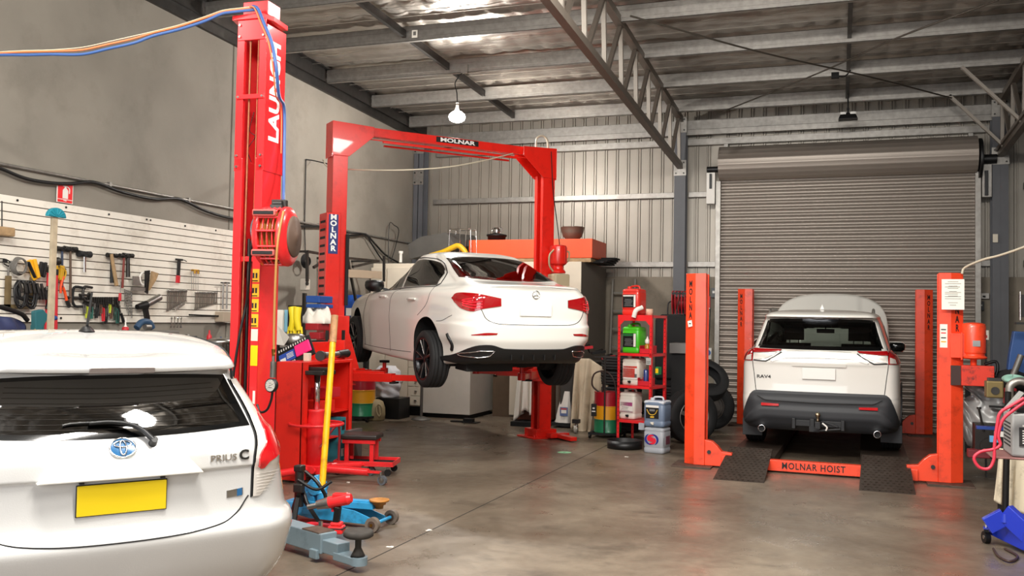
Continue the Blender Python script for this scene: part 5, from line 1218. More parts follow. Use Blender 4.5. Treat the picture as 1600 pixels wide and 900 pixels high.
def hammer(u, v, v2, hm, rm, hl, hw, hh, label, r=.014, u2=None):
    M, p = WF(u, v); u2 = u if u2 is None else u2; q = onx(u2, v2, XL+.07); L_ = p.z-q.z; dy = q.y-p.y
    t = thing('hammer', label, 'hammer', tuple(q), 0, GH)
    b = MB(M); b.cyl((0, 0, 0), (dy, -L_, 0), r*.8, r, n=10); b.build('handle', hm, t)
    b = MB(M); b.cyl((-hl/2, 0, 0), (-hl*.12, 0, 0), hh*.5, hh*.42, n=14); b.cyl((hl*.12, 0, 0), (hl/2, 0, 0), hh*.42, hh*.5, n=14); b.box((0, 0, 0), (hl*.35, hh*.8, hh*.7)); b.build('hammer_head', rm, t, bevel=.004)
    b = MB(M); b.tube([(-.02, .02, -.05), (-.02, .0, .01), (-.02, .02, .04)], .003, n=5, mat=0); b.tube([(.02, .02, -.05), (.02, .0, .01), (.02, .02, .04)], .003, n=5, mat=0); b.build('hook', steel, t)
hammer(97, 389, 449, navy, hammer_black, .15, .05, .055, 'sledge hammer with long navy handle beside the wooden-handled one')
hammer(110, 389, 473, mat('dark_wood', '5c4838', .6, var=.2, scale=20), hammer_black, .16, .05, .055, 'long wooden-handled sledge hammer, longest handle on the slat panel')
hammer(132, 397, 425, chrome, mat('black_rubber', '202022', .8), .16, .05, .07, 'black rubber mallet with short bright metal handle', r=.017)
hammer(175, 399, 442, black, hammer_black, .14, .05, .05, 'hammer with black grip behind the bare wooden shaft', r=.022)
hammer(194, 400, 450, mat('red_brown_handle', '7a2c22', .5), hammer_black, .14, .05, .05, 'hammer with dull red-brown handle next to the bare wooden shaft', u2=191)
hammer(200, 399, 433, dark_steel, hammer_black, .15, .05, .05, 'hammer with short grey handle, right of the red-brown one', r=.024)
M, p = WF(174, 397, .10); q = onx(182, 446, XL+.1)
b = MB(); b.cyl(p, q, .018, .022, n=10); obj1(b, 'wooden_shaft', wood, 'bare pale wooden shaft hanging slantwise over the hammers', 'tool handle')
M, p = WF(280, 407); t = thing('pry_hammer', 'narrow-headed black hammer with red grip hanging alone on the slat panel', 'hammer', tuple(p))
b = MB(M); b.bar((0, 0, 0), (-.01, -.18, 0), .045, .02); b.build('handle', black, t, bevel=.004)
b = MB(M); b.bar((-.01, -.18, 0), (-.015, -.27, 0), .055, .025); b.build('grip', redh, t, bevel=.006)
b = MB(M); b.box((0, .01, 0), (.11, .022, .03)); b.tube([(.04, .01, 0), (.08, .008, .01), (.11, -.006, .02)], .006, n=6); b.build('hammer_head', hammer_black, t, bevel=.003)
# bolt cutters, clamp, long red bars
M, p = WF(99, 440)
t = thing('bolt_cutter', 'bolt cutter with orange-red handles hanging by the dark sledge hammers', 'cutter', tuple(p))
b = MB(M); b.tube([(-.04, .04, 0), (-.02, -.03, 0), (.02, -.10, 0), (.05, -.19, 0)], .014, n=8); b.tube([(-.02, .05, .02), (-.05, -.05, .02), (-.05, -.12, .02)], .012, n=8); b.build('handle', orah, t)
b = MB(M); b.bar((.05, -.19, 0), (.09, -.26, 0), .03, .03); b.bar((-.03, .05, 0), (-.0, .14, 0), .05, .03); b.build('jaw', black, t, bevel=.005)
M, p = WF(92, 424)
t = thing('yellow_clamp', 'yellow spring clamp hanging just right of the timber pole', 'clamp', tuple(p))
b = MB(M); b.bar((-.05, .05, 0), (.0, -.07, 0), .05, .03); b.bar((.03, .06, .01), (.02, -.09, .01), .045, .03); b.tube([(.0, .05, .02), (.07, .0, .02), (.05, -.08, .02)], .01, n=6); b.build('clamp_arm', mat('mustard', 'c89a20', .5), t, bevel=.005)
b = MB(M); b.lathe([(0, -.02), (.04, -.02), (.04, .02), (0, .02)], 16, 0, T(-.03, .10, 0)); b.build('spring', dark_steel, t)
for k, (u, v0, v1) in enumerate(((76, 426, 515), (88, 430, 515))):
    p, q = onx(u, v0, XL+.08), onx(u-(4 if k == 0 else 1), v1, XL+.08); b = MB(); b.cyl(p, q, .017, n=10); b.cyl(p, p+Vector((0, 0, .06)), .02, n=10, mat=1); obj1(b, 'red_pry_bar', [redh, hammer_black], 'long red bar hanging just %s of the timber pole' % ('left', 'right')[k], 'pry bar')
# G-clamps
for k, (u, v, m_, lb) in enumerate(((122, 462, matt_black, 'black G-clamp hanging at the left end of the plier row'), (136, 458, dark_steel, 'stubby dark clamp hanging right beside the black G-clamp'))):
    M, p = WF(u, v); t = thing('g_clamp', lb, 'clamp', tuple(p))
    b = MB(M); s = 1-.25*k; b.tube([(.09*s, .08*s, 0), (-.04*s, .09*s, 0), (-.07*s, .04*s, 0), (-.07*s, -.06*s, 0), (-.03*s, -.11*s, 0), (.06*s, -.11*s, 0)], .014, n=8, sub=3); b.build('clamp_frame', m_, t)
    b = MB(M); b.cyl((-.14*s, -.02, .0), (.05*s, -.02, 0), .012, n=8); b.cyl((.03*s, -.02, 0), (.05*s, -.02, 0), .028, n=10); b.build('screw', dark_steel, t)
# row of pliers and screwdrivers
rr = random.Random(11)
pl_m = [black, mat('teal_grip', '1f5c50', .5), mat('grey_grip', '55524e', .6), redh, mat('lime_grip', 'b8c430', .5), mat('brown_grip', '5a3c2c', .6), mat('dark_green_grip', '1c3c30', .6)]
names = ['black-gripped', 'teal-gripped', 'grey-gripped', 'red-gripped', 'lime-gripped', 'brown-gripped', 'dark-green-gripped']
GP = 'pliers in a row on the white slat panel'
order = [2, 4, 0, 1, 2, 0, 0, 5, 3, 0, 2, 4, 5, 6, 1, 0]
vb = [490, 497, 488, 498, 483, 497, 494, 490, 502, 506, 495, 489, 498, 500, 505, 503]
for k in range(16):
    u = 132+3.6*k; ci = order[k]; p = onx(u, 464, XL+.06); q = onx(u+rr.uniform(-2, 2), vb[k], XL+.06)
    c = list(range(16)); t = thing('pliers', '%s pliers, %s of the row of hanging pliers' % (names[ci], ['leftmost', 'second', 'third', 'fourth', 'fifth', 'sixth', 'seventh', 'eighth', 'ninth', 'tenth', 'eleventh', 'twelfth', 'thirteenth', 'fourteenth', 'fifteenth', 'rightmost'][k]), 'pliers', tuple(q), 0, GP)
    m1 = p.lerp(q, .38)
    b = MB(); 
    for s in (-1, 1): b.tube([m1+Vector((0, s*.004, 0)), p.lerp(q, .6)+Vector((0, s*.016, 0)), q+Vector((0, s*.010, 0))], [.008, .010], n=7, sub=4)
    b.build('grip', pl_m[ci], t)
    b = MB(); b.bar(p, m1, .014, .022); b.cyl(m1+Vector((-.012, 0, 0)), m1+Vector((.012, 0, 0)), .016, n=10); b.build('jaw', hammer_black, t, bevel=.003)
# drill bits, screwdrivers
for k in range(5):
    u = 195+2.6*k; p = onx(u, 452+k, XL+.05); q = onx(u+.5, 478+3*(k % 3)+4*k, XL+.05); b = MB(); b.cyl(p, q, .006, n=6)
    for j in range(8): c = p.lerp(q, j/8); b.cyl(c, c+Vector((0, 0, -.010)), .010, .006, n=6)
    obj1(b, 'drill_bit', steel, 'long twist drill bit on a hook, %s of five' % ['leftmost', 'second', 'middle', 'fourth', 'rightmost'][k], 'drill bit', 'drill bits on the slat panel')
for k, (u, v0, v1, u1, m_, lb) in enumerate(((184, 470, 503, 193, black, 'long black-handled screwdriver slanting at the right end of the plier row'), (189, 440, 470, 187, redh, 'red-handled cutter hanging beneath the red-brown hammer'))):
    p, q = onx(u, v0, XL+.08), onx(u1, v1, XL+.08); m1 = p.lerp(q, .6); t = thing('screwdriver', lb, 'hand tool', tuple(q)); MB().cyl(p, m1, .005, n=6).build('blade', steel, t); MB().cyl(m1, q, .014, .017, n=10).build('handle', m_, t)
# air saw with white cover, caulking gun, hook set
M, p = WF(230, 440, .09); t = thing('hanging_handsaws', 'black and timber saws with a looped white handle above the silver gun', 'saw', tuple(p))
b = MB(M); b.prism([(-.05, .12), (.02, .13), (.0, -.14), (-.04, -.12)], .02, 0); b.build('black_blade', black, t)
b = MB(M); b.prism([(.03, .12), (.14, .10), (.10, .02), (.0, -.10)], .02, 0, T(0, 0, .02)); b.build('timber_handle', wood, t)
b = MB(M); b.tube([(-.08, .10, 0), (-.12, .05, 0), (-.10, -.02, 0), (-.06, -.04, 0)], .012, n=8); b.build('loop_handle', white_pl, t)
b = MB(M); b.box((-.14, -.09, 0), (.2, .04, .03)); b.box((-.16, -.0, .0), (.14, .10, .01)); b.build('bracket', galv, t)
M, p = WF(236, 472, .10); t = thing('air_gun', 'silver-barrelled gun with black pistol grip hanging below the saws', 'spray gun', tuple(p))
b = MB(M); b.cyl((-.10, -.04, 0), (.14, .06, 0), .04, n=16); b.build('barrel', steel, t)
b = MB(M); b.cyl((-.22, -.06, 0), (-.08, -.035, 0), .03, .05, n=14); b.bar((-.10, -.05, 0), (-.05, -.20, 0), .05, .05); b.build('pistol_grip', black, t, bevel=.008)
# spanners
GS = 'spanners on the white slat panel'
def spanner(p, L_, m_, label, tilt=0.0, w=.012):
    b = MB(axes(p, (0, 1, 0), (1, 0, 0)) @ Matrix.Rotation(tilt, 4, 'Z')); b.box((0, -L_/2, 0), (w, L_*.86, .006)); b.lathe([(w*.55, -.004), (w*1.1, -.004), (w*1.1, .004), (w*.55, .004)], 12, 0)
    for s in (-1, 1): b.bar((s*w*.3, -L_*.92, 0), (s*w*.95, -L_-.006, 0), w*.7, .007)
    tag(b.build('spanner', m_), label, 'spanner', GS)
ords = ['leftmost', 'second', 'third', 'fourth', 'fifth', 'sixth', 'seventh', 'eighth', 'ninth', 'tenth', 'eleventh', 'twelfth', 'thirteenth']
for k in range(11): spanner(onx(262+2.9*k, 454.5, XL+.05), .235-.011*k, steel, 'long steel spanner, %s of the left spanner row' % ords[k], rr.uniform(-.03, .03), .016)
for k in range(13): spanner(onx(306+2.7*k, 457.5, XL+.05), .20-.006*k, steel, 'short steel spanner, %s of the right spanner row' % ords[k], rr.uniform(-.04, .04), .014)
for k in range(4): spanner(onx(268+5*k, 497, XL+.05), .11, chrome, 'small bright spanner under the slat panel, %s of four' % ords[k], 0, .013)
p, q = onx(274, 484, XL+.08), onx(288, 474, XL+.08); b = MB(); b.bar(p, q, .012, .03); obj1(b, 'adjustable_spanner', chrome, 'adjustable spanner lying slantwise across the left spanner row', 'spanner')
# brass hook with chains
M, p = WF(305, 424, .08); t = thing('brass_hanger', 'brass fitting with thin wires hanging above the right spanner row', 'hook', tuple(p))
b = MB(M); b.box((0, .01, 0), (.11, .025, .04)); b.cyl((-.03, .01, .02), (-.03, -.03, .02), .016, n=10); b.cyl((.03, .01, .02), (.03, -.03, .02), .016, n=10); b.build('brass_body', brass, t, bevel=.004)
b = MB(M)
for k, x in enumerate((-.055, -.02, .02, .06)): b.tube([(x, 0, 0), (x-.004, -.10, 0), (x+.004, -.22-.02*(k % 2), 0)], .003, n=5)
b.build('wire', steel, t)
for k, u in enumerate((349, 355)): p, q = onx(u, 442, XL+.08), onx(u-1, 483, XL+.08); b = MB(); b.cyl(p, q, .011, n=8); b.cyl(p+Vector((0, -.05, 0)), p+Vector((0, .05, 0)), .008, n=8, mat=1); obj1(b, 't_bar', [steel, hammer_black], '%s of two steel T-bars beside the tall red column' % ('left', 'right')[k], 'hand tool', 'T-bars beside the red column')
b = MB(); b.bar(onx(296, 492, XL+.08), onx(342, 494, XL+.08), .022, .02); obj1(b, 'file', hammer_black, 'long black file lying level under the right spanner row', 'file')
b = MB(); p, q = onx(343, 487, XL+.1), onx(359, 503, XL+.1); b.bx(XL+.03, XL+.16, p.y, q.y, q.z, p.z); obj1(b, 'wall_bin', mat('beige_bin', 'b0a08c', .6), 'small beige bin at the lower right end of the slat panel', 'bin', bevel=.006)
# left group: cables, bag, clamps
b = MB(axes(onx(29, 416, XL+.08), (0, 1, 0), (1, 0, 0)))
for k in range(7): b.tube([(.085*math.cos(a)*(1-.04*k), .085*math.sin(a)*(1-.03*k), .008*math.sin(3*a+k)+.006*k) for a in [2*PI*i/16 for i in range(17)]], .006, n=6, sub=2)
obj1(b, 'cable_coil', mat('grey_cable', '6a6660', .5), 'coil of grey cable hanging above the black leads', 'cable')
M, p = WF(53, 418, .09); t = thing('jumper_clamps', 'bundle of yellow and black clamps hanging right of the grey cable coil', 'clamp', tuple(p))
b = MB(M); b.bar((-.06, .07, 0), (.02, -.12, 0), .05, .03); b.bar((-.02, .08, .02), (.04, -.10, .02), .04, .03); b.build('yellow_clamp', mat('yellow_grip', 'eeb020', .5), t, bevel=.008)
b = MB(M); b.bar((-.09, .05, .02), (.0, -.10, .02), .025, .03); b.bar((.10, .06, 0), (.07, -.08, 0), .05, .03); b.bar((.14, .06, 0), (.12, -.09, 0), .03, .03); b.build('black_clamp', black, t, bevel=.008)
M, p = WF(38, 455, .10)
b = MB(M @ T(0, 0, -.03)); b.bx(-.18, -.14, -.17, .14, -.02, .02); b.bx(-.18, .14, -.17, -.13, -.02, .02); b.bx(.10, .14, -.17, .14, -.02, .02); obj1(b, 'timber_frame', mat('old_wood', '6e5c3c', .7, var=.2, scale=12), 'old timber frame hanging behind the bundle of black leads', 'frame')
t = thing('lead_bundle', 'thick bundle of black leads and clips hung over the timber frame', 'cable', tuple(p))
b = MB(M)
for k in range(12):
    a0 = rr.uniform(-.10, .06); w_ = rr.uniform(.03, .07); h_ = rr.uniform(.14, .24); b.tube([(a0, .10, rr.uniform(0, .05)), (a0-w_, .02, .03), (a0-w_*.7, .10-h_, .04), (a0+w_*.7, .10-h_-.01, .05), (a0+w_, .02, .06), (a0+.01, .10, .04)], .011, n=7, sub=4)
b.build('leads', black, t)
b = MB(M)
for k in range(6): x = -.12+.05*k; b.bar((x, .08, .07), (x+.02, -.02, .08), .025, .02)
b.build('clips', dark_steel, t, bevel=.004)
M, p = WF(66, 457, .10); t = thing('harness', 'black webbing harness with metal buckles hanging left of the timber pole', 'harness', tuple(p))
b = MB(M)
for k in range(5): x = -.08+.035*k; b.bar((x, .05, 0), (x+.02, -.07, .01), .025, .02)
b.tube([(.06, .06, 0), (.10, .0, 0), (.08, -.10, 0), (.06, -.16, 0)], .018, n=8); b.build('webbing', black, t)
b = MB(M)
for k in range(3): b.box((-.06+.045*k, .04, .02), (.02, .035, .015))
b.build('buckle', steel, t, bevel=.003)
b = MB(); b.tube([onx(18, 408, XL+.06), onx(13, 425, XL+.06), onx(13, 465, XL+.06)], .010, n=8); obj1(b, 'grey_hose', MATS['grey_cable'], 'short grey hose hanging straight down left of the black leads', 'hose')
b = MB(); b.tube([onx(-6, 404, XL+.06), onx(8, 405, XL+.06), onx(16, 410, XL+.06), onx(14, 416, XL+.06), onx(6, 412, XL+.06)], .006, n=6); b.box(onx(8, 408, XL+.07), (.02, .04, .03)); obj1(b, 'looped_wire', black, 'looped black wire on a hook at the left edge of the tool board', 'wire')
p = onx(7, 362, XL+.12)
t = thing('hanging_block', 'timber block hung from a rod at the left edge of the tool board', 'block', tuple(p))
b = MB(); b.box((p.x, p.y-.12, p.z-.0), (.10, .40, .085)); b.build('timber_block', wood, t, bevel=.012)
MB().cyl(onx(3, 314, XL+.10), onx(3, 356, XL+.10), .006, n=6).build('rod', dark_steel, t)
# navy vinyl bag at the left edge, teal clamp
M = axes(onx(10, 500, -6.9), (0, 1, 0), (1, 0, 0)); b = MB(M)
b.grid(lambda u, v: (-.55+.75*u, -.18+.28*v*(1-.55*u*u)+.02*math.sin(u*9), .10*math.sin(PI*u)*math.sin(PI*(.2+.6*v))+.012*math.sin(u*23+v*5)), 30, 12); b.tube([(-.5, .16, .08), (-.2, .12, .10), (.05, .06, .10), (.15, .0, .08)], .016, n=8, mat=1)
obj1(b, 'vinyl_bag', [mat('navy_vinyl', '323a5e', .5), black], 'navy vinyl bag with black strap at the left edge, above the hatchback roof', 'bag', solid=.01)
M = axes(onx(61, 498, -7.1), (0, 1, 0), (1, 0, 0)); t = thing('bench_clamp', 'teal and blue clamp with crank rod poking up over the hatchback roof', 'clamp', tuple(onx(61, 510, -7.1)))
b = MB(M); b.prism([(-.09, -.12), (-.02, -.12), (.06, .03), (-.01, .09), (-.10, .07)], .06); b.build('clamp_body', mat('teal_paint', '2a6a72', .5), t, bevel=.01)
b = MB(M); b.cyl((0, -.02, .03), (.17, .01, .03), .022, n=10); b.build('spindle', mat('blue_paint', '2a4a8a', .5), t)
b = MB(M); b.cyl((-.12, -.12, .05), (.04, -.02, .05), .008, n=8); b.build('crank_rod', wood, t)
q = onx(61, 505, -7.1); MB().bx(q.x-.04, q.x+.04, q.y-.06, q.y+.02, 1.082, q.z-.02).build('clamp_base', MATS['teal_paint'], t)
# pole with teal half-round head
pt, pb = onx(85, 336, -6.68), onx(82, 515, -6.68); pb.z = 1.0
t = thing('pole_squeegee', 'upright timber pole with a teal half-round head standing before the tool board', 'pole', (pt.x, pt.y, 0))
b = MB(); b.bx(pt.x-.014, pt.x+.014, pt.y-.030, pt.y+.030, 0, pt.z, 0); b.build('pole', mat('bleached_timber', 'b5a68c', .6, var=.2, scale=14), t, bevel=.003)
b = MB(); Mh = axes(pt+Vector((0.02, 0, -.02)), (0, 1, 0), (1, 0, 0))
b.prism([(.105*math.cos(PI*i/16), .085*math.sin(PI*i/16)) for i in range(17)], .035, 0, Mh @ T(0, 0, -.02))
for k in range(7): a = PI*(k+.5)/7; b.bar(Mh @ Vector((.02*math.cos(a), .02*math.sin(a), .018)), Mh @ Vector((.098*math.cos(a), .078*math.sin(a), .018)), .008, .01)
b.build('teal_head', mat('teal_plastic', '1f8a9c', .45), t, bevel=.006)
# conduit, sagging hose, sign
cz = 2.992
b = MB(); b.cyl((XL+.022, 2, cz), (XL+.02, 15.6, cz-.0), .016, n=8)
for y in (5, 6.5, 8, 9.3, 10.8, 12.3, 13.8): b.bx(XL+.001, XL+.04, y-.015, y+.015, cz-.03, cz+.03, 0)
obj1(b, 'electrical_conduit', galv, 'straight grey conduit running along the left wall above the tool board', 'conduit')
def wallhose(uv, off, r, name, m_, label, cat='hose'):
    b = MB(); b.tube([onx(u, v, XL+off) for u, v in uv], r, n=8); obj1(b, name, m_, label, cat)
wallhose([(-40, 250), (0, 263), (40, 279), (80, 286), (110, 287), (147, 285), (190, 300), (240, 311), (280, 311), (320, 329), (362, 341), (440, 352), (500, 354), (515, 354)], .05, .018, 'air_hose', black, 'thick black hose sagging along the left wall below the straight conduit')
wallhose([(541, 368), (556, 368), (571, 366), (585, 380), (602, 398), (622, 410)], .05, .016, 'black_cable', black, 'thick black cable swooping down behind the red hoist towards the cream cupboard', 'cable')
wallhose([(541, 364), (570, 366), (580, 380), (590, 396), (600, 410)], .08, .012, 'black_cable', matt_black, 'thinner black cable falling beside the thick one behind the red hoist', 'cable')
t = thing('fire_sign', 'red sign with a white fire extinguisher above the tool board', 'sign', tuple(onx(101, 318, XL+.02)))
M, p = WF(101, 302, .02); b = MB(M); b.bx(-.105, .105, -.10, .10, 0, .006, 0); b.bx(-.095, .095, -.095, .095, .006, .008, 1); b.bx(-.095, .095, -.068, -.062, .008, .009, 0); b.build('sign_plate', [white_pl, red_launch], t)
b = MB(M @ T(0, 0, .009)); b.prism([(-.035, -.055), (.035, -.055), (.035, .03), (.015, .05), (-.015, .05), (-.035, .03)], .002); b.bx(-.012, .012, .05, .068, 0, .002); b.bx(-.03, .02, .066, .074, 0, .002); b.tube([(.02, .068, .001), (.05, .05, .001), (.052, .0, .001)], .006, n=5)
b.text('FIRE', .022, T(0, -.075, 0), 0, .0005, .02); b.build('extinguisher_pictogram', white_pl, t)
# grey shadow-less wiring on the wall right of the red column
b = MB(); b.tube([onx(478, 249, XL+.02), onx(477, 300, XL+.02), onx(476, 350, XL+.02), onx(477, 396, XL+.03)], .008, n=6); b.tube([onx(478, 249, XL+.02), onx(490, 251, XL+.05), onx(512, 256, XL+.4)], .008, n=6); obj1(b, 'wall_cable', matt_black, 'thin dark cable dropping down the wall right of the tall red column', 'cable')
b = MB(axes(onx(477, 408, XL+.12), (0, 1, 0), (1, 0, 0)))
for k in range(6): b.tube([((.11-.006*k)*math.cos(a), (.10-.007*k)*math.sin(a), .008*k) for a in [2*PI*i/14 for i in range(15)]], .008, n=6, sub=2)
obj1(b, 'cable_coil', matt_black, 'coil of black cable hanging over the pale switch box', 'cable')
t = thing('switch_box', 'pale rounded switch box on a post between the two red columns', 'switch', tuple(onx(476, 458, XL+.2)))
b = MB(axes(onx(477, 445, XL+.2), (0, 1, 0), (1, 0, 0))); b.bx(-.07, .06, -.085, .09, -.05, .05); b.build('box', mat('aged_white', 'cfc8ba', .5), t, bevel=.02)
b = MB(axes(onx(479, 443, XL+.26), (0, 1, 0), (1, 0, 0))); b.cyl((0, 0, 0), (0, 0, .02), .03, n=14); b.build('dial', black, t)
q = onx(476, 520, XL+.2); MB().bar(onx(476, 458, XL+.2), (q.x, q.y, 0), .06, .04).build('post', dark_steel, t)
# steel wall frame
b = MB(); X_ = XL+.5
for a, c in (((480, 393), (515, 399)), ((480, 393), (480, 440)), ((490, 418), (515, 402)), ((541, 403), (592, 408)), ((543, 404), (556, 470)), ((551, 417), (590, 408)), ((541, 402), (541, 440)), ((600, 400), (600, 440))): b.bar(onx(a[0], a[1], X_), onx(c[0], c[1], X_), .035, .035)
for (u, v) in ((480, 393), (541, 403), (592, 408)): q = onx(u, v, X_); b.bar(q, Vector((XL, q.y, q.z)), .03, .03)
obj1(b, 'wall_rack_frame', dark_steel, 'dark steel rack frame on the left wall behind the red overhead hoist', 'rack')
b = MB(); b.bar(onx(538, 427, X_+.1), onx(594, 430, X_+.1), .07, .12); obj1(b, 'steel_beam', mat('beige_beam', '9c8c78', .5), 'short beige steel beam lying on the dark wall rack', 'beam', bevel=.004)
b = MB(); b.tube([onx(607, 412, XL+.15), onx(608, 352, XL+.1), onx(616, 352, XL+.12), onx(623, 360, XL+.15), onx(618, 385, XL+.2), onx(611, 408, XL+.2)], .008, n=6); obj1(b, 'bent_tube', dark_steel, 'thin bent tube rising above the cream cupboard by the left wall', 'tube')
b = MB(); p = onx(626, 410, XL+.5); b.cyl(p, p+Vector((0, 0, .16)), .025, n=12); b.cyl(p+Vector((0, 0, .15)), p+Vector((0, 0, .19)), .04, n=12); obj1(b, 'vent_pipe', white_pl, 'short white pipe with flared top above the cream cupboard', 'pipe')
# ---------------------------------------------------------------- work bench
t = thing('workbench', 'long dark-topped work bench below the tool board', 'bench', (-7.1, 7.6, 0))
b = MB(); b.bx(-7.42, -6.72, 4.4, 10.5, 1.02, 1.08); b.build('bench_top', mat('bench_top', '3c3a38', .6, var=.2), t, bevel=.004)
for x in (-7.35, -6.8):
    for y in (4.5, 7.5, 10.4): MB().bx(x-.03, x+.03, y-.03, y+.03, 0, 1.02).build('leg', dark_steel, t)
MB().bx(-7.4, -6.75, 4.5, 10.4, .3, .33).build('shelf', dark_steel, t)
zb_ = 1.08
def onbench(u, v, X, mk): pass
b = MB(); b.bx(-7.25, -6.80, 8.55, 9.05, 1.215, 1.22); obj1(b, 'paper_sheet', paper, 'white sheet lying on the clutter behind the hatchback roof', 'paper')
b = MB(); b.bx(-7.28, -6.78, 8.5, 9.12, zb_, 1.212); obj1(b, 'tool_case', black, 'flat black tool case under the white sheet', 'case', bevel=.01)
t = thing('steel_bucket', 'upturned ribbed steel drum on the bench beside the tall red column', 'drum', (-6.62, 9.62, .95))
p = onx(343, 552, -6.75); 
b = MB(); b.lathe([(0, .18), (.11, .175), (.15, .15), (.155, .12), (.15, .115), (.15, -.12), (0, -.12)], 28, 0, T(p.x, p.y, p.z)); b.build('drum_shell', steel, t)
b = MB()
for k in range(24): a = 2*PI*k/24; b.bar((p.x+.152*math.cos(a), p.y+.152*math.sin(a), p.z-.12), (p.x+.152*math.cos(a), p.y+.152*math.sin(a), p.z+.10), .01, .01)
b.build('fins', steel, t)
def cloth(name, c, sx, sy, sz, m_, label, cat='cloth', seed=1, n=22, group=None):
    r = random.Random(seed); ph = [r.uniform(0, 6) for _ in range(6)]; b = MB()
    def f(u, v):
        x, y = (u-.5)*2, (v-.5)*2; d = max(abs(x), abs(y)); h = (1-d**2.2)
        z = sz*h*(.75+.25*math.sin(3.1*x+ph[0])*math.sin(2.7*y+ph[1])) + .12*sz*math.sin(9*x+4*y+ph[2])*h**.5 + .08*sz*math.sin(13*y-5*x+ph[3])*h**.5
        return (c[0]+x*sx/2*(1+.1*math.sin(4*y+ph[4])), c[1]+y*sy/2*(1+.1*math.sin(4*x+ph[5])), c[2]+max(z, 0)+.002)
    b.grid(f, n, n)
    return tag(b.build(name, m_, solid=.006), label, cat, group)
cloth('work_shirt', (-7.0, 9.75, zb_), .5, .7, .36, blue_dk, 'crumpled navy blue cloth heaped on the bench end', seed=4)
cloth('grey_rag', (-7.1, 9.2, zb_), .4, .35, .24, mat('grey_cloth', '8c857c', .9), 'crumpled grey rag between the white sheet and navy cloth', seed=5)
b = MB(); p = onx(327, 524, -6.85); b.lathe([(0, -.12), (.03, -.12), (.03, -.01), (.012, .02), (.008, .06), (0, .06)], 14, 0, T(p)); obj1(b, 'spray_bottle', redh, 'small red bottle with pointed nozzle on the bench', 'bottle')
for k, (u, v) in enumerate(((270, 530), (287, 531), (303, 536), (314, 538), (296, 543), (318, 551))):
    p = onx(u, v, -6.85); z_ = p.z; b = MB(); b.bar((p.x, p.y-.12, z_), (p.x+.05, p.y+.14, z_+.03), .05, .03); b.cyl((p.x+.02, p.y, z_-.03), (p.x+.02, p.y+.05, z_+.05), .03, n=10, mat=1); obj1(b, 'spare_part', [dark_steel, galv], 'dark metal part on the cluttered bench, %s from the left' % ords[k] if k else 'dark metal part at the left end of the bench clutter', 'machine part', 'metal parts on the bench', bevel=.005)
b = MB(); b.bx(-7.35, -6.75, 9.2, 10.4, zb_, zb_+.12); obj1(b, 'parts_tray', black, 'black parts tray under the cloths on the bench end', 'tray', bevel=.01)
b = MB(); b.bx(-7.3, -6.8, 7.5, 8.4, zb_, zb_+.345); obj1(b, 'tool_chest', mat('grey_case', '6c6862', .6), 'low grey tool chest at the foot of the plier row', 'tool chest', bevel=.01)
t = thing('glue_bottle', 'white squeeze bottle with red cap under the pliers', 'bottle', tuple(onx(195, 510, -7.1)))
p = onx(196, 512, -7.1); MB().lathe([(0, -.05), (.035, -.05), (.035, .0), (.02, .01), (0, .01)], 14, 0, T(p)).build('bottle', redh, t); MB().lathe([(.02, .01), (.008, .03), (.005, .11), (0, .11)], 12, 0, T(p)).build('nozzle', white_pl, t)
t = thing('power_drill', 'dark blue power tool lying on the chest under the saws', 'power tool', tuple(onx(225, 512, -7.05)))
M = axes(onx(226, 508, -7.05), (0, 1, 0), (1, 0, 0)); b = MB(M); b.tube([(-.12, -.03, 0), (-.05, .03, 0), (.06, .03, 0), (.12, -.03, 0)], .035, n=10); b.build('casing', mat('blue_grey_plastic', '2c4a68', .5), t); MB(M).cyl((-.03, -.02, .03), (.05, -.02, .03), .03, n=12).build('chuck', galv, t)
# ================================================================ MIDDLE LEFT: cabinet, transmission jack, trolley jack
def pxbox(b, u0, v0, u1, v1, Y, dep, mat_=0):
    a, c = ony(u0, v0, Y), ony(u1, v1, Y); return b.bx(a.x, c.x, Y, Y+dep, c.z, a.z, mat_)
# red open cabinet facing the bay
rc = thing('parts_washer_cabinet', 'open-fronted red steel cabinet with tray top beside the hatchback tail', 'cabinet', (-4.95, 8.35, 0))
Xf, Xb, Ya, Yb_ = -4.86, -5.16, 7.80, 8.78
b = MB(); b.bx(Xb, Xf, Ya, Ya+.02, .02, 1.16); b.bx(Xf-.02, Xf, Ya, Ya+.10, .02, 1.16); b.bx(Xb, Xf, Yb_-.02, Yb_, .08, 1.16); b.bx(Xf-.02, Xf, Yb_-.05, Yb_, .08, 1.16); b.bx(Xb, Xb+.015, Ya, Yb_, .05, 1.16); b.bx(Xb, Xf, Ya, Yb_, .08, .10)
b.bx(Xb, Xf, Ya+.02, Yb_, 1.13, 1.16); b.bx(Xb, Xb+.02, Ya+.42, Yb_, 1.16, 1.34); b.bx(Xb, Xf-.1, Yb_-.02, Yb_, 1.16, 1.36); b.build('cabinet_shell', orange_red if False else mat('cabinet_red', 'e0261a', .4, var=.06, dirt='7a1c14', dscale=5, damt=.3), rc, bevel=.004)
b = MB(); b.bx(Xb, Xf-.03, Ya+.02, Yb_-.02, .62, .635); b.bx(Xb, Xf-.03, Ya+.02, Yb_-.02, .36, .375); b.build('shelf', MATS['cabinet_red'], rc)
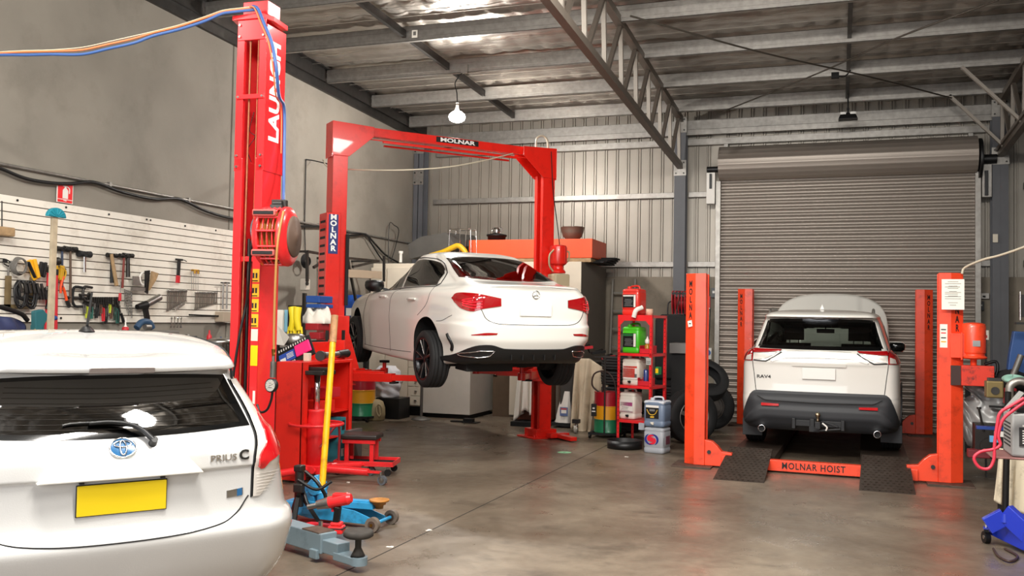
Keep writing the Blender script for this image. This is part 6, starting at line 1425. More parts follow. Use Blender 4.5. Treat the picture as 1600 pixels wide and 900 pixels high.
for k, (y, z, sx, sy, sz, m_, nm, lb) in enumerate(((8.08, .10, .2, .16, .27, mat('cream_carton', 'd8cdb2', .6), 'oil_carton', 'cream carton with yellow stripe standing low in the red cabinet'), (8.55, .10, .22, .10, .46, mat('teal_tin', '2a7a86', .5), 'cleaner_tin', 'teal tin with white labels standing low in the red cabinet'), (8.12, .64, .22, .30, .12, MATS['cabinet_red'], 'toolbox', 'small red toolbox on the upper shelf of the red cabinet'), (8.30, .78, .2, .26, .1, redh, 'parts_tin', 'red tin stacked on the toolbox in the red cabinet'))):
    b = MB(); b.bx(-5.08, -5.08+sx, y, y+sy, z, z+sz, 0)
    if nm == 'oil_carton': b.bx(-5.08+sx, -5.08+sx+.002, y+.03, y+.07, z+.06, z+.2, 1); b.bx(-5.06, -4.9, y-.002, y, z+.05, z+.1, 1)
    if nm == 'cleaner_tin': b.bx(-5.08+sx, -5.08+sx+.002, y+.02, y+.08, z+.06, z+.14, 2); b.bx(-5.08+sx, -5.08+sx+.002, y+.02, y+.08, z+.2, z+.28, 2); b.bx(-5.08+sx, -5.08+sx+.002, y+.02, y+.08, z+.33, z+.43, 3)
    obj1(b, nm, [m_, MATS['yellow_sticker'], white_pl, ink], lb, 'tin' if 'tin' in nm else 'box', bevel=.006)
b = MB(); b.bx(-4.86, -4.80, 8.62, 8.90, .12, .42); obj1(b, 'mesh_guard', mat('grey_mesh', '6c6a68', .5, .5), 'grey mesh panel leaning low at the right end of the red cabinet', 'panel')
# impact ratchet and vice clutter on the tray
t = thing('air_ratchet', 'silver and black air ratchet lying on the red cabinet tray', 'power tool', (-4.95, 8.4, 1.16))
b = MB(); b.cyl((-4.88, 8.18, 1.215), (-4.90, 8.30, 1.215), .035, n=14); b.cyl((-4.90, 8.30, 1.215), (-4.93, 8.58, 1.215), .026, .032, n=14); b.build('barrel', steel, t)
b = MB(); b.cyl((-4.93, 8.58, 1.215), (-4.95, 8.80, 1.22), .04, .045, n=14); b.build('grip', black, t)
b = MB(); b.cyl((-4.86, 8.10, 1.215), (-4.88, 8.18, 1.215), .05, .045, n=16); b.build('ratchet_head', dark_steel, t)
b = MB(); b.box((-4.99, 8.08, 1.20), (.06, .06, .08)); obj1(b, 'cream_block', cream, 'small cream block beside the air ratchet', 'block', bevel=.006)
# transmission jack
jc = onz(489, 752); jc = Vector((jc.x+.02, jc.y, 0))
tj = thing('transmission_jack', 'red column jack with ring rail and splayed castor legs', 'jack', tuple(jc))
b = MB(T(jc)); b.lathe([(.0, .14), (.088, .14), (.088, .60), (.078, .66), (.082, .68), (.082, .70), (.0, .70)], 28); b.build('cylinder', red_launch, tj)
b = MB(T(jc)); b.lathe([(0, .69), (.03, .69), (.03, 1.06), (0, 1.06)], 20); b.build('piston_rod', chrome, tj)
b = MB(T(jc)); b.bx(-.13, .13, -.13, .13, 1.04, 1.08); b.bx(-.16, .16, -.05, .05, 1.08, 1.11); b.build('saddle', dark_steel, tj, bevel=.006)
b = MB(T(jc)); b.tube([(.26*math.cos(2*PI*i/24), .26*math.sin(2*PI*i/24), .56) for i in range(24)], .014, n=8, sub=1, closed=True)
for k in range(3): a = 2*PI*k/3+.5; b.bar((.10*math.cos(a), .10*math.sin(a), .56), (.26*math.cos(a), .26*math.sin(a), .56), .02, .02)
b.build('ring_rail', red_launch, tj)
b = MB(T(jc)); b.bx(-.12, .12, -.12, .12, .09, .17); b.cyl((.06, -.13, .13), (.06, -.16, .13), .03, n=12); b.build('hub', red_launch, tj, bevel=.008)
for k, (ax, ay) in enumerate(((.66, .10), (.30, .55), (-.62, .18), (-.22, -.50))):
    d = Vector((ax, ay, 0)); dn = d.normalized(); b = MB(T(jc)); b.cyl(dn*.08+Vector((0, 0, .13)), d*.82+Vector((0, 0, .115)), .038, .036, n=14); b.bar(d*.78+Vector((0, 0, .12)), d+Vector((0, 0, .12)), .07, .015); lg = b.build('leg', red_launch, tj)
    b = MB(T(jc+d)); b.cyl((0, 0, .125), (0, 0, .09), .018, n=10); b.bar((0, -.02, .10), (.02, -.02, .045), .03, .006); b.bar((0, .02, .10), (.02, .02, .045), .03, .006); b.cyl((.02, -.018, .045), (.02, .018, .045), .045, n=20, mat=1); b.cyl((.02, -.02, .045), (.02, .02, .045), .025, n=14, mat=0); b.build('castor', [steel, MATS['grey_hose']], lg)
b = MB(T(jc)); b.tube([(.10, -.08, .35), (.22, .04, .55), (.19, .12, .2)], .012, n=8); b.tube([(-.14, .0, .62), (-.22, .02, .4), (-.15, .05, .22)], .010, n=8); b.build('pump_hose', mat('dark_red_hose', '8c2028', .5), tj)
# trolley jack, light blue with yellow handle
W1, W2 = Vector((-3.30, 6.27, .05)), Vector((-3.25, 6.58, .05)); fr = (W1+W2)/2; back = Vector((-1, .04, 0)).normalized(); ax_ = (W2-W1).normalized()
bj = thing('trolley_jack', 'light blue trolley jack with long yellow handle standing upright', 'jack', (fr.x-.4, fr.y, 0))
def J(a, s, z): return fr + back*a + Vector((0, 1, 0))*s + Vector((0, 0, z-.05))
b = MB()
for s in (-.085, .085):
    P_ = [(0.02, .035), (.02, .075), (.20, .13), (.62, .17), (.74, .15), (.76, .06), (.60, .035)]
    vs = [J(a, s+t_, z) for t_ in (-.006, .006) for a, z in P_]; n = len(P_); b.add(vs, [(i, (i+1) % n, n+(i+1) % n, n+i) for i in range(n)]+[tuple(range(n))[::-1], tuple(range(n, 2*n))])
b.bx(fr.x-.66, fr.x-.40, fr.y-.07, fr.y+.09, .06, .12); b.build('side_frame', blue_jack, bj, bevel=.003)
b = MB(); b.bar(J(.55, 0, .15), J(.06, 0, .165), .10, .05); b.bar(J(.42, .0, .18), J(.05, 0, .19), .07, .02); b.build('lift_arm', blue_jack, bj, bevel=.004)
b = MB(T(J(.03, 0, .165))); b.lathe([(0, -.02), (.03, -.02), (.035, .01), (.05, .012), (.055, .03), (.075, .035), (.078, .05), (.07, .048), (.05, .035), (0, .035)], 20); b.build('saddle', mat('rust_orange', 'b07838', .6, .3, var=.3, scale=20), bj)
for s in (-.155, .155):
    b = MB(); c = J(0, s, .055); b.cyl(c+Vector((0, -.022, 0)), c+Vector((0, .022, 0)), .055, n=24, mat=0); b.cyl(c+Vector((0, -.025, 0)), c+Vector((0, .025, 0)), .03, n=16, mat=1); b.cyl(c+Vector((0, -.03, 0)), c+Vector((0, .03, 0)), .012, n=10, mat=2); b.build('wheel', [mat('worn_grey_wheel', '6c6258', .6, var=.2), rust, brass], bj, bevel=.004)
MB().cyl(J(0, -.15, .055), J(0, .15, .055), .014, n=10).build('axle', blue_jack, bj)
b = MB(); b.cyl(J(.70, 0, .10), J(.70, 0, .20), .07, n=16); b.box(J(.66, 0, .18), (.16, .13, .10)); b.bar(J(.68, 0, .20), J(.56, 0, .33), .09, .09); b.cyl(J(.58, -.07, .26), J(.58, .07, .26), .05, n=16); b.box(J(.78, 0, .12), (.12, .2, .06)); b.build('pump_body', blue_jack, bj, bevel=.008)
hb0 = J(.565, 0, .32); hb1 = ony(514, 496+34, 6.62); hb2 = ony(516, 497, 6.65)
h0 = ony(503, 765, 6.42); h2 = ony(523, 493, 6.75); h1 = h0.lerp(h2, .84)
b = MB(); b.cyl(h0, h1, .026, n=14); b.build('handle', yellow, bj)
b = MB(); b.cyl(h1, h2, .030, n=14); b.build('handle_grip', mat('tan_grip', 'b08458', .6, dirt='6c5038', dscale=12, damt=.5), bj)
b = MB(); b.cyl(h0+Vector((0, 0, -.10)), h0+Vector((0, 0, .01)), .04, .036, n=14); b.cyl(hb0+Vector((0, 0, -.03)), h0+Vector((0, 0, -.04)), .045, n=12); b.build('handle_socket', blue_jack, bj)
# impact wrench on the arm, socket, red tool, black stand
pw = ony(530, 833, 5.95)
iw = thing('impact_wrench', 'red and black cordless impact wrench standing on its battery', 'power tool', (pw.x, 5.95, pw.z))
M = T(pw.x, 5.95, pw.z) @ RZ(math.radians(12)); sc = .98
b = MB(M); b.bx(-.075, .035, -.045, .045, 0, .055); b.bx(-.06, .02, -.04, .04, .055, .08); b.build('battery', [red_launch], iw, bevel=.01)
b = MB(M); b.bar((-.025, 0, .07), (-.012, 0, .19), .05, .045); b.bx(-.08, .04, -.047, .047, .03, .045); b.build('grip', black, iw, bevel=.01)
b = MB(M); b.cyl((-.08, 0, .215), (.06, 0, .25), .042, .045, n=18); b.cyl((.06, 0, .25), (.085, 0, .256), .045, .03, n=18); b.bx(-.05, .05, -.03, .03, .25, .285); b.build('motor_housing', red_launch, iw, bevel=.006)
b = MB(M); b.cyl((-.17, 0, .193), (-.08, 0, .215), .032, .042, n=18); b.cyl((-.24, 0, .176), (-.165, 0, .194), .018, n=14); b.build('anvil_nose', steel, iw)
b = MB(M); b.bar((-.055, 0, .19), (-.05, 0, .15), .02, .02); b.build('trigger', redh, iw, bevel=.004)
ps = ony(500.5, 837, 5.72); b = MB(); b.cyl(ps, ps+Vector((0, 0, .10)), .016, n=16); b.cyl(ps+Vector((0, 0, .0)), ps+Vector((0, 0, .012)), .018, n=16); obj1(b, 'deep_socket', chrome, 'upright chrome socket standing on the grey hoist arm', 'socket')
b = MB(); a0, a1 = ony(481, 822, 6.1), ony(520, 826, 6.05); b.bar(a0, a1, .07, .06); obj1(b, 'red_tool_case', redh, 'narrow red case lying behind the chrome socket', 'case', bevel=.012)
t = thing('axle_stand', 'dark mechanical stand with tangled hoses beside the hatchback tail', 'stand', tuple(onz(468, 820)))
p = onz(466, 822); b = MB(T(p))
b.cyl((0, 0, .15), (0, 0, .42), .035, n=12); b.box((0, 0, .44), (.07, .07, .05)); b.box((.03, -.05, .30), (.08, .05, .07)); b.build('column', dark_steel, t, bevel=.01)
for (ax, ay) in ((.14, .1), (-.14, .1), (.05, -.16)): MB(T(p)).bar((0, 0, .26), (ax, ay, .0), .03, .03).build('leg', matt_black, t)
b = MB(T(p)); b.tube([(.05, 0, .42), (.16, .0, .34), (.22, .02, .22), (.12, -.03, .16), (.03, .0, .28)], .014, n=8); b.tube([(.02, -.05, .36), (.18, -.05, .30), (.28, .0, .36)], .012, n=8); b.build('hose', black, t)
# mechanic's stool
sc_ = onz(556, 742); st_ = thing('creeper_seat', 'low red rolling stool with black padded seat and tray', 'stool', tuple(sc_))
SM = T(sc_.x+.03, sc_.y+.12, 0) @ RZ(math.radians(14))
b = MB(SM); b.bx(-.22, .16, -.16, .16, .36, .41); b.build('seat_pad', mat('black_vinyl', '26221f', .45), st_, bevel=.015)
b = MB(SM)
for x, y in ((-.16, -.10), (.10, -.10), (.10, .10), (-.16, .10)): b.bx(x-.02, x+.02, y-.02, y+.02, .13, .36)
b.bx(-.2, .14, -.14, -.10, .32, .36); b.bx(-.2, .14, .10, .14, .32, .36); b.build('frame', red_launch, st_, bevel=.004)
b = MB(SM); b.bx(-.28, .34, -.18, .18, .10, .115); 
for s in (-.18, .17): b.bx(-.28, .34, s, s+.01, .115, .15)
b.bx(.33, .34, -.18, .18, .115, .15); b.bx(-.28, -.27, -.18, .18, .115, .15); b.build('tray', red_launch, st_, bevel=.003)
MB(SM).bx(-.25, .31, -.16, .16, .116, .120).build('tray_mat', matt_black, st_)
for x, y in ((-.24, -.15), (.28, -.15), (.28, .15), (-.24, .15)):
    b = MB(SM); b.cyl((x, y, .10), (x, y, .07), .012, n=8, mat=0); b.cyl((x, y-.012, .04), (x, y+.012, .04), .035, n=16, mat=1); b.build('castor', [steel, black], st_)
# things between the two tall columns, on a grey rack
Y1 = 9.35
rk = thing('grey_shelf_rack', 'grey steel rack crammed with tins between the two tall red columns', 'shelving', tuple(ony(475, 600, Y1)))
b = MB(); a, c = ony(432, 520, Y1), ony(512, 520, Y1)
for z in (.35, .85, 1.28): b.bx(a.x, c.x, Y1, Y1+.4, z-.015, z)
for x in (a.x, c.x-.03):
    for y in (Y1, Y1+.37): b.bx(x, x+.03, y, y+.03, 0, 1.45)
b.build('rack_frame', dark_steel, rk)
def boxthing(name, u0, v0, u1, v1, Y, dep, m_, label, cat, bevel=.006, group=None, extra=None):
    b = MB(); pxbox(b, u0, v0, u1, v1, Y, dep, 0)
    if extra: extra(b)
    ms = m_ if isinstance(m_, list) else [m_]
    return obj1(b, name, ms, label, cat, group, bevel)
boxthing('document_binder', 434, 484, 449, 519, 9.3, .2, mat('pale_blue_card', '8ec6dc', .6), 'pale blue binder standing at the left of the yellow gloves', 'binder')
boxthing('white_binder', 425, 484, 441, 520, 9.25, .04, paper, 'white paper folder in front of the pale blue binder', 'folder')
t = thing('rubber_gloves', 'pair of bright yellow rubber gloves hanging on a black card', 'gloves', tuple(ony(460, 518, 9.2)))
b = MB(); pxbox(b, 450, 477, 471, 519, 9.24, .02, 0); b.build('backing_card', black, t)
b = MB()
for s, u in ((1, 457), (-1, 465)):
    p0, p1, p2 = ony(u, 480, 9.2), ony(u+s, 498, 9.19), ony(u-s*2, 516, 9.2); b.tube([p0, p1, p2], [.05, .035], n=10, sub=4)
    for k in range(3): b.tube([p2+Vector((-.03+.03*k, 0, .04)), p2+Vector((-.04+.04*k, 0, -.04))], .014, n=7, sub=1)
b.build('gloves', mat('glove_yellow', 'f0d820', .5), t)
boxthing('blue_parts_crate', 478, 462, 499, 473, 9.45, .3, mat('crate_blue', '1c4a94', .5), 'upper blue crate on top of the grey rack', 'crate')
boxthing('blue_parts_crate', 478, 475, 500, 481, 9.42, .3, MATS['crate_blue'], 'lower blue crate, beneath the other on the grey rack', 'crate')
p = ony(485, 492, 9.35); cloth('rag_heap', (p.x, 9.5, p.z-.10), .36, .3, .26, mat('white_rag', 'ece6da', .9), 'heap of white rags beside the yellow gloves', seed=8)
boxthing('red_toolbox', 477, 505, 497, 516, 9.3, .25, mat('dull_red', 'a01c24', .5), 'dull red toolbox under the white rags', 'toolbox')
boxthing('red_toolbox', 483, 519, 500, 530, 9.3, .25, MATS['dull_red'], 'smaller red box on the shelf below the other red toolbox', 'toolbox')
boxthing('black_carton', 480, 532, 500, 548, 9.3, .25, matt_black, 'matt black carton low on the grey rack', 'box')
b = MB(); p = ony(461, 524, 9.0); b.lathe([(0, -.1), (.10, -.1), (.11, -.08), (.11, -.0), (.07, .02), (0, .02)], 20, 0, T(p)); obj1(b, 'steel_bowl', steel, 'shallow steel bowl beneath the yellow gloves', 'bowl')
b = MB(); a0, a1, a2, a3 = ony(434, 508, 8.7), ony(452, 527, 8.7), ony(444, 540, 8.75), ony(430, 538, 8.75); b.add([a0, a1, a2, a3], [(0, 1, 2, 3)]); obj1(b, 'loose_paper', paper, 'loose white page leaning beside the tilted tool set', 'paper', solid=.002)
t = thing('spanner_set_roll', 'tilted black spanner set with blue label and pink cover', 'tool set', tuple(ony(462, 575, 8.2)))
c0, c1, c2, c3 = ony(434, 548, 8.25), ony(482, 523, 8.25), ony(492, 552, 8.2), ony(438, 578, 8.2); nrm_ = (c1-c0).cross(c2-c1).normalized(); nrm_ = nrm_ if nrm_.y < 0 else -nrm_
def quad(b, u0, u1, v0, v1, off, mat_): 
    f = lambda u, v: c0.lerp(c1, u).lerp(c3.lerp(c2, u), v)+nrm_*off
    q = [f(u0, v0), f(u1, v0), f(u1, v1), f(u0, v1)]; b.add(q+[p-nrm_*.02 for p in q], [(0, 1, 2, 3), (0, 4, 5, 1), (1, 5, 6, 2), (2, 6, 7, 3), (3, 7, 4, 0), (4, 7, 6, 5)], mat_)
b = MB(); quad(b, 0, 1, 0, 1, 0, 0); b.build('case', matt_black, t)
b = MB(); quad(b, .03, .50, .32, .80, .012, 0); quad(b, .06, .22, .55, .75, .014, 1)
for k in range(4): quad(b, .26, .46, .42+.07*k, .45+.07*k, .014, 1)
b.build('blue_label', [mat('label_blue', '2448a0', .5), white_pl], t)
b = MB(); quad(b, .52, .97, .22, .80, .02, 0); b.build('pink_cover', mat('hot_pink', 'f0247c', .5), t, bevel=.01)
b = MB()
for k in range(12): quad(b, .05+.075*k, .085+.075*k, .08, .20, .018, 0)
for k in range(8): quad(b, .10+.05*k, .13+.05*k, .86, .95, .018, 0)
b.build('sockets', chrome, t)
t = thing('blue_drum_can', 'blue drum with white label behind the front wheel of the raised sedan', 'drum', tuple(ony(553, 500, 13.6)))
b = MB(); p = ony(558, 476, 13.3); b.lathe([(0, -.2), (.20, -.2), (.20, .13), (.17, .15), (0, .16)], 24, 0, T(p)); b.build('can', mat('drum_blue', '1c50a8', .4), t); b = MB(); b.bx(p.x-.08, p.x+.10, p.y-.215, p.y-.20, p.z-.18, p.z-.06); b.build('label', white_pl, t)
# ================================================================ BACK LEFT: cupboards and what stands on them
ct = thing('tall_cupboard', 'row of tall cream cupboards with drawers in the back left corner', 'cupboard', (-6.3, 14.5, 0))
b = MB(); b.bx(-7.40, -6.42, 13.98, 14.9, .16, 2.52); b.bx(-7.38, -6.44, 14.03, 14.9, 0, .16, 1); b.build('carcass', [cream, matt_black], ct, bevel=.004)
xs = [-7.08, -6.75, -6.42]
a, c = ony(602, 585, 13.97), ony(638, 585, 13.97)
MB().bx(a.x-.30, a.x-.02, 13.955, 13.98, .18, 2.45).build('door', cream, ct, bevel=.003)
MB().bx(a.x, c.x-.01, 13.955, 13.98, .18, 2.45).build('door', cream, ct, bevel=.003)
for k in range(5):
    z = .18+.155*k
    d = MB().bx(c.x+.005, min(c.x+.62, -6.43), 13.955, 13.98, z, z+.148).build('drawer', cream, ct, bevel=.003)
    MB().bx(c.x+.13, c.x+.17, 13.935, 13.955, z+.07, z+.085).build('handle', steel, d, bevel=.002)
MB().bx(c.x+.005, -6.43, 13.955, 13.98, .965, 2.48).build('door', cream, ct, bevel=.003)
uc = thing('upper_cupboard', 'cream upper cupboard standing on the plain white cabinet behind the sedan roof', 'cupboard', (-5.98, 14.4, 1.0))
MB().bx(-6.40, -5.57, 14.0, 14.9, 1.003, 2.52).build('carcass', cream, uc, bevel=.004)
for k in range(2): MB().bx(-6.40+.415*k, -5.99+.415*k, 13.975, 14.0, 1.02, 2.50).build('door', cream, uc, bevel=.003)
t = thing('white_cabinet', 'plain white floor cabinet jutting forward beneath the raised sedan', 'cabinet', (-5.98, 14.4, 0))
b = MB(); b.bx(-6.40, -5.57, 14.10, 15.05, .07, .98) if False else b.bx(-6.40, -5.57, 13.90-.0, 14.95, .07, 1.0); b.build('carcass', mat('off_white_laminate', 'cfcac0', .4, var=.05, dirt='b0a898', dscale=3, damt=.3), t, bevel=.006)
MB().bx(-6.36, -5.60, 13.96, 14.9, 0, .07).build('plinth', matt_black, t)
t = thing('beige_cabinet', 'low beige cabinet set back beside the plain white cabinet', 'cabinet', (-5.4, 15.4, 0))
b = MB(); b.bx(-6.3, -5.50, 15.0, 15.92, .03, 1.2); b.build('carcass', mat('beige_laminate', 'b8ad92', .5, var=.06), t, bevel=.005)
MB().bx(-5.50, -5.485, 15.04, 15.50, .14, 1.16).build('door', MATS['beige_laminate'], t, bevel=.003)
t = thing('tower_cupboard', 'tall cupboard with grey side and cream front right of the raised sedan', 'cupboard', (-3.9, 14.7, 0))
MB().bx(-5.0, -3.83, 14.2, 15.85, .05, 2.55).build('carcass', mat('grey_side', '6e675e', .6, var=.06), t, bevel=.005)
for k in range(3): MB().bx(-5.0+.392*k, -5.0+.392*(k+1)-.006, 14.18, 14.2, .08, 2.55).build('door', cream, t, bevel=.003)
b = MB(); b.bx(-5.44, -5.03, 14.6, 15.6, 0, 2.55); obj1(b, 'timber_partition', mat('brown_board', '5c4a38', .7, var=.15, scale=6), 'dark brown board partition between the cream cupboards', 'partition')
b = MB(); b.bx(-5.82, -3.70, 14.35, 15.30, 2.66, 2.93, 0); b.bx(-5.82, -3.70, 14.35, 15.30, 2.56, 2.66, 1); t = thing('orange_long_box', 'long orange steel box on a timber base on top of the cupboards', 'box', (-4.8, 14.8, 2.55))
MB().bx(-5.82, -3.70, 14.35, 15.30, 2.62, 2.93).build('box', orange_box, t, bevel=.008)
MB().bx(-5.80, -3.72, 14.36, 15.28, 2.555, 2.62).build('timber_base', wood, t, bevel=.004)
b = MB(); 
for k in range(4): b.bx(-3.78+.0*k, -3.55+.03*k, 14.5+.15*k, 15.3, 2.55+.03*k, 2.575+.03*k)
obj1(b, 'folded_boards', matt_black, 'dark flat boards stacked at the right end of the orange box', 'board')
# black pot with silver lid
p = ony(773, 366, 14.7); pz = 2.93
t = thing('black_pot', 'black pot with a shiny silver lid on the orange box', 'pot', (p.x, 14.8, pz))
MB(T(p.x, 14.8, pz)).lathe([(0, 0), (.12, 0), (.145, .01), (.155, .09), (.175, .10), (.175, .125), (.15, .125), (.15, .10), (0, .10)], 32).build('pot', black, t)
b = MB(T(p.x, 14.8, pz)); b.lathe([(.13, .127), (.11, .145), (.05, .16), (.03, .165), (0, .166)], 28); b.lathe([(.065, .16), (.07, .19), (.055, .24), (.03, .25), (0, .25)], 20); b.tube([(.06, 0, .17), (.10, 0, .20), (.09, 0, .24), (.05, 0, .25)], .007, n=6); b.tube([(-.06, 0, .17), (-.09, 0, .21), (-.05, 0, .25)], .007, n=6); b.build('lid', chrome, t)
p = ony(893, 374, 14.75); b = MB(T(p.x, 14.8, pz)); b.lathe([(.06, 0), (.10, .02), (.15, .07), (.185, .15), (.195, .225), (.20, .23), (.19, .235), (.175, .15), (.14, .08), (.09, .035), (0, .025)], 36, cap=False); obj1(b, 'mixing_bowl', mat('dull_steel', '8c8478', .45, .8), 'large dull steel bowl on the orange box right of the pump motor', 'bowl')
# wire rack, trunk, yellow hose
a, c = ony(706, 392, 14.2), ony(738, 392, 14.2); zb = 2.52; zt = ony(722, 359, 14.2).z
t = thing('wire_rack', 'chrome wire rack with rounded top standing on the cream cupboards', 'rack', ((a.x+c.x)/2, 14.2, zb))
b = MB()
for y in (14.1, 14.35):
    b.tube([(a.x-.02, y, zb), (a.x, y, zt-.03), (a.x+.04, y, zt), (c.x-.04, y, zt), (c.x, y, zt-.03), (c.x+.02, y, zb)], .008, n=6, sub=3)
    b.bar(((a.x+c.x)/2, y, zb), ((a.x+c.x)/2, y, zt), .014, .008)
for z in (zb+.04, zb+.19): 
    b.tube([(a.x, 14.1, z), (c.x, 14.1, z), (c.x, 14.35, z), (a.x, 14.35, z)], .006, n=6, sub=1, closed=True)
b.build('wire_frame', chrome, t)
p0, p1 = ony(638, 402, 14.3), ony(708, 364, 14.3)
b = MB(); prof = [ony(u, v, 14.1) for u, v in ((640, 405), (637, 382), (657, 370), (697, 363), (710, 383), (672, 397))]
vs = prof + [q+Vector((.18, .8, .02)) for q in prof]; n = 6; b.add(vs, [(i, (i+1) % n, n+(i+1) % n, n+i) for i in range(n)]+[tuple(range(n))[::-1], tuple(range(n, 2*n))])
obj1(b, 'battered_trunk', mat('charcoal_sheet', '4c4a46', .6, var=.15, scale=5), 'large dark grey wedge-shaped trunk lying on top of the cream cupboards', 'trunk', bevel=.006)
b = MB(); b.tube([ony(u, v, 14.05) for u, v in ((672, 400), (692, 394), (705, 388), (716, 384), (724, 390), (728, 396))], .045, n=10); obj1(b, 'yellow_hose', mat('yellow_hose', 'd8a818', .5), 'thick yellow hose looped between the dark trunk and the wire rack', 'hose')
# stanchion, bin, sack, jerry can, drum, trolley, floor tool
t = thing('barrier_post', 'grey barrier post on a round dished base before the cream drawers', 'post', tuple(onz(658, 652)))
p = onz(658, 656); b = MB(T(p)); b.lathe([(0, 0), (.16, 0), (.16, .012), (.11, .035), (.04, .055), (.0, .06)], 28); b.build('base', mat('grey_iron', '6e6c68', .45, .6), t); MB(T(p)).cyl((0, 0, .05), (0, 0, .95), .024, n=14).build('pole', MATS['grey_iron'], t)
b = MB(); q = ony(610, 648, 13.45); b.bx(q.x-.22, q.x+.20, 13.35, 13.75, 0, .33); obj1(b, 'black_bin', black, 'low black bin beneath the white sack with blue handwriting', 'bin', bevel=.01)
t = thing('white_sack', 'bulging white sack with blue handwriting sitting on the black bin', 'sack', (q.x-.05, 13.5, .33))
b = MB()
def sack(u, v):
    a = 2*PI*u; r = .21*(1-.10*math.cos(PI*v*2))*(1-.35*max(0, v-.85)/.15) if v > .02 else .18; rr_ = r*(1+.04*math.sin(7*a+9*v)+.03*math.sin(24*v+3*a))
    return (q.x-.10+1.05*rr_*math.cos(a), 13.52+.8*rr_*math.sin(a), .335+.50*v)
b.grid(sack, 40, 26); b.add([sack(i/40, 1) for i in range(40)], [tuple(range(40))]); b.build('sack', mat('white_woven', 'e6e8ee', .7), t)
b = MB(); M = axes((q.x-.12, 13.338, .66), (1, 0, 0), (0, -1, .0)) @ Matrix.Rotation(-.15, 4, 'Z'); b.text('SHOT', .075, M, 0, .003, .0); b.text('71', .065, M @ T(.05, -.07, 0), 0, .003, .0); b.build('handwriting', mat('pen_blue', '5068a8', .6), t)
p = onz(587, 657); t = thing('water_can', 'khaki plastic jerry can with ring handle beside the white sack', 'jerry can', tuple(p))
b = MB(T(p) @ RZ(.3)); b.lathe([(0, 0), (.11, 0), (.14, .02), (.15, .10), (.145, .2), (.11, .30), (.05, .33), (.0, .33)], 28, sx=1.0, sy=.75); b.build('can', mat('khaki_plastic', '9c8c6a', .6, var=.12), t)
b = MB(T(p) @ RZ(.3)); b.tube([(.06, -.12, .26), (.11, -.15, .24), (.12, -.14, .14), (.08, -.14, .08), (.04, -.14, .14), (.03, -.13, .22)], .016, n=8, closed=True, sub=3); b.build('handle', MATS['khaki_plastic'], t)
b = MB(T(p)); b.cyl((-.14, -.05, .05), (-.25, -.08, .36), .03, .012, n=12); b.build('spout', mat('bone_plastic', 'c8bea0', .5), t)
def banddrum(name, label, c, r, h, wheels=True, hose=False):
    t = thing(name, label, 'drum', (c.x, c.y, 0)); z0 = .07
    b = MB(T(c.x, c.y, z0)); m_ = [mat('oil_green', '1c7850', .35, coat=.3), mat('oil_yellow', 'e8a018', .35, coat=.3), mat('oil_red', 'a81424', .35, coat=.3)]
    for k, (a, d) in enumerate(((0, .33), (.33, .66), (.66, 1.0))):
        b.lathe([(r, h*a), (r, h*d)] if k else [(0, .0), (r, 0), (r+.006, .01), (r, .02), (r, h*d)], 36, k, cap=False)
        b.lathe([(r, h*d-.012), (r+.008, h*d-.004), (r, h*d+.002)], 36, k, cap=False)
    b.lathe([(r, h), (r-.01, h-.01), (0, h-.012)], 36, 2); b.build('drum_body', m_, t)
    b = MB(T(c.x, c.y, 0)); b.bx(-r-.03, r+.03, -r-.05, -r-.03, .05, .08); b.bx(-r-.03, r+.03, r+.02, r+.04, .05, .08)
    b.bx(-r-.03, -r, -r-.04, r+.04, .05, .08); b.bx(r, r+.03, -r-.04, r+.04, .05, .08); b.build('cradle', matt_black, t)
    for x in (-r-.01, r+.01):
        for y in (-r-.02, r): 
            b = MB(T(c.x, c.y, 0)); b.cyl((x-.015, y, .035), (x+.015, y, .035), .035, n=16); b.build('castor', black, t)
    return t
d1 = Vector((-7.02, 13.0, 0)); banddrum('oil_drum', 'small red, yellow and green drum beside the khaki jerry can', d1, .20, .62)
d2 = Vector((-3.02, 12.72, 0)); t = banddrum('oil_drum', 'red, yellow and green drum with dispensing hose left of the red shelf rack', d2, .19, .56)
b = MB(T(d2)); b.tube([(-.10, -.10, .62), (-.20, -.12, .72), (-.17, -.12, .88), (-.02, -.12, .92), (.10, -.14, .82), (.15, -.16, .62), (.17, -.21, .3), (.19, -.22, .1)], .012, n=8); b.build('dispensing_hose', mat('dark_brown_hose', '3a2822', .5), t)
b = MB(T(d2)); b.cyl((0, -.20, .05), (0, -.20, 1.12), .012, n=8); b.bar((-.16, -.20, 1.12), (.18, -.20, 1.12), .02, .02); b.cyl((-.06, -.1, .6), (-.02, -.12, 1.0), .014, n=8); b.build('trolley_handle', dark_steel, t)
b = MB(T(d2)); b.bx(-.19, -.12, -.20, -.165, .30, .47, 0); b.bx(-.18, -.13, -.204, -.20, .36, .375, 1); b.bx(-.17, -.14, -.204, -.20, .40, .42, 1); b.build('drum_label', [black, white_pl], t)
b = MB(); p = ony(574, 600, 13.4); b.bx(p.x-.03, p.x+.03, 13.3, 13.36, 0, 1.2); obj1(b, 'black_post', matt_black, 'upright black post between the small drum and the white sack', 'post')
t = thing('toy_trolley_jack', 'tiny red low trolley on wheels beside the khaki jerry can', 'trolley', tuple(onz(602, 651)))
p = onz(601, 650); b = MB(T(p)); b.bar((-.1, 0, .05), (.12, 0, .06), .08, .03); b.bar((.02, 0, .07), (.12, .02, .14), .04, .03); b.build('chassis', mat('dull_crimson', '84202c', .5), t, bevel=.004)
for x in (-.08, .12):
    b = MB(T(p)); b.cyl((x, -.06, .04), (x, .06, .04), .038, n=16); b.cyl((x, -.063, .04), (x, .063, .04), .018, n=12, mat=1); b.build('wheels', [black, steel], t)
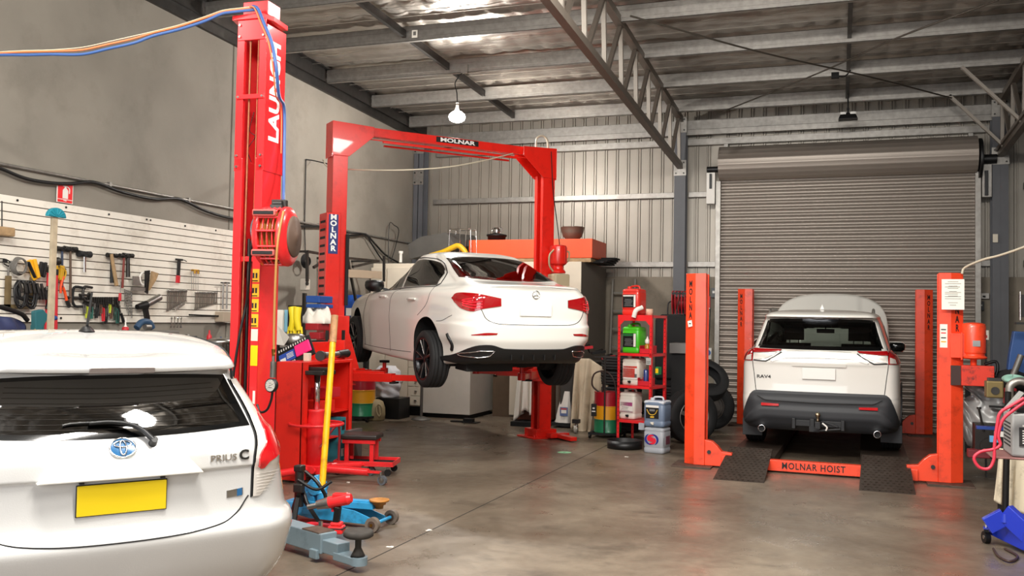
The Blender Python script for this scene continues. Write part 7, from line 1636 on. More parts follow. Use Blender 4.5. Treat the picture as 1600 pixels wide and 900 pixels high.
p = onz(725, 660); b = MB(T(p)); b.bar((-.22, 0, .012), (.14, .0, .02), .07, .02); b.box((.08, .0, .035), (.16, .10, .06)); b.box((.12, 0, .01), (.24, .2, .012)); obj1(b, 'floor_tool', black, 'flat black tool on the floor before the plain white cabinet', 'tool', bevel=.004)
b = MB(); p = ony(560, 575, 13.3); b.lathe([(0, 0), (.09, 0), (.10, .05), (.07, .11), (0, .12)], 18, 0, T(-7.02, 13.0, .69)); obj1(b, 'white_basin', white_pl, 'small white tub on top of the drum beside the khaki jerry can', 'tub')
# sheets and bag right of the hoist column
def drape(name, label, top, bot, m_, y0, amp, n=60, folds=9, seed=0, dy=.25, depth=.3):
    """hanging cloth: outline given by pixel columns at top and bottom, folds in depth"""
    b = MB(); r = random.Random(seed); ph = r.uniform(0, 6)
    def f(u, v):
        tp = polyline_at(top, u); bt = polyline_at(bot, u); P0 = ony(tp[0], tp[1], y0+dy); P1 = ony(bt[0], bt[1], y0)
        p = P1.lerp(P0, v); w_ = amp*(1.2-v)*(math.sin(folds*u*2*PI+ph)+.5*math.sin(folds*1.7*u*2*PI+2*ph+3*v)); p.y += w_ - .04*math.sin(PI*u); p.x += .3*w_*math.cos(folds*u*5); p.z = max(p.z, .004)
        return p
    b.grid(f, n, 26); return tag(b.build(name, m_, solid=.008), label, 'cloth')
def polyline_at(pts, u):
    x = u*(len(pts)-1); k = min(int(x), len(pts)-2); t = x-k; return (lerp(pts[k][0], pts[k+1][0], t), lerp(pts[k][1], pts[k+1][1], t))
drape('white_dust_sheet', 'crumpled white sheet hanging to the floor behind the right hoist column', [(814, 540), (830, 538), (848, 540)], [(799, 662), (812, 650), (822, 640), (832, 648), (842, 645), (850, 652)], mat('white_sheet', 'e4e0d6', .85), 13.5, .045, folds=4, seed=3)
b = MB(); p = ony(830, 600, 13.75); b.bx(p.x-.22, p.x+.3, 13.72, 14.1, .06, 1.0); obj1(b, 'covered_stand', mat('brown_stand', '6a3c28', .7), 'dark brown stand mostly hidden by the crumpled white sheet', 'stand', bevel=.01)
b = MB(); p = onz(832, 662); b.bx(p.x-.2, p.x+.35, 13.35, 13.7, 0, .07); obj1(b, 'low_plinth', matt_black, 'low black plinth under the crumpled white sheet', 'plinth')
drape('beige_tarpaulin', 'beige tarpaulin hanging in folds left of the drum with the hose', [(900, 560), (922, 560), (945, 575), (966, 580)], [(893, 668), (905, 676), (922, 680), (940, 660), (966, 640)], mat('beige_canvas', 'b8a890', .9, var=.1, scale=4, dirt='7c6c58', dscale=3, damt=.4), 13.2, .06, folds=4, seed=5)
b = MB(); b.bx(-3.95, -3.40, 13.5, 14.3, .0, 1.0); obj1(b, 'covered_engine_stand', mat('dark_frame', '34302c', .7), 'dark machine beneath the beige tarpaulin', 'machine', bevel=.02)
b = MB(); 
for k, (u, v) in enumerate(((905, 545), (925, 552), (940, 560))): p = ony(u, v, 13.4); b.bar(p, p+Vector((.18, .1, .03)), .05, .04, 1 if k == 1 else 0); b.cyl(p, p+Vector((.1, .2, .05)), .025, n=8, mat=2)
obj1(b, 'scrap_pile', [redh, matt_black, dark_steel], 'red and black offcuts heaped on top of the beige tarpaulin', 'scrap')
b = MB(); p = ony(906, 520, 13.6); b.bar(p, p+Vector((.10, 0, -.14)), .07, .06, 0); b.bar(p+Vector((.08, 0, -.12)), p+Vector((.16, 0, -.30)), .02, .02, 1); b.tube([p+Vector((.0, 0, .05)), p+Vector((.06, .0, .12)), p+Vector((.12, 0, .02))], .012, mat=1); obj1(b, 'orange_pump_nozzle', [orange_red, black], 'orange pump head with black lever right of the sedan tail', 'pump')
t = thing('plastic_bag', 'white plastic bag with blue and red print left of the beige tarpaulin', 'bag', tuple(onz(882, 668)))
p = onz(882, 668); b = MB(T(p.x, p.y, .08))
b.grid(lambda u, v: ((.155*(1-.55*v)*(1+.10*math.sin(5*2*PI*u+6*v)))*math.cos(2*PI*u)+.05*v, (.11*(1-.4*v)*(1+.08*math.sin(9*2*PI*u)))*math.sin(2*PI*u), .47*v), 36, 18); b.build('bag', mat('white_polythene', 'd8d4cc', .5), t)
b = MB(T(p.x, p.y, .08)); b.box((.02, -.115, .17), (.12, .01, .13), 0); b.box((.02, -.121, .17), (.08, .004, .05), 1); b.box((.02, -.121, .21), (.09, .004, .02), 2); b.build('print', [mat('bag_blue', '5a6a94', .5), white_pl, mat('bag_red', 'b84848', .5)], t)
b = MB(); b.bx(p.x-.18, p.x+.16, p.y-.1, p.y+.16, .03, .08); obj1(b, 'dolly_board', matt_black, 'black dolly board under the white printed plastic bag', 'dolly')
t = thing('machine_castor', 'large chrome castor wheel under the beige tarpaulin', 'castor', tuple(onz(900, 676)))
p = onz(900, 677); b = MB(T(p)); b.cyl((-.02, 0, .065), (.02, 0, .065), .065, n=24); b.build('tyre', mat('pale_tyre', 'a09a90', .5), t); b = MB(T(p)); b.lathe([(0, -.03), (.045, -.03), (.03, .0), (.045, .03), (0, .03)], 20, 0, T(0, 0, .065) @ Matrix.Rotation(PI/2, 4, 'Y')); b.bar((0, -.035, .06), (0, -.01, .15), .05, .01); b.bx(-.05, .05, -.05, .05, .145, .20, 1); b.build('fork', [chrome, black], t)
# ladder behind
t = thing('grey_ladder', 'grey steel ladder leaning on the back wall behind the red shelf rack', 'ladder', (-3.5, 15.7, 0))
a, c = ony(957, 440, 15.75), ony(992, 440, 15.75)
for x in (a.x, c.x): b = MB(); b.bar((x, 15.55, 0), (x, 15.80, 2.35), .05, .03); b.build('side_rail', mat('ladder_grey', '7a766e', .5, .4), t)
for k in range(7): z = .25+.31*k; b = MB(); b.bar((a.x, 15.58+.1*z, z), (c.x, 15.58+.1*z, z), .03, .03); b.build('rung', MATS['ladder_grey'], t)
# ================================================================ RED SHELF RACK WITH CANS
rk = thing('red_shelf_rack', 'red slotted-angle shelf rack loaded with plastic drums', 'shelving', (-2.30, 12.1, 0))
RX0, RX1, RY0, RY1 = -2.685, -2.195, 11.95, 12.42; RT = 1.70
RM = T(-2.44, 12.18, 0) @ RZ(math.radians(-14)) @ T(2.44, -12.18, 0)
for x, y in ((RX0, RY0), (RX1-.035, RY0), (RX1-.035, RY1-.035), (RX0, RY1-.035)):
    b = MB(RM); b.bx(x, x+.035, y, y+.004, 0, RT); b.bx(x if x == RX0 else x+.031, x+.004 if x == RX0 else x+.035, y, y+.035, 0, RT)
    for k in range(30): b.cyl((x+.018, y-.001, .05+.055*k), (x+.018, y+.001, .05+.055*k), .006, n=6, mat=1)
    b.build('upright', [redh if False else red_launch, matt_black], rk)
shz = [.33, .78, 1.20, RT]
for z in shz:
    b = MB(RM); b.bx(RX0, RX1, RY0, RY1, z-.006, z); b.bx(RX0, RX1, RY0, RY0+.004, z-.035, z); b.bx(RX0, RX1, RY1-.004, RY1, z-.035, z); b.bx(RX0, RX0+.004, RY0, RY1, z-.035, z); b.bx(RX1-.004, RX1, RY0, RY1, z-.035, z); b.build('shelf', red_launch, rk)
b = MB(RM); y = RY0-.003; b.prism([(RX0, RT), (RX1, RT), (RX1, RT-.16), (RX1-.05, RT-.12), (RX1-.09, RT-.075), (RX0+.09, RT-.075), (RX0+.05, RT-.12), (RX0, RT-.16)], .004, 0, Matrix.Rotation(PI/2, 4, 'X') @ T(0, 0, -RY0)); b.build('front_gusset', red_launch, rk)
def jerry(c, rz, m_, label, cap, lab, w=.255, d=.25, h=.345, tap=None, foot=False, name='plastic_drum'):
    t = thing(name, label, 'plastic drum', tuple(c), rz, 'twenty litre drums'); M = WM(t)
    def sq(w_, d_, z, n=9):
        o = []
        for k in range(4*n):
            a = 2*PI*k/(4*n)+PI/4; ca, sa = math.cos(a), math.sin(a); e = .30
            o.append((math.copysign(abs(ca)**e, ca)*w_/2, math.copysign(abs(sa)**e, sa)*d_/2, z))
        return o
    prof = [(.90, .0), (.98, .008), (1.0, .03), (1.0, .055), (.965, .065), (.965, .075), (1.0, .085), (1.0, h-.06), (.965, h-.05), (.965, h-.045), (1.0, h-.035), (.97, h-.012), (.82, h), (.55, h+.006), (.0, h+.008)]
    rings = [sq(max(w*k, .001), max(d*k, .001), z) for k, z in prof]; n = len(rings[0]); vs = [p for r in rings for p in r]
    b = MB(M); b.add(vs, [(i*n+k, i*n+(k+1) % n, (i+1)*n+(k+1) % n, (i+1)*n+k) for i in range(len(rings)-1) for k in range(n)]+[tuple(range(n))[::-1]], 0, True); b.build('drum_body', m_, t)
    b = MB(M); b.tube([(-.06, .02, h), (-.05, .02, h+.035), (.05, .02, h+.04), (.07, .02, h)], .013, n=8, sub=4); b.build('handle', cap, t)
    b = MB(M); b.cyl((-.05, -.04, h), (-.05, -.04, h+.035), .028, n=16); b.build('cap', cap, t)
    b = MB(M)
    for q in lab: x0, x1, z0, z1, k = q[:5]; b.bx(x0, x1, -d/2-.0030-.0010*(k > 0), -d/2+.002, z0, z1, k)
    b.build('label', LABM, t)
    if tap: b = MB(M); b.cyl((tap[0], -d/2-.03, .045), (tap[0], -d/2, .045), .016, n=12); b.bar((tap[0]-.02, -d/2-.03, .055), (tap[0]+.02, -d/2-.03, .03), .012, .012); b.build('tap', tap[1], t)
    return t
LABM = [black, white_pl, mat('lab_red', 'e04838', .5), mat('lab_pink', 'b84c88', .5), mat('lab_grey', '6c6c6c', .5), mat('lab_gold', 'c8a030', .5), mat('lab_green', '1c6a34', .5)]
lines = lambda z0, k=4, n=5, x0=-.08, x1=.04: [(x0+.006*((i*7) % 3), x1-.01*((i*5) % 3), z0+.020*i, z0+.008+.020*i, k) for i in range(n)]
pR = lambda x, y, z: RM @ Vector((x, y, z))
rzk = math.radians(-14)
jerry(pR(-2.545, 12.14, RT), rzk-.02, mat('red_drum', 'd83024', .4, coat=.2), 'red plastic drum with black label on top of the red shelf rack', MATS['red_drum'], [(-.105, .085, .10, .27, 0), (.055, .083, .105, .265, 1), (-.10, .05, .245, .262, 1)]+lines(.12))
jerry(pR(-2.535, 12.14, 1.20), rzk-.02, mat('green_drum', '44b81c', .4, coat=.2), 'bright green plastic drum on the red shelf rack', MATS['green_drum'], [(-.105, .085, .08, .26, 0), (.05, .083, .085, .255, 1), (-.10, .04, .225, .25, 6)]+lines(.10))
trans_w = mat('milky_plastic', 'd6d0c2', .45)
jerry(pR(-2.53, 12.14, .78), rzk-.02, trans_w, 'milky drum with red and white label on the red shelf rack', trans_w, [(-.10, .105, .08, .26, 1), (-.10, .07, .10, .22, 2), (-.10, .10, .225, .25, 2), (.06, .10, .10, .15, 4)]+lines(.115, 1), tap=(.0, black))
jerry(pR(-2.575, 12.14, .335), rzk-.02, mat('milky_plastic_b', 'd8d2c6', .45), 'milky drum with pink and white label low on the red shelf rack', trans_w, [(-.10, .09, .09, .25, 1), (-.09, .085, .17, .22, 3), (-.10, .09, .09, .105, 3)]+lines(.11, 4, 3), tap=(.02, black), w=.235)
gdr = Vector((-2.105, 11.52, 0))
t = jerry(gdr, rzk+.05, mat('grey_drum', '9ca0a6', .45), 'grey plastic drum with red and blue swirl emblem on the floor, lowest of the stack', mat('pale_grey_cap', 'c4c6c8', .5), [(.135, .137, .1, .2, 0)], w=.27, d=.27, h=.315)
M = WM(t) @ axes((.0-.02, -.138, .17), (1, 0, 0), (0, -1, 0))
b = MB(M)
def swirl(sg, r0, r1, a0, a1, th, mat_, z):
    pts_o, pts_i = [], []
    for i in range(21):
        tt = i/20; a = math.radians(lerp(a0, a1, tt)); w_ = th*math.sin(PI*min(1, tt*1.15+.02))**.8+.001; r = lerp(r0, r1, tt); pts_o.append((sg*(r+w_)*math.cos(a)*1.15, sg*(r+w_)*math.sin(a), z)); pts_i.append((sg*(r-w_)*math.cos(a)*1.15, sg*(r-w_)*math.sin(a), z))
    vs = pts_o+pts_i; b.add(vs, [(i, i+1, 22+i, 21+i) for i in range(20)], mat_)
for sg in (1, -1):
    swirl(sg, .072, .060, -60, 120, .011, 1, .002); swirl(sg, .052, .030, 60, 250, .014, 0, .004)
b.lathe([(0, .0045), (.030, .0045)], 24, 0, cap=False)
b.build('swirl_emblem', [mat('emblem_red', 'd81c34', .4), mat('emblem_blue', '20287c', .4)], t)
b = MB(WM(t)); b.bx(.135, .1375, -.06, .07, .11, .21); b.build('side_label', mat('maroon_label', '6a3848', .5), t)
t = jerry(gdr+Vector((.0, .0, .325)), rzk+.02, mat('slate_drum', '6c7c92', .35, coat=.1), 'blue-grey drum with black and gold label stacked on the swirl drum', mat('pale_grey_top', 'c0c4c8', .45), [(-.10, .07, .10, .26, 0), (-.10, .07, .235, .262, 1), (-.05, .02, .19, .215, 4), (-.04, .01, .11, .13, 5)], w=.275, d=.26, h=.315, tap=(-.005, trans_w))
b = MB(WM(t) @ axes((-.015, -.1365, .18), (1, 0, 0), (0, -1, 0))); b.tube([(-.07, .03, 0), (-.04, -.02, 0), (0, -.035, 0), (.04, -.02, 0), (.07, .03, 0)], .006, n=5); b.build('gold_band', LABM[5], t)
b = MB(WM(t)); b.lathe([(.0, .318), (.13, .315), (.14, .30), (.14, .285)], 4, 0, RZ(PI/4), False) if False else b.bx(-.134, .134, -.127, .127, .275, .318); b.build('pale_top', mat('pale_shoulder', 'c2c6cc', .45), t, bevel=.02)
# small things on the rack
t = thing('oil_bottle', 'small amber bottle with white nozzle cap on the rack beside the green drum', 'bottle', tuple(pR(-2.30, 12.05, 1.21)))
M = T(pR(-2.305, 12.05, 1.21)); MB(M).lathe([(0, 0), (.032, 0), (.034, .01), (.034, .10), (.02, .12), (0, .12)], 18).build('bottle', mat('amber_oil', 'b07a28', .2), t); MB(M).lathe([(.026, .12), (.034, .13), (.034, .165), (.02, .18), (.008, .20), (.006, .215), (0, .215)], 18).build('nozzle_cap', white_pl, t)
for k, (x, z, lb) in enumerate(((-2.30, 1.205, 'red tray holding the small amber bottle on the shelf rack'), (-2.32, .785, 'red tray holding the blue can on the shelf rack'))):
    b = MB(RM); b.bx(x-.09, x+.09, 11.99, 12.13, z-.002, z+.003); b.bx(x-.09, x+.09, 11.99, 11.995, z, z+.06); b.bx(x-.09, x-.085, 11.99, 12.13, z, z+.10); b.bx(x+.085, x+.09, 11.99, 12.13, z, z+.10); b.bx(x-.09, x+.09, 12.125, 12.13, z, z+.10); obj1(b, 'shelf_tray', redh, lb, 'tray')
t = thing('aerosol_can', 'blue aerosol can with white cap on the middle rack shelf', 'can', tuple(pR(-2.32, 12.05, .79)))
M = T(pR(-2.32, 12.05, .79)); MB(M).lathe([(0, 0), (.033, 0), (.033, .03), (.033, .19), (.025, .205), (0, .205)], 20).build('can', mat('can_blue', '2a3c78', .3, coat=.4), t); b = MB(M); b.lathe([(0, .0), (.034, .0), (.034, .04), (0, .04)], 20); b.build('base_ring', white_pl, t)
b = MB(RM); b.bx(-2.27, -2.20, 11.938, 11.942, 1.06, 1.15); b.bx(-2.262, -2.21, 11.936, 11.938, 1.10, 1.105, 1); b.bx(-2.262, -2.215, 11.936, 11.938, 1.08, 1.085, 1); obj1(b, 'price_card', [mat('grey_card', 'a8a8a4', .6), ink], 'small grey card hanging under the shelf with the amber bottle', 'card')
M = RM; b = MB(M); b.tube([(-2.34, 11.96, RT+.10), (-2.40, 11.90, RT+.06), (-2.43, 11.89, RT-.03)], .03, n=10); b.lathe([(0, 0), (.045, 0), (.045, .08), (0, .08)], 18, 1, T(-2.28, 12.05, RT+.002)); obj1(b, 'tape_roll', [white_pl, mat('masking_tape', 'd0a890', .6)], 'white strap and tan tape roll on top of the red shelf rack', 'tape')
b = MB(RM); b.bx(-2.21, -2.17, 12.1, 12.2, .93, 1.03, 0); b.bx(-2.209, -2.169, 12.095, 12.1, .95, 1.01, 1); obj1(b, 'small_carton', [mat('carton_green', '2c8a4c', .5), MATS['yellow_sticker']], 'small green and yellow carton clipped to the right side of the shelf rack', 'box')
p = Vector((-2.56, 11.72, 0)); b = MB(T(p)); b.lathe([(.0, .01), (.19, .01), (.205, .02), (.215, .10), (.222, .105), (.222, .0), (.20, .0), (0, 0)], 40, cap=False); obj1(b, 'drip_tray', black, 'round black drip tray on the floor before the red shelf rack', 'tray')
b = MB(RM); b.bx(-2.36, -2.28, 11.93, 11.935, .22, .31); obj1(b, 'floor_card', mat('pale_card', 'b0b4bc', .6), 'small pale card fixed low on the rack between the pink-label drum and swirl drum', 'card')
# black cases and tyres behind the rack
b = MB(); b.bx(-2.62, -2.05, 12.75, 13.2, 0, 2.0) if False else b.lathe([(0, 0), (.0, 0)], 4)
def spare_tyre(c, R, W, M_, label, rimr, rm, spokes=5, solid_rim=False, group='spare tyres'):
    t = thing('loose_wheel' if rm else 'loose_tyre', label, 'tyre', tuple(c), 0, group)
    M = T(c) @ M_; h = W/2
    prof = [(rimr, -h*.9), (rimr+.01, -h), (R-.05, -h*1.02), (R-.018, -h*.9), (R-.003, -.8*h)]
    for k in (-.6, -.2, .2, .6): prof += [(R, k*h-.008), (R-.009, k*h-.004), (R-.009, k*h+.004), (R, k*h+.008)]
    prof += [(R-.003, .8*h), (R-.018, h*.9), (R-.05, h*1.02), (rimr+.01, h), (rimr, h*.9)]
    b = MB(M); b.lathe(prof, 44, cap=False); b.build('tyre', rubber, t)
    if rm:
        b = MB(M); b.lathe([(rimr, -h*.85), (rimr-.015, -h*.5), (rimr-.03, h*.3), (rimr-.006, h*.8), (rimr, h*.95), (rimr-.014, h*.9), (rimr-.03, h*.55)], 36, cap=False)
        if solid_rim:
            b.lathe([(rimr-.02, h*.45), (rimr*.7, h*.60), (rimr*.6, h*.25), (rimr*.42, h*.25), (rimr*.35, h*.5), (.035, h*.5), (.03, h*.3), (0, h*.3)], 30)
            for k in range(5): a = 2*PI*k/5; b.cyl((rimr*.24*math.cos(a), rimr*.24*math.sin(a), h*.49), (rimr*.24*math.cos(a), rimr*.24*math.sin(a), h*.54), .010, n=8, mat=1)
        else:
            b.lathe([(0, h*.7), (.05, h*.66), (.055, .0), (0, 0)], 20)
            for k in range(spokes): a = 2*PI*k/spokes+.3; b.bar((math.cos(a)*.04, math.sin(a)*.04, h*.5), (math.cos(a)*(rimr-.01), math.sin(a)*(rimr-.01), h*.7), .05, .03)
        b.build('rim', [rm, matt_black], t)
FY = Matrix.Rotation(PI/2, 4, 'X')
spare_tyre(Vector((-1.86, 12.6, .36)), .36, .24, RZ(math.radians(38)) @ FY, 'large leaning tyre with alloy rim just left of the white SUV', .22, galv)
spare_tyre(Vector((-1.80, 14.3, .355)), .345, .22, RZ(math.radians(5)) @ FY, 'tyre on plain black steel rim standing behind the alloy-rimmed one', .20, matt_black if False else mat('black_steel_rim', '524c48', .5, .4), solid_rim=True)
spare_tyre(Vector((-1.78, 13.42, .80)), .33, .2, RZ(math.radians(30)) @ Matrix.Rotation(PI/2*.55, 4, 'X'), 'bare tyre lying askew on the spare tyres behind the front left post', .2, None)
for k in range(5): spare_tyre(Vector((-3.02+.02*math.sin(k*2), 13.55, .12+.22*k)), .32, .21, RZ(k*.5), 'bare tyre in the stack behind the red rack, %s' % ['lowest', 'second from the floor', 'middle one', 'second from the top', 'topmost'][k], .2, None, group='stacked tyres behind the red rack')
for k in range(3): spare_tyre(Vector((-2.25, 13.9, .12+.22*k)), .33, .21, RZ(k*.4), 'bare tyre in the low stack behind the rack and hoist post, %s' % ['lowest', 'middle one', 'topmost'][k], .2, None, group='low stack of tyres')
b = MB(); b.prism([(-.30, 0), (.30, 0), (.30, .85), (.24, .97), (.10, 1.02), (-.2, 1.02), (-.3, .95)], .18, 0, T(-2.42, 14.75, .72) @ Matrix.Rotation(PI/2, 4, 'X')); obj1(b, 'black_seat_back', matt_black, 'tall black seat back behind the red shelf rack', 'car seat', bevel=.03)
b = MB(); b.bx(-2.75, -2.0, 14.6, 15.2, 0, .72); obj1(b, 'black_storage_box', matt_black, 'big black storage box under the tall black seat back', 'box', bevel=.02)
b = MB(); a, c = ony(1046, 538, 13.0), ony(1078, 538, 13.0); b.bx(a.x, c.x, 13.0, 13.5, ony(1050, 552, 13.0).z, ony(1050, 536, 13.0).z); obj1(b, 'grey_shelf_board', MATS['grey_iron'], 'grey board bridging the gap between the red rack and the hoist post', 'board', bevel=.004)
for x in (a.x+.03, c.x-.03): pass
b = MB(); b.bx(a.x+.02, c.x-.02, 13.05, 13.45, 0, ony(1050, 552, 13.0).z); obj1(b, 'dark_carton', matt_black, 'dark carton under the grey board beside the hoist post', 'box')
# second hose reel on the grey column, switches
t = thing('caged_hose_reel', 'dark red caged hose reel mounted on the grey column', 'hose reel', (-2.46, 15.5, 1.75))
a, c = ony(1050, 456, 15.3), ony(1078, 491, 15.3)
cx, cz_, ww, hh_ = (a.x+c.x)/2, (a.z+c.z)/2, c.x-a.x, a.z-c.z
b = MB(T(cx, 15.42, cz_) @ Matrix.Rotation(PI/2, 4, 'Y')); b.lathe([(.0, -ww/2), (hh_/2, -ww/2), (hh_/2, -ww/2+.01), (hh_*.3, -ww/2+.012), (hh_*.3, ww/2-.012), (hh_/2, ww/2-.01), (hh_/2, ww/2), (0, ww/2)], 32); b.build('drum', mat('dark_red_reel', '7c1a1e', .5), t)
b = MB(); 
for k in range(6): x = cx-ww/2+.02+k*(ww-.04)/5; b.tube([(x, 15.62, cz_+hh_/2+.01), (x, 15.22, cz_+hh_/2), (x, 15.18, cz_), (x, 15.24, cz_-hh_/2)], .008, n=6, sub=3)
b.build('cage_bars', redh, t)
b = MB(); b.bx(cx-ww/2+.02, cx+ww/2-.02, 15.17, 15.18, cz_+hh_*.36, cz_+hh_*.46, 0); b.build('name_strip', ink, t)
b = MB(); b.tube([ony(1050, 470, 15.3), ony(1044, 476, 15.3), ony(1044, 500, 15.2), ony(1050, 530, 15.0), ony(1062, 545, 14.8)], .012, n=6); obj1(b, 'black_hose', black, 'black hose falling from the dark red caged reel', 'hose')
b = MB(); b.tube([ony(1063, 455, 15.1), ony(1056, 495, 15.1), ony(1046, 560, 14.8)], .009, n=6); obj1(b, 'brown_hose', MATS['dark_brown_hose'], 'thin brown hose hanging slantwise from the caged reel', 'hose')
def wallplate(name, u0, v0, u1, v1, m_, label, cat, extra=None, Y=15.95, dep=.05): 
    b = MB(); a, c = ony(u0, v0, Y), ony(u1, v1, Y); b.bx(a.x, c.x, Y-dep, Y, c.z, a.z, 0)
    if extra: extra(b, a, c, Y-dep)
    return obj1(b, name, m_ if isinstance(m_, list) else [m_], label, cat, bevel=.004)
wallplate('grey_switch_box', 1112, 450, 1122, 465, [mat('box_grey', '54585a', .5), white_pl], 'grey isolator box beside the roller door guide', 'switch', lambda b, a, c, y: b.bx(a.x+.02, a.x+.06, y-.004, y, a.z-.09, a.z-.05, 1))
wallplate('red_alarm_box', 1103, 463, 1110, 481, [redh, white_pl], 'small red box on the wall behind the front left hoist post', 'box', lambda b, a, c, y: b.bx(a.x, c.x, y-.003, y, c.z-.02, c.z, 1))
b = MB(); p = ony(1106, 551, 15.93); b.bx(p.x-.05, p.x+.06, 15.92, 15.95, p.z-.11, p.z+.08, 0); b.cyl((p.x, 15.92, p.z+.0), (p.x, 15.915, p.z), .05, n=20, mat=1); obj1(b, 'safety_sign', [white_pl, mat('sign_blue', '1c5ca8', .5)], 'white sign with blue disc behind the front left hoist post', 'sign')
b = MB(); b.tube([ony(1108, 430, 15.94), ony(1109, 465, 15.94)], .006, n=5); b.tube([ony(1110, 481, 15.94), ony(1107, 545, 15.94)], .006, n=5); obj1(b, 'wall_wire', matt_black, 'thin wire running down through the small red box', 'wire')
p = onz(882, 707); b = MB(T(p)); b.lathe([(0, .0015), (.085, .0015)], 28, cap=False); b.lathe([(0, .0022), (.016, .0022)], 14, 1, cap=False); obj1(b, 'floor_marker', [mat('mint_marker', '9ce0b0', .5), mat('marker_dot', '4c8c68', .5)], 'round mint-green marker stuck on the floor near the right hoist column', 'marker')
for k, (u, v, lb) in enumerate(((609, 855, 'small white scrap on the floor near the blue jack wheels'), (670, 829, 'tiny white scrap by the floor joint'), (545, 754, 'white scrap under the red rolling stool'), (979, 714, 'small white scrap before the round black drip tray'))):
    p = onz(u, v); b = MB(T(p.x, p.y, .002) @ RZ(k)); b.box((0, 0, 0), (.05, .02, .002)); b.box((.01, .008, .001), (.02, .03, .003)); obj1(b, 'paper_scrap', paper, lb, 'litter', 'scraps on the floor')
# ================================================================ RIGHT SIDE
b = MB(); a = ony(1503, 600, 10.9)
def sbag(u, v):
    L_ = [(1501, 660), (1505, 690), (1530, 704)]; tp = polyline_at([(1508, 592), (1535, 606), (1570, 612), (1585, 600)], u); bt = polyline_at([(1501, 672), (1512, 696), (1532, 706), (1560, 690), (1585, 690)], u)
    bulge = .16*math.sin(PI*u)*math.sin(PI*min(1, v*1.15)); pinch = 1-.35*math.exp(-((v-.72)/.07)**2)
    p = ony(bt[0], bt[1], 10.8).lerp(ony(tp[0], tp[1], 10.8), v); c_ = ony(1550, 650, 10.8); p.x = c_.x+(p.x-c_.x)*pinch; p.y += -bulge+.02*math.sin(30*v+6*u)+.015*math.sin(22*u+9*v); return p
b.grid(sbag, 40, 40); tag(b.build('silver_sack', mat('silver_film', 'a4a4a2', .38, .25, bump=.12, bscale=14), solid=.01), 'silver film sack tied near its neck beside the front right hoist post', 'sack')
b = MB(); q0, q1 = ony(1522, 634, 10.6), ony(1582, 637, 10.6); b.bar(q0+Vector((.14, 0, 0)), q1, .05, .02); obj1(b, 'black_strap', matt_black, 'black strap around the neck of the silver sack', 'strap')
t = thing('steel_workbench', 'dark work bench along the right wall piled with tools', 'bench', (2.1, 10.9, 0))
MB().bx(1.55, 2.72, 9.6, 13.5, .92, .97).build('bench_top', MATS['bench_top'], t)
for x, y in ((1.60, 9.7), (2.65, 9.7), (1.60, 13.4), (2.65, 13.4)): MB().bx(x-.03, x+.03, y-.03, y+.03, 0, .92).build('leg', matt_black, t)
bag = matt_black
def lump(name, c, s, m_, label, cat, seed): 
    r = random.Random(seed); ph = [r.uniform(0, 6) for _ in range(4)]; b = MB()
    b.grid(lambda u, v: (c[0]+s[0]*math.cos(2*PI*u)*math.sin(PI*v*.98+.02)*(1+.15*math.sin(3*2*PI*u+ph[0])), c[1]+s[1]*math.sin(2*PI*u)*math.sin(PI*v*.98+.02)*(1+.12*math.sin(4*2*PI*u+ph[1])), c[2]+s[2]*(1-math.cos(PI*v))*.5*(1+.15*math.sin(2*2*PI*u+ph[2]))), 32, 16); return obj1(b, name, m_, label, cat)
p = ony(1552, 598, 10.2); lump('black_bag', (p.x+.30, 10.6, .97), (.26, .3, .22), matt_black, 'slumped black bag on the right work bench below the pump tank', 'bag', 2)
p = ony(1584, 588, 9.9); lump('mint_rag', (p.x, 9.95, 1.08), (.10, .12, .08), mat('mint_cloth', '8cb8a8', .9), 'pale mint rag on top of the right bench clutter', 'cloth', 3)
t = thing('brass_gearbox', 'brassy square gearbox casting on the right bench edge', 'machine part', tuple(ony(1554, 625, 9.3)))
p = ony(1553, 608, 9.3); b = MB(T(p)); b.box((0, 0, 0), (.14, .14, .15)); b.cyl((0, -.08, -.01), (0, -.07, -.01), .035, n=14, mat=1); b.build('casting', [mat('dirty_brass', '7a6a44', .5, .6), dark_steel], t, bevel=.012)
MB(T(p)).bx(-.05, .05, -.05, .05, .075, .10).build('flange', dark_steel, t)
p = ony(1594, 605, 9.2); b = MB(T(p)); b.tube([(-.08, 0, -.12), (-.08, 0, .0), (-.02, 0, .05), (.05, 0, .04), (.10, 0, -.02)], .035, n=12); b.box((.06, .05, -.10), (.2, .1, .12), 1); obj1(b, 'pipe_elbow', [galv, matt_black], 'bright bent pipe elbow at the right edge among the bench clutter', 'pipe')
p = ony(1574, 622, 9.3); b = MB(T(p)); b.box((.02, 0, .02), (.10, .08, .14)); obj1(b, 'red_oil_can', redh, 'small red can between the gearbox and bright pipe', 'can', bevel=.01)
b = MB(); p = ony(1595, 570, 10.6); b.prism([(-.16, -.30), (.30, -.30), (.30, .32), (-.08, .34), (-.12, .1)], .12, 0, T(p) @ Matrix.Rotation(PI/2, 4, 'X')); obj1(b, 'blue_cowl', mat('deep_blue', '1c4278', .5), 'deep blue metal cowl at the right edge above the bench', 'machine cover', bevel=.01)
b = MB(); p = ony(1585, 570, 10.3); b.cyl(p+Vector((-.05, 0, -.22)), p+Vector((.06, 0, .1)), .03, n=12); obj1(b, 'grey_tube', MATS['grey_iron'], 'grey tube leaning on the deep blue cowl', 'tube')
b = MB(); p = ony(1597, 478, 10.2); b.box(p, (.05, .05, .22)); b.cyl(p+Vector((-.02, -.03, -.14)), p+Vector((-.02, -.03, .14)), .008, n=8, mat=1); b.bx(p.x-.06, p.x+.1, 10.15, 10.25, p.z-.18, p.z-.16); obj1(b, 'clamp_meter', [black, chrome], 'black and chrome tool hanging at the right edge above the blue cowl', 'tool')
b = MB(); a = ony(1538, 515, 15.5); 
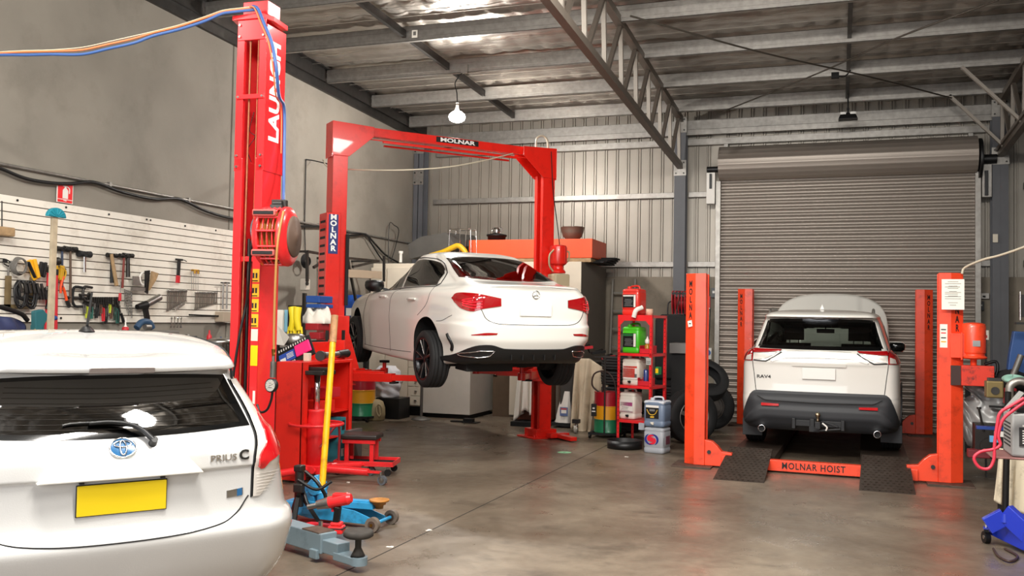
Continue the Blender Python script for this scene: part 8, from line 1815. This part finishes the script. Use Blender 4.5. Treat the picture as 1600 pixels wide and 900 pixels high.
t = thing('wall_tag', 'white card with red print on the grey column beside the orange pump motor', 'card', tuple(ony(1541, 562-30, 12.0)))
a, c = ony(1537, 516, 11.2), ony(1545, 531, 11.2); b = MB(); b.bx(a.x, c.x, 11.2, 11.21, c.z, a.z, 0); b.bx(a.x+.015, c.x-.015, 11.197, 11.2, c.z+.02, c.z+.05, 1); b.build('card', [paper, redh], t)
b = MB(); b.bar(Vector(((a.x+c.x)/2, 11.22, 0)), Vector(((a.x+c.x)/2, 11.22, a.z)), .02, .02); b.build('stake', dark_steel, t)
wallplate('light_switch', 1551, 366, 1559, 379, [cream, ink], 'small cream switch on the right grey column', 'switch', None, Y=15.615, dep=.03)
wallplate('power_outlet', 1528, 458, 1545, 467, [galv, ink], 'grey outlet plate low on the back wall beside the right column', 'outlet', lambda b, a, c, y: b.bx(a.x+.06, a.x+.10, y-.005, y, a.z-.07, a.z-.04, 1))
wallplate('door_control', 1525, 471, 1537, 485, [black, white_pl], 'black control box under the grey outlet plate', 'switch', lambda b, a, c, y: b.bx(a.x+.06, a.x+.08, y-.005, y, a.z-.07, a.z-.05, 1))
# machinery under the bench
t = thing('old_gearbox', 'dark greasy gearbox with lever on the floor beside the silver sack', 'machine', tuple(ony(1548, 720, 10.4)))
p = ony(1546, 690, 10.3); b = MB(T(p)); b.box((0, .1, -.0), (.26, .2, .34)); b.cyl((-.05, 0, .1), (-.1, -.05, .32), .012, n=8); b.cyl((-.1, -.05, .32), (-.1, -.05, .34), .022, n=10); b.cyl((0, -.05, -.05), (0, .1, -.05), .09, n=18); b.build('housing', mat('greasy_iron', '2e2a28', .5, .5), t, bevel=.02)
MB(T(p)).box((-.10, -.02, -.12), (.2, .12, .08)).build('red_foot', mat('dull_maroon', '6c1c24', .6), t, bevel=.01)
b = MB(); p = ony(1553, 669, 9.8); b.box(p, (.30, .08, .03), 0); b.box(p+Vector((.05, -.02, -.05)), (.10, .05, .05), 1); b.box(p+Vector((.0, -.02, -.10)), (.08, .04, .06), 2); obj1(b, 'blue_level', [mat('level_blue', '1c3c88', .5), white_pl, mat('sky_blue', '5c9cc8', .5)], 'blue bar with white and sky-blue packets before the silver sack', 'tool', bevel=.004)
# dirty white cloth
drape('dirty_cloth', 'stained white cloth hanging over the frame at the right edge', [(1562, 700), (1580, 702), (1640, 706)], [(1553, 782), (1568, 790), (1585, 797), (1640, 810)], mat('stained_cloth', 'c8bca4', .9, dirt='5c4838', dscale=6, damt=.7), 8.3, .03, folds=3, seed=9, dy=.0)
b = MB(); p = ony(1600, 702, 8.4); b.bar(ony(1560, 699, 8.32), ony(1645, 705, 8.32), .03, .03); 
for u in (1562, 1642): q = ony(u, 700, 8.35); b.bar(q, Vector((q.x, q.y, 0)), .03, .03)
obj1(b, 'cloth_frame', dark_steel, 'low steel frame under the stained white cloth', 'frame')
# charger trolley
Yc = 5.6
t = thing('charger_trolley', 'dark pole trolley with pinkish steel shelf and base at the right edge', 'trolley', tuple(ony(1590, 900, Yc)))
a, c = ony(1550, 713, Yc), ony(1660, 724, Yc); zs = a.z
b = MB(); b.bx(a.x, a.x+.5, Yc, Yc+.34, zs-.012, zs); b.build('shelf', mat('pinkish_steel', '8a605c', .45, .4), t, bevel=.006)
pp = ony(1622, 700, Yc+.2); zp1 = ony(1577, 590, Yc+.2).z
MB().bx(pp.x-.02, pp.x+.02, Yc+.17, Yc+.21, .10, zp1).build('pole', matt_black, t)
f0, f1 = ony(1556, 888, Yc), ony(1660, 900, Yc); b = MB(); b.bar((f0.x, Yc+.05, .09), (f0.x+.5, Yc+.05, .09), .05, .03); b.bar((f0.x+.05, Yc+.40, .09), (f0.x+.5, Yc+.40, .09), .05, .03); b.bar((f0.x+.25, Yc, .10), (f0.x+.25, Yc+.45, .10), .05, .03); b.build('base_frame', MATS['pinkish_steel'], t, bevel=.004)
for x, y in ((f0.x+.02, Yc+.03), (f0.x+.07, Yc+.42), (f0.x+.48, Yc+.03), (f0.x+.48, Yc+.42)): b = MB(); b.cyl((x-.012, y, .04), (x+.012, y, .04), .04, n=16); b.cyl((x, y, .05), (x, y, .09), .01, n=8); b.build('castor', black, t)
t = thing('battery_charger', 'grey battery charger with black printed label on the trolley shelf', 'charger', (a.x+.2, Yc+.15, zs+.002))
q0, q1 = ony(1581, 708, Yc+.02), ony(1581, 645, Yc+.02); x0 = q0.x; x1 = x0+.34
MB().bx(x0, x1, Yc+.02, Yc+.30, zs+.002, q1.z).build('case', mat('charger_grey', '8e8e8c', .45), t, bevel=.012)
b = MB(); b.bx(x0+.035, x0+.30, Yc+.014, Yc+.020, zs+.06, zs+.16, 0)
for k in range(6): b.bx(x0+.05, x0+.15-.01*(k % 3), Yc+.012, Yc+.015, zs+.075+.013*k, zs+.080+.013*k, 1)
b.bx(x0+.05, x0+.20, Yc+.012, Yc+.0150, zs+.165, zs+.175, 1); b.build('label', [ink, white_pl], t)
b = MB()
for k in range(7): b.bx(x0-.002, x0, Yc+.06, Yc+.26, zs+.05+.02*k, zs+.058+.02*k)
b.build('vents', matt_black, t)
b = MB(); b.bx(x0+.03, x0+.2, Yc+.05, Yc+.28, q1.z, q1.z+.03, 0); b.bx(x0+.05, x0+.2, Yc+.05, Yc+.2, q1.z+.03, q1.z+.034, 1); b.build('top_panel', [black, mat('pale_yellow', 'd8d890', .5)], t)
b = MB(); u0, u1 = ony(1572, 640, Yc+.2), ony(1590, 618, Yc+.2); b.bar(u0, u1+Vector((.02, 0, .02)), .10, .012); obj1(b, 'grey_folded_plate', MATS['charger_grey'], 'tilted grey plate behind the battery charger', 'plate')
b = MB(); b.tube([ony(u, v, Yc-.06) for u, v in ((1602, 628), (1585, 640), (1567, 656), (1560, 680), (1563, 695), (1552, 702), (1532, 706), (1522, 716), (1530, 730), (1545, 732), (1553, 718), (1554, 695), (1558, 665), (1563, 645), (1580, 634), (1600, 622))], .0085, n=8); obj1(b, 'red_cable', mat('coral_red', 'c02c40', .45), 'red charging cable looping down from the battery charger', 'cable')
b = MB(); p = ony(1592, 636, Yc+.02); b.bar(p+Vector((-.04, 0, -.01)), p+Vector((.10, 0, .03)), .03, .03); obj1(b, 'black_clip', black, 'black battery clip on top of the grey charger', 'clip', bevel=.006)
# blue trolley jack at the right
t = thing('floor_jack', 'royal blue trolley jack with upright black handle at the right edge', 'jack', tuple(onz(1590, 868)))
J0 = onz(1596, 866); rb = mat('royal_blue', '1c34b0', .3, coat=.5)
ang = math.radians(-62); JM = T(J0.x+.10, J0.y+.05, 0) @ RZ(ang)
b = MB(JM)
for s in (-.11, .10):
    P_ = [(-.34, .06), (-.40, .14), (-.34, .21), (-.22, .24), (-.05, .17), (.30, .14), (.36, .10), (.34, .05), (.0, .03)]; n = len(P_); vs = [(x, s+dy, z) for dy in (0, .008) for x, z in P_]; b.add(vs, [(i, (i+1) % n, n+(i+1) % n, n+i) for i in range(n)]+[tuple(range(n))[::-1], tuple(range(n, 2*n))])
b.bx(-.30, .30, -.10, .10, .135, .145); b.build('side_frame', rb, t, bevel=.003)
pj = ony(1573, 805, 7.55)
b = MB(); b.cyl((pj.x, 7.62, .20), (pj.x, 7.62, pj.z+.0), .045, .04, n=14); b.bar((pj.x-.12, 7.62, .16), (pj.x, 7.62, .24), .06, .12); b.bar((pj.x+.14, 7.5, .14), (pj.x, 7.62, .27), .06, .14); b.build('handle_yoke', rb, t, bevel=.006)
h1_ = ony(1577, 590, 7.45); b = MB(); b.cyl((pj.x, 7.62, pj.z-.05), (h1_.x, 7.50, 1.15), .022, n=14); b.build('handle', black, t)
b = MB(); w0 = onz(1541, 849); b.bar((w0.x-.02, w0.y, .115), (w0.x+.20, w0.y-.02, .11), .06, .012); b.cyl((w0.x+.0, w0.y, .12), (w0.x, w0.y, .15), .014, n=10, mat=1); b.build('castor_arm', [rb, chrome], t)
b = MB(); b.cyl((w0.x-.018, w0.y, .045), (w0.x+.018, w0.y+.01, .045), .045, n=20, mat=0); b.cyl((w0.x-.02, w0.y-.0, .045), (w0.x+.02, w0.y+.01, .045), .015, n=12, mat=1); b.bar((w0.x, w0.y, .07), (w0.x, w0.y, .11), .03, .03, 0); b.build('castor', [black, chrome], t)
b = MB(JM); b.bx(-.12, .16, -.07, .06, .146, .149, 0); b.bx(-.06, .10, -.05, .04, .149, .151, 1); b.build('warning_sticker', [mat('sticker_grey', '8890a0', .5), MATS['yellow_sticker']], t)
for x, y in ((.28, -.14), (.28, .13)): b = MB(JM); b.cyl((x, y-.018, .055), (x, y+.018, .055), .055, n=20); b.build('wheel', black, t)
b = MB(JM); b.bar((-.0, -.0, .19), (.24, -.02, .17), .05, .05); b.build('lift_arm', black, t, bevel=.008)
b = MB(); b.tube([onz(1552, 860)+Vector((0, 0, .012)), onz(1560, 872)+Vector((0, 0, .012)), onz(1578, 880)+Vector((0, 0, .012)), onz(1590, 872)+Vector((0, 0, .012)), onz(1570, 860)+Vector((0, 0, .012))], .009, n=6); obj1(b, 'extension_lead', MATS['dark_brown_hose'], 'brown lead looped on the floor under the royal blue jack', 'cord')
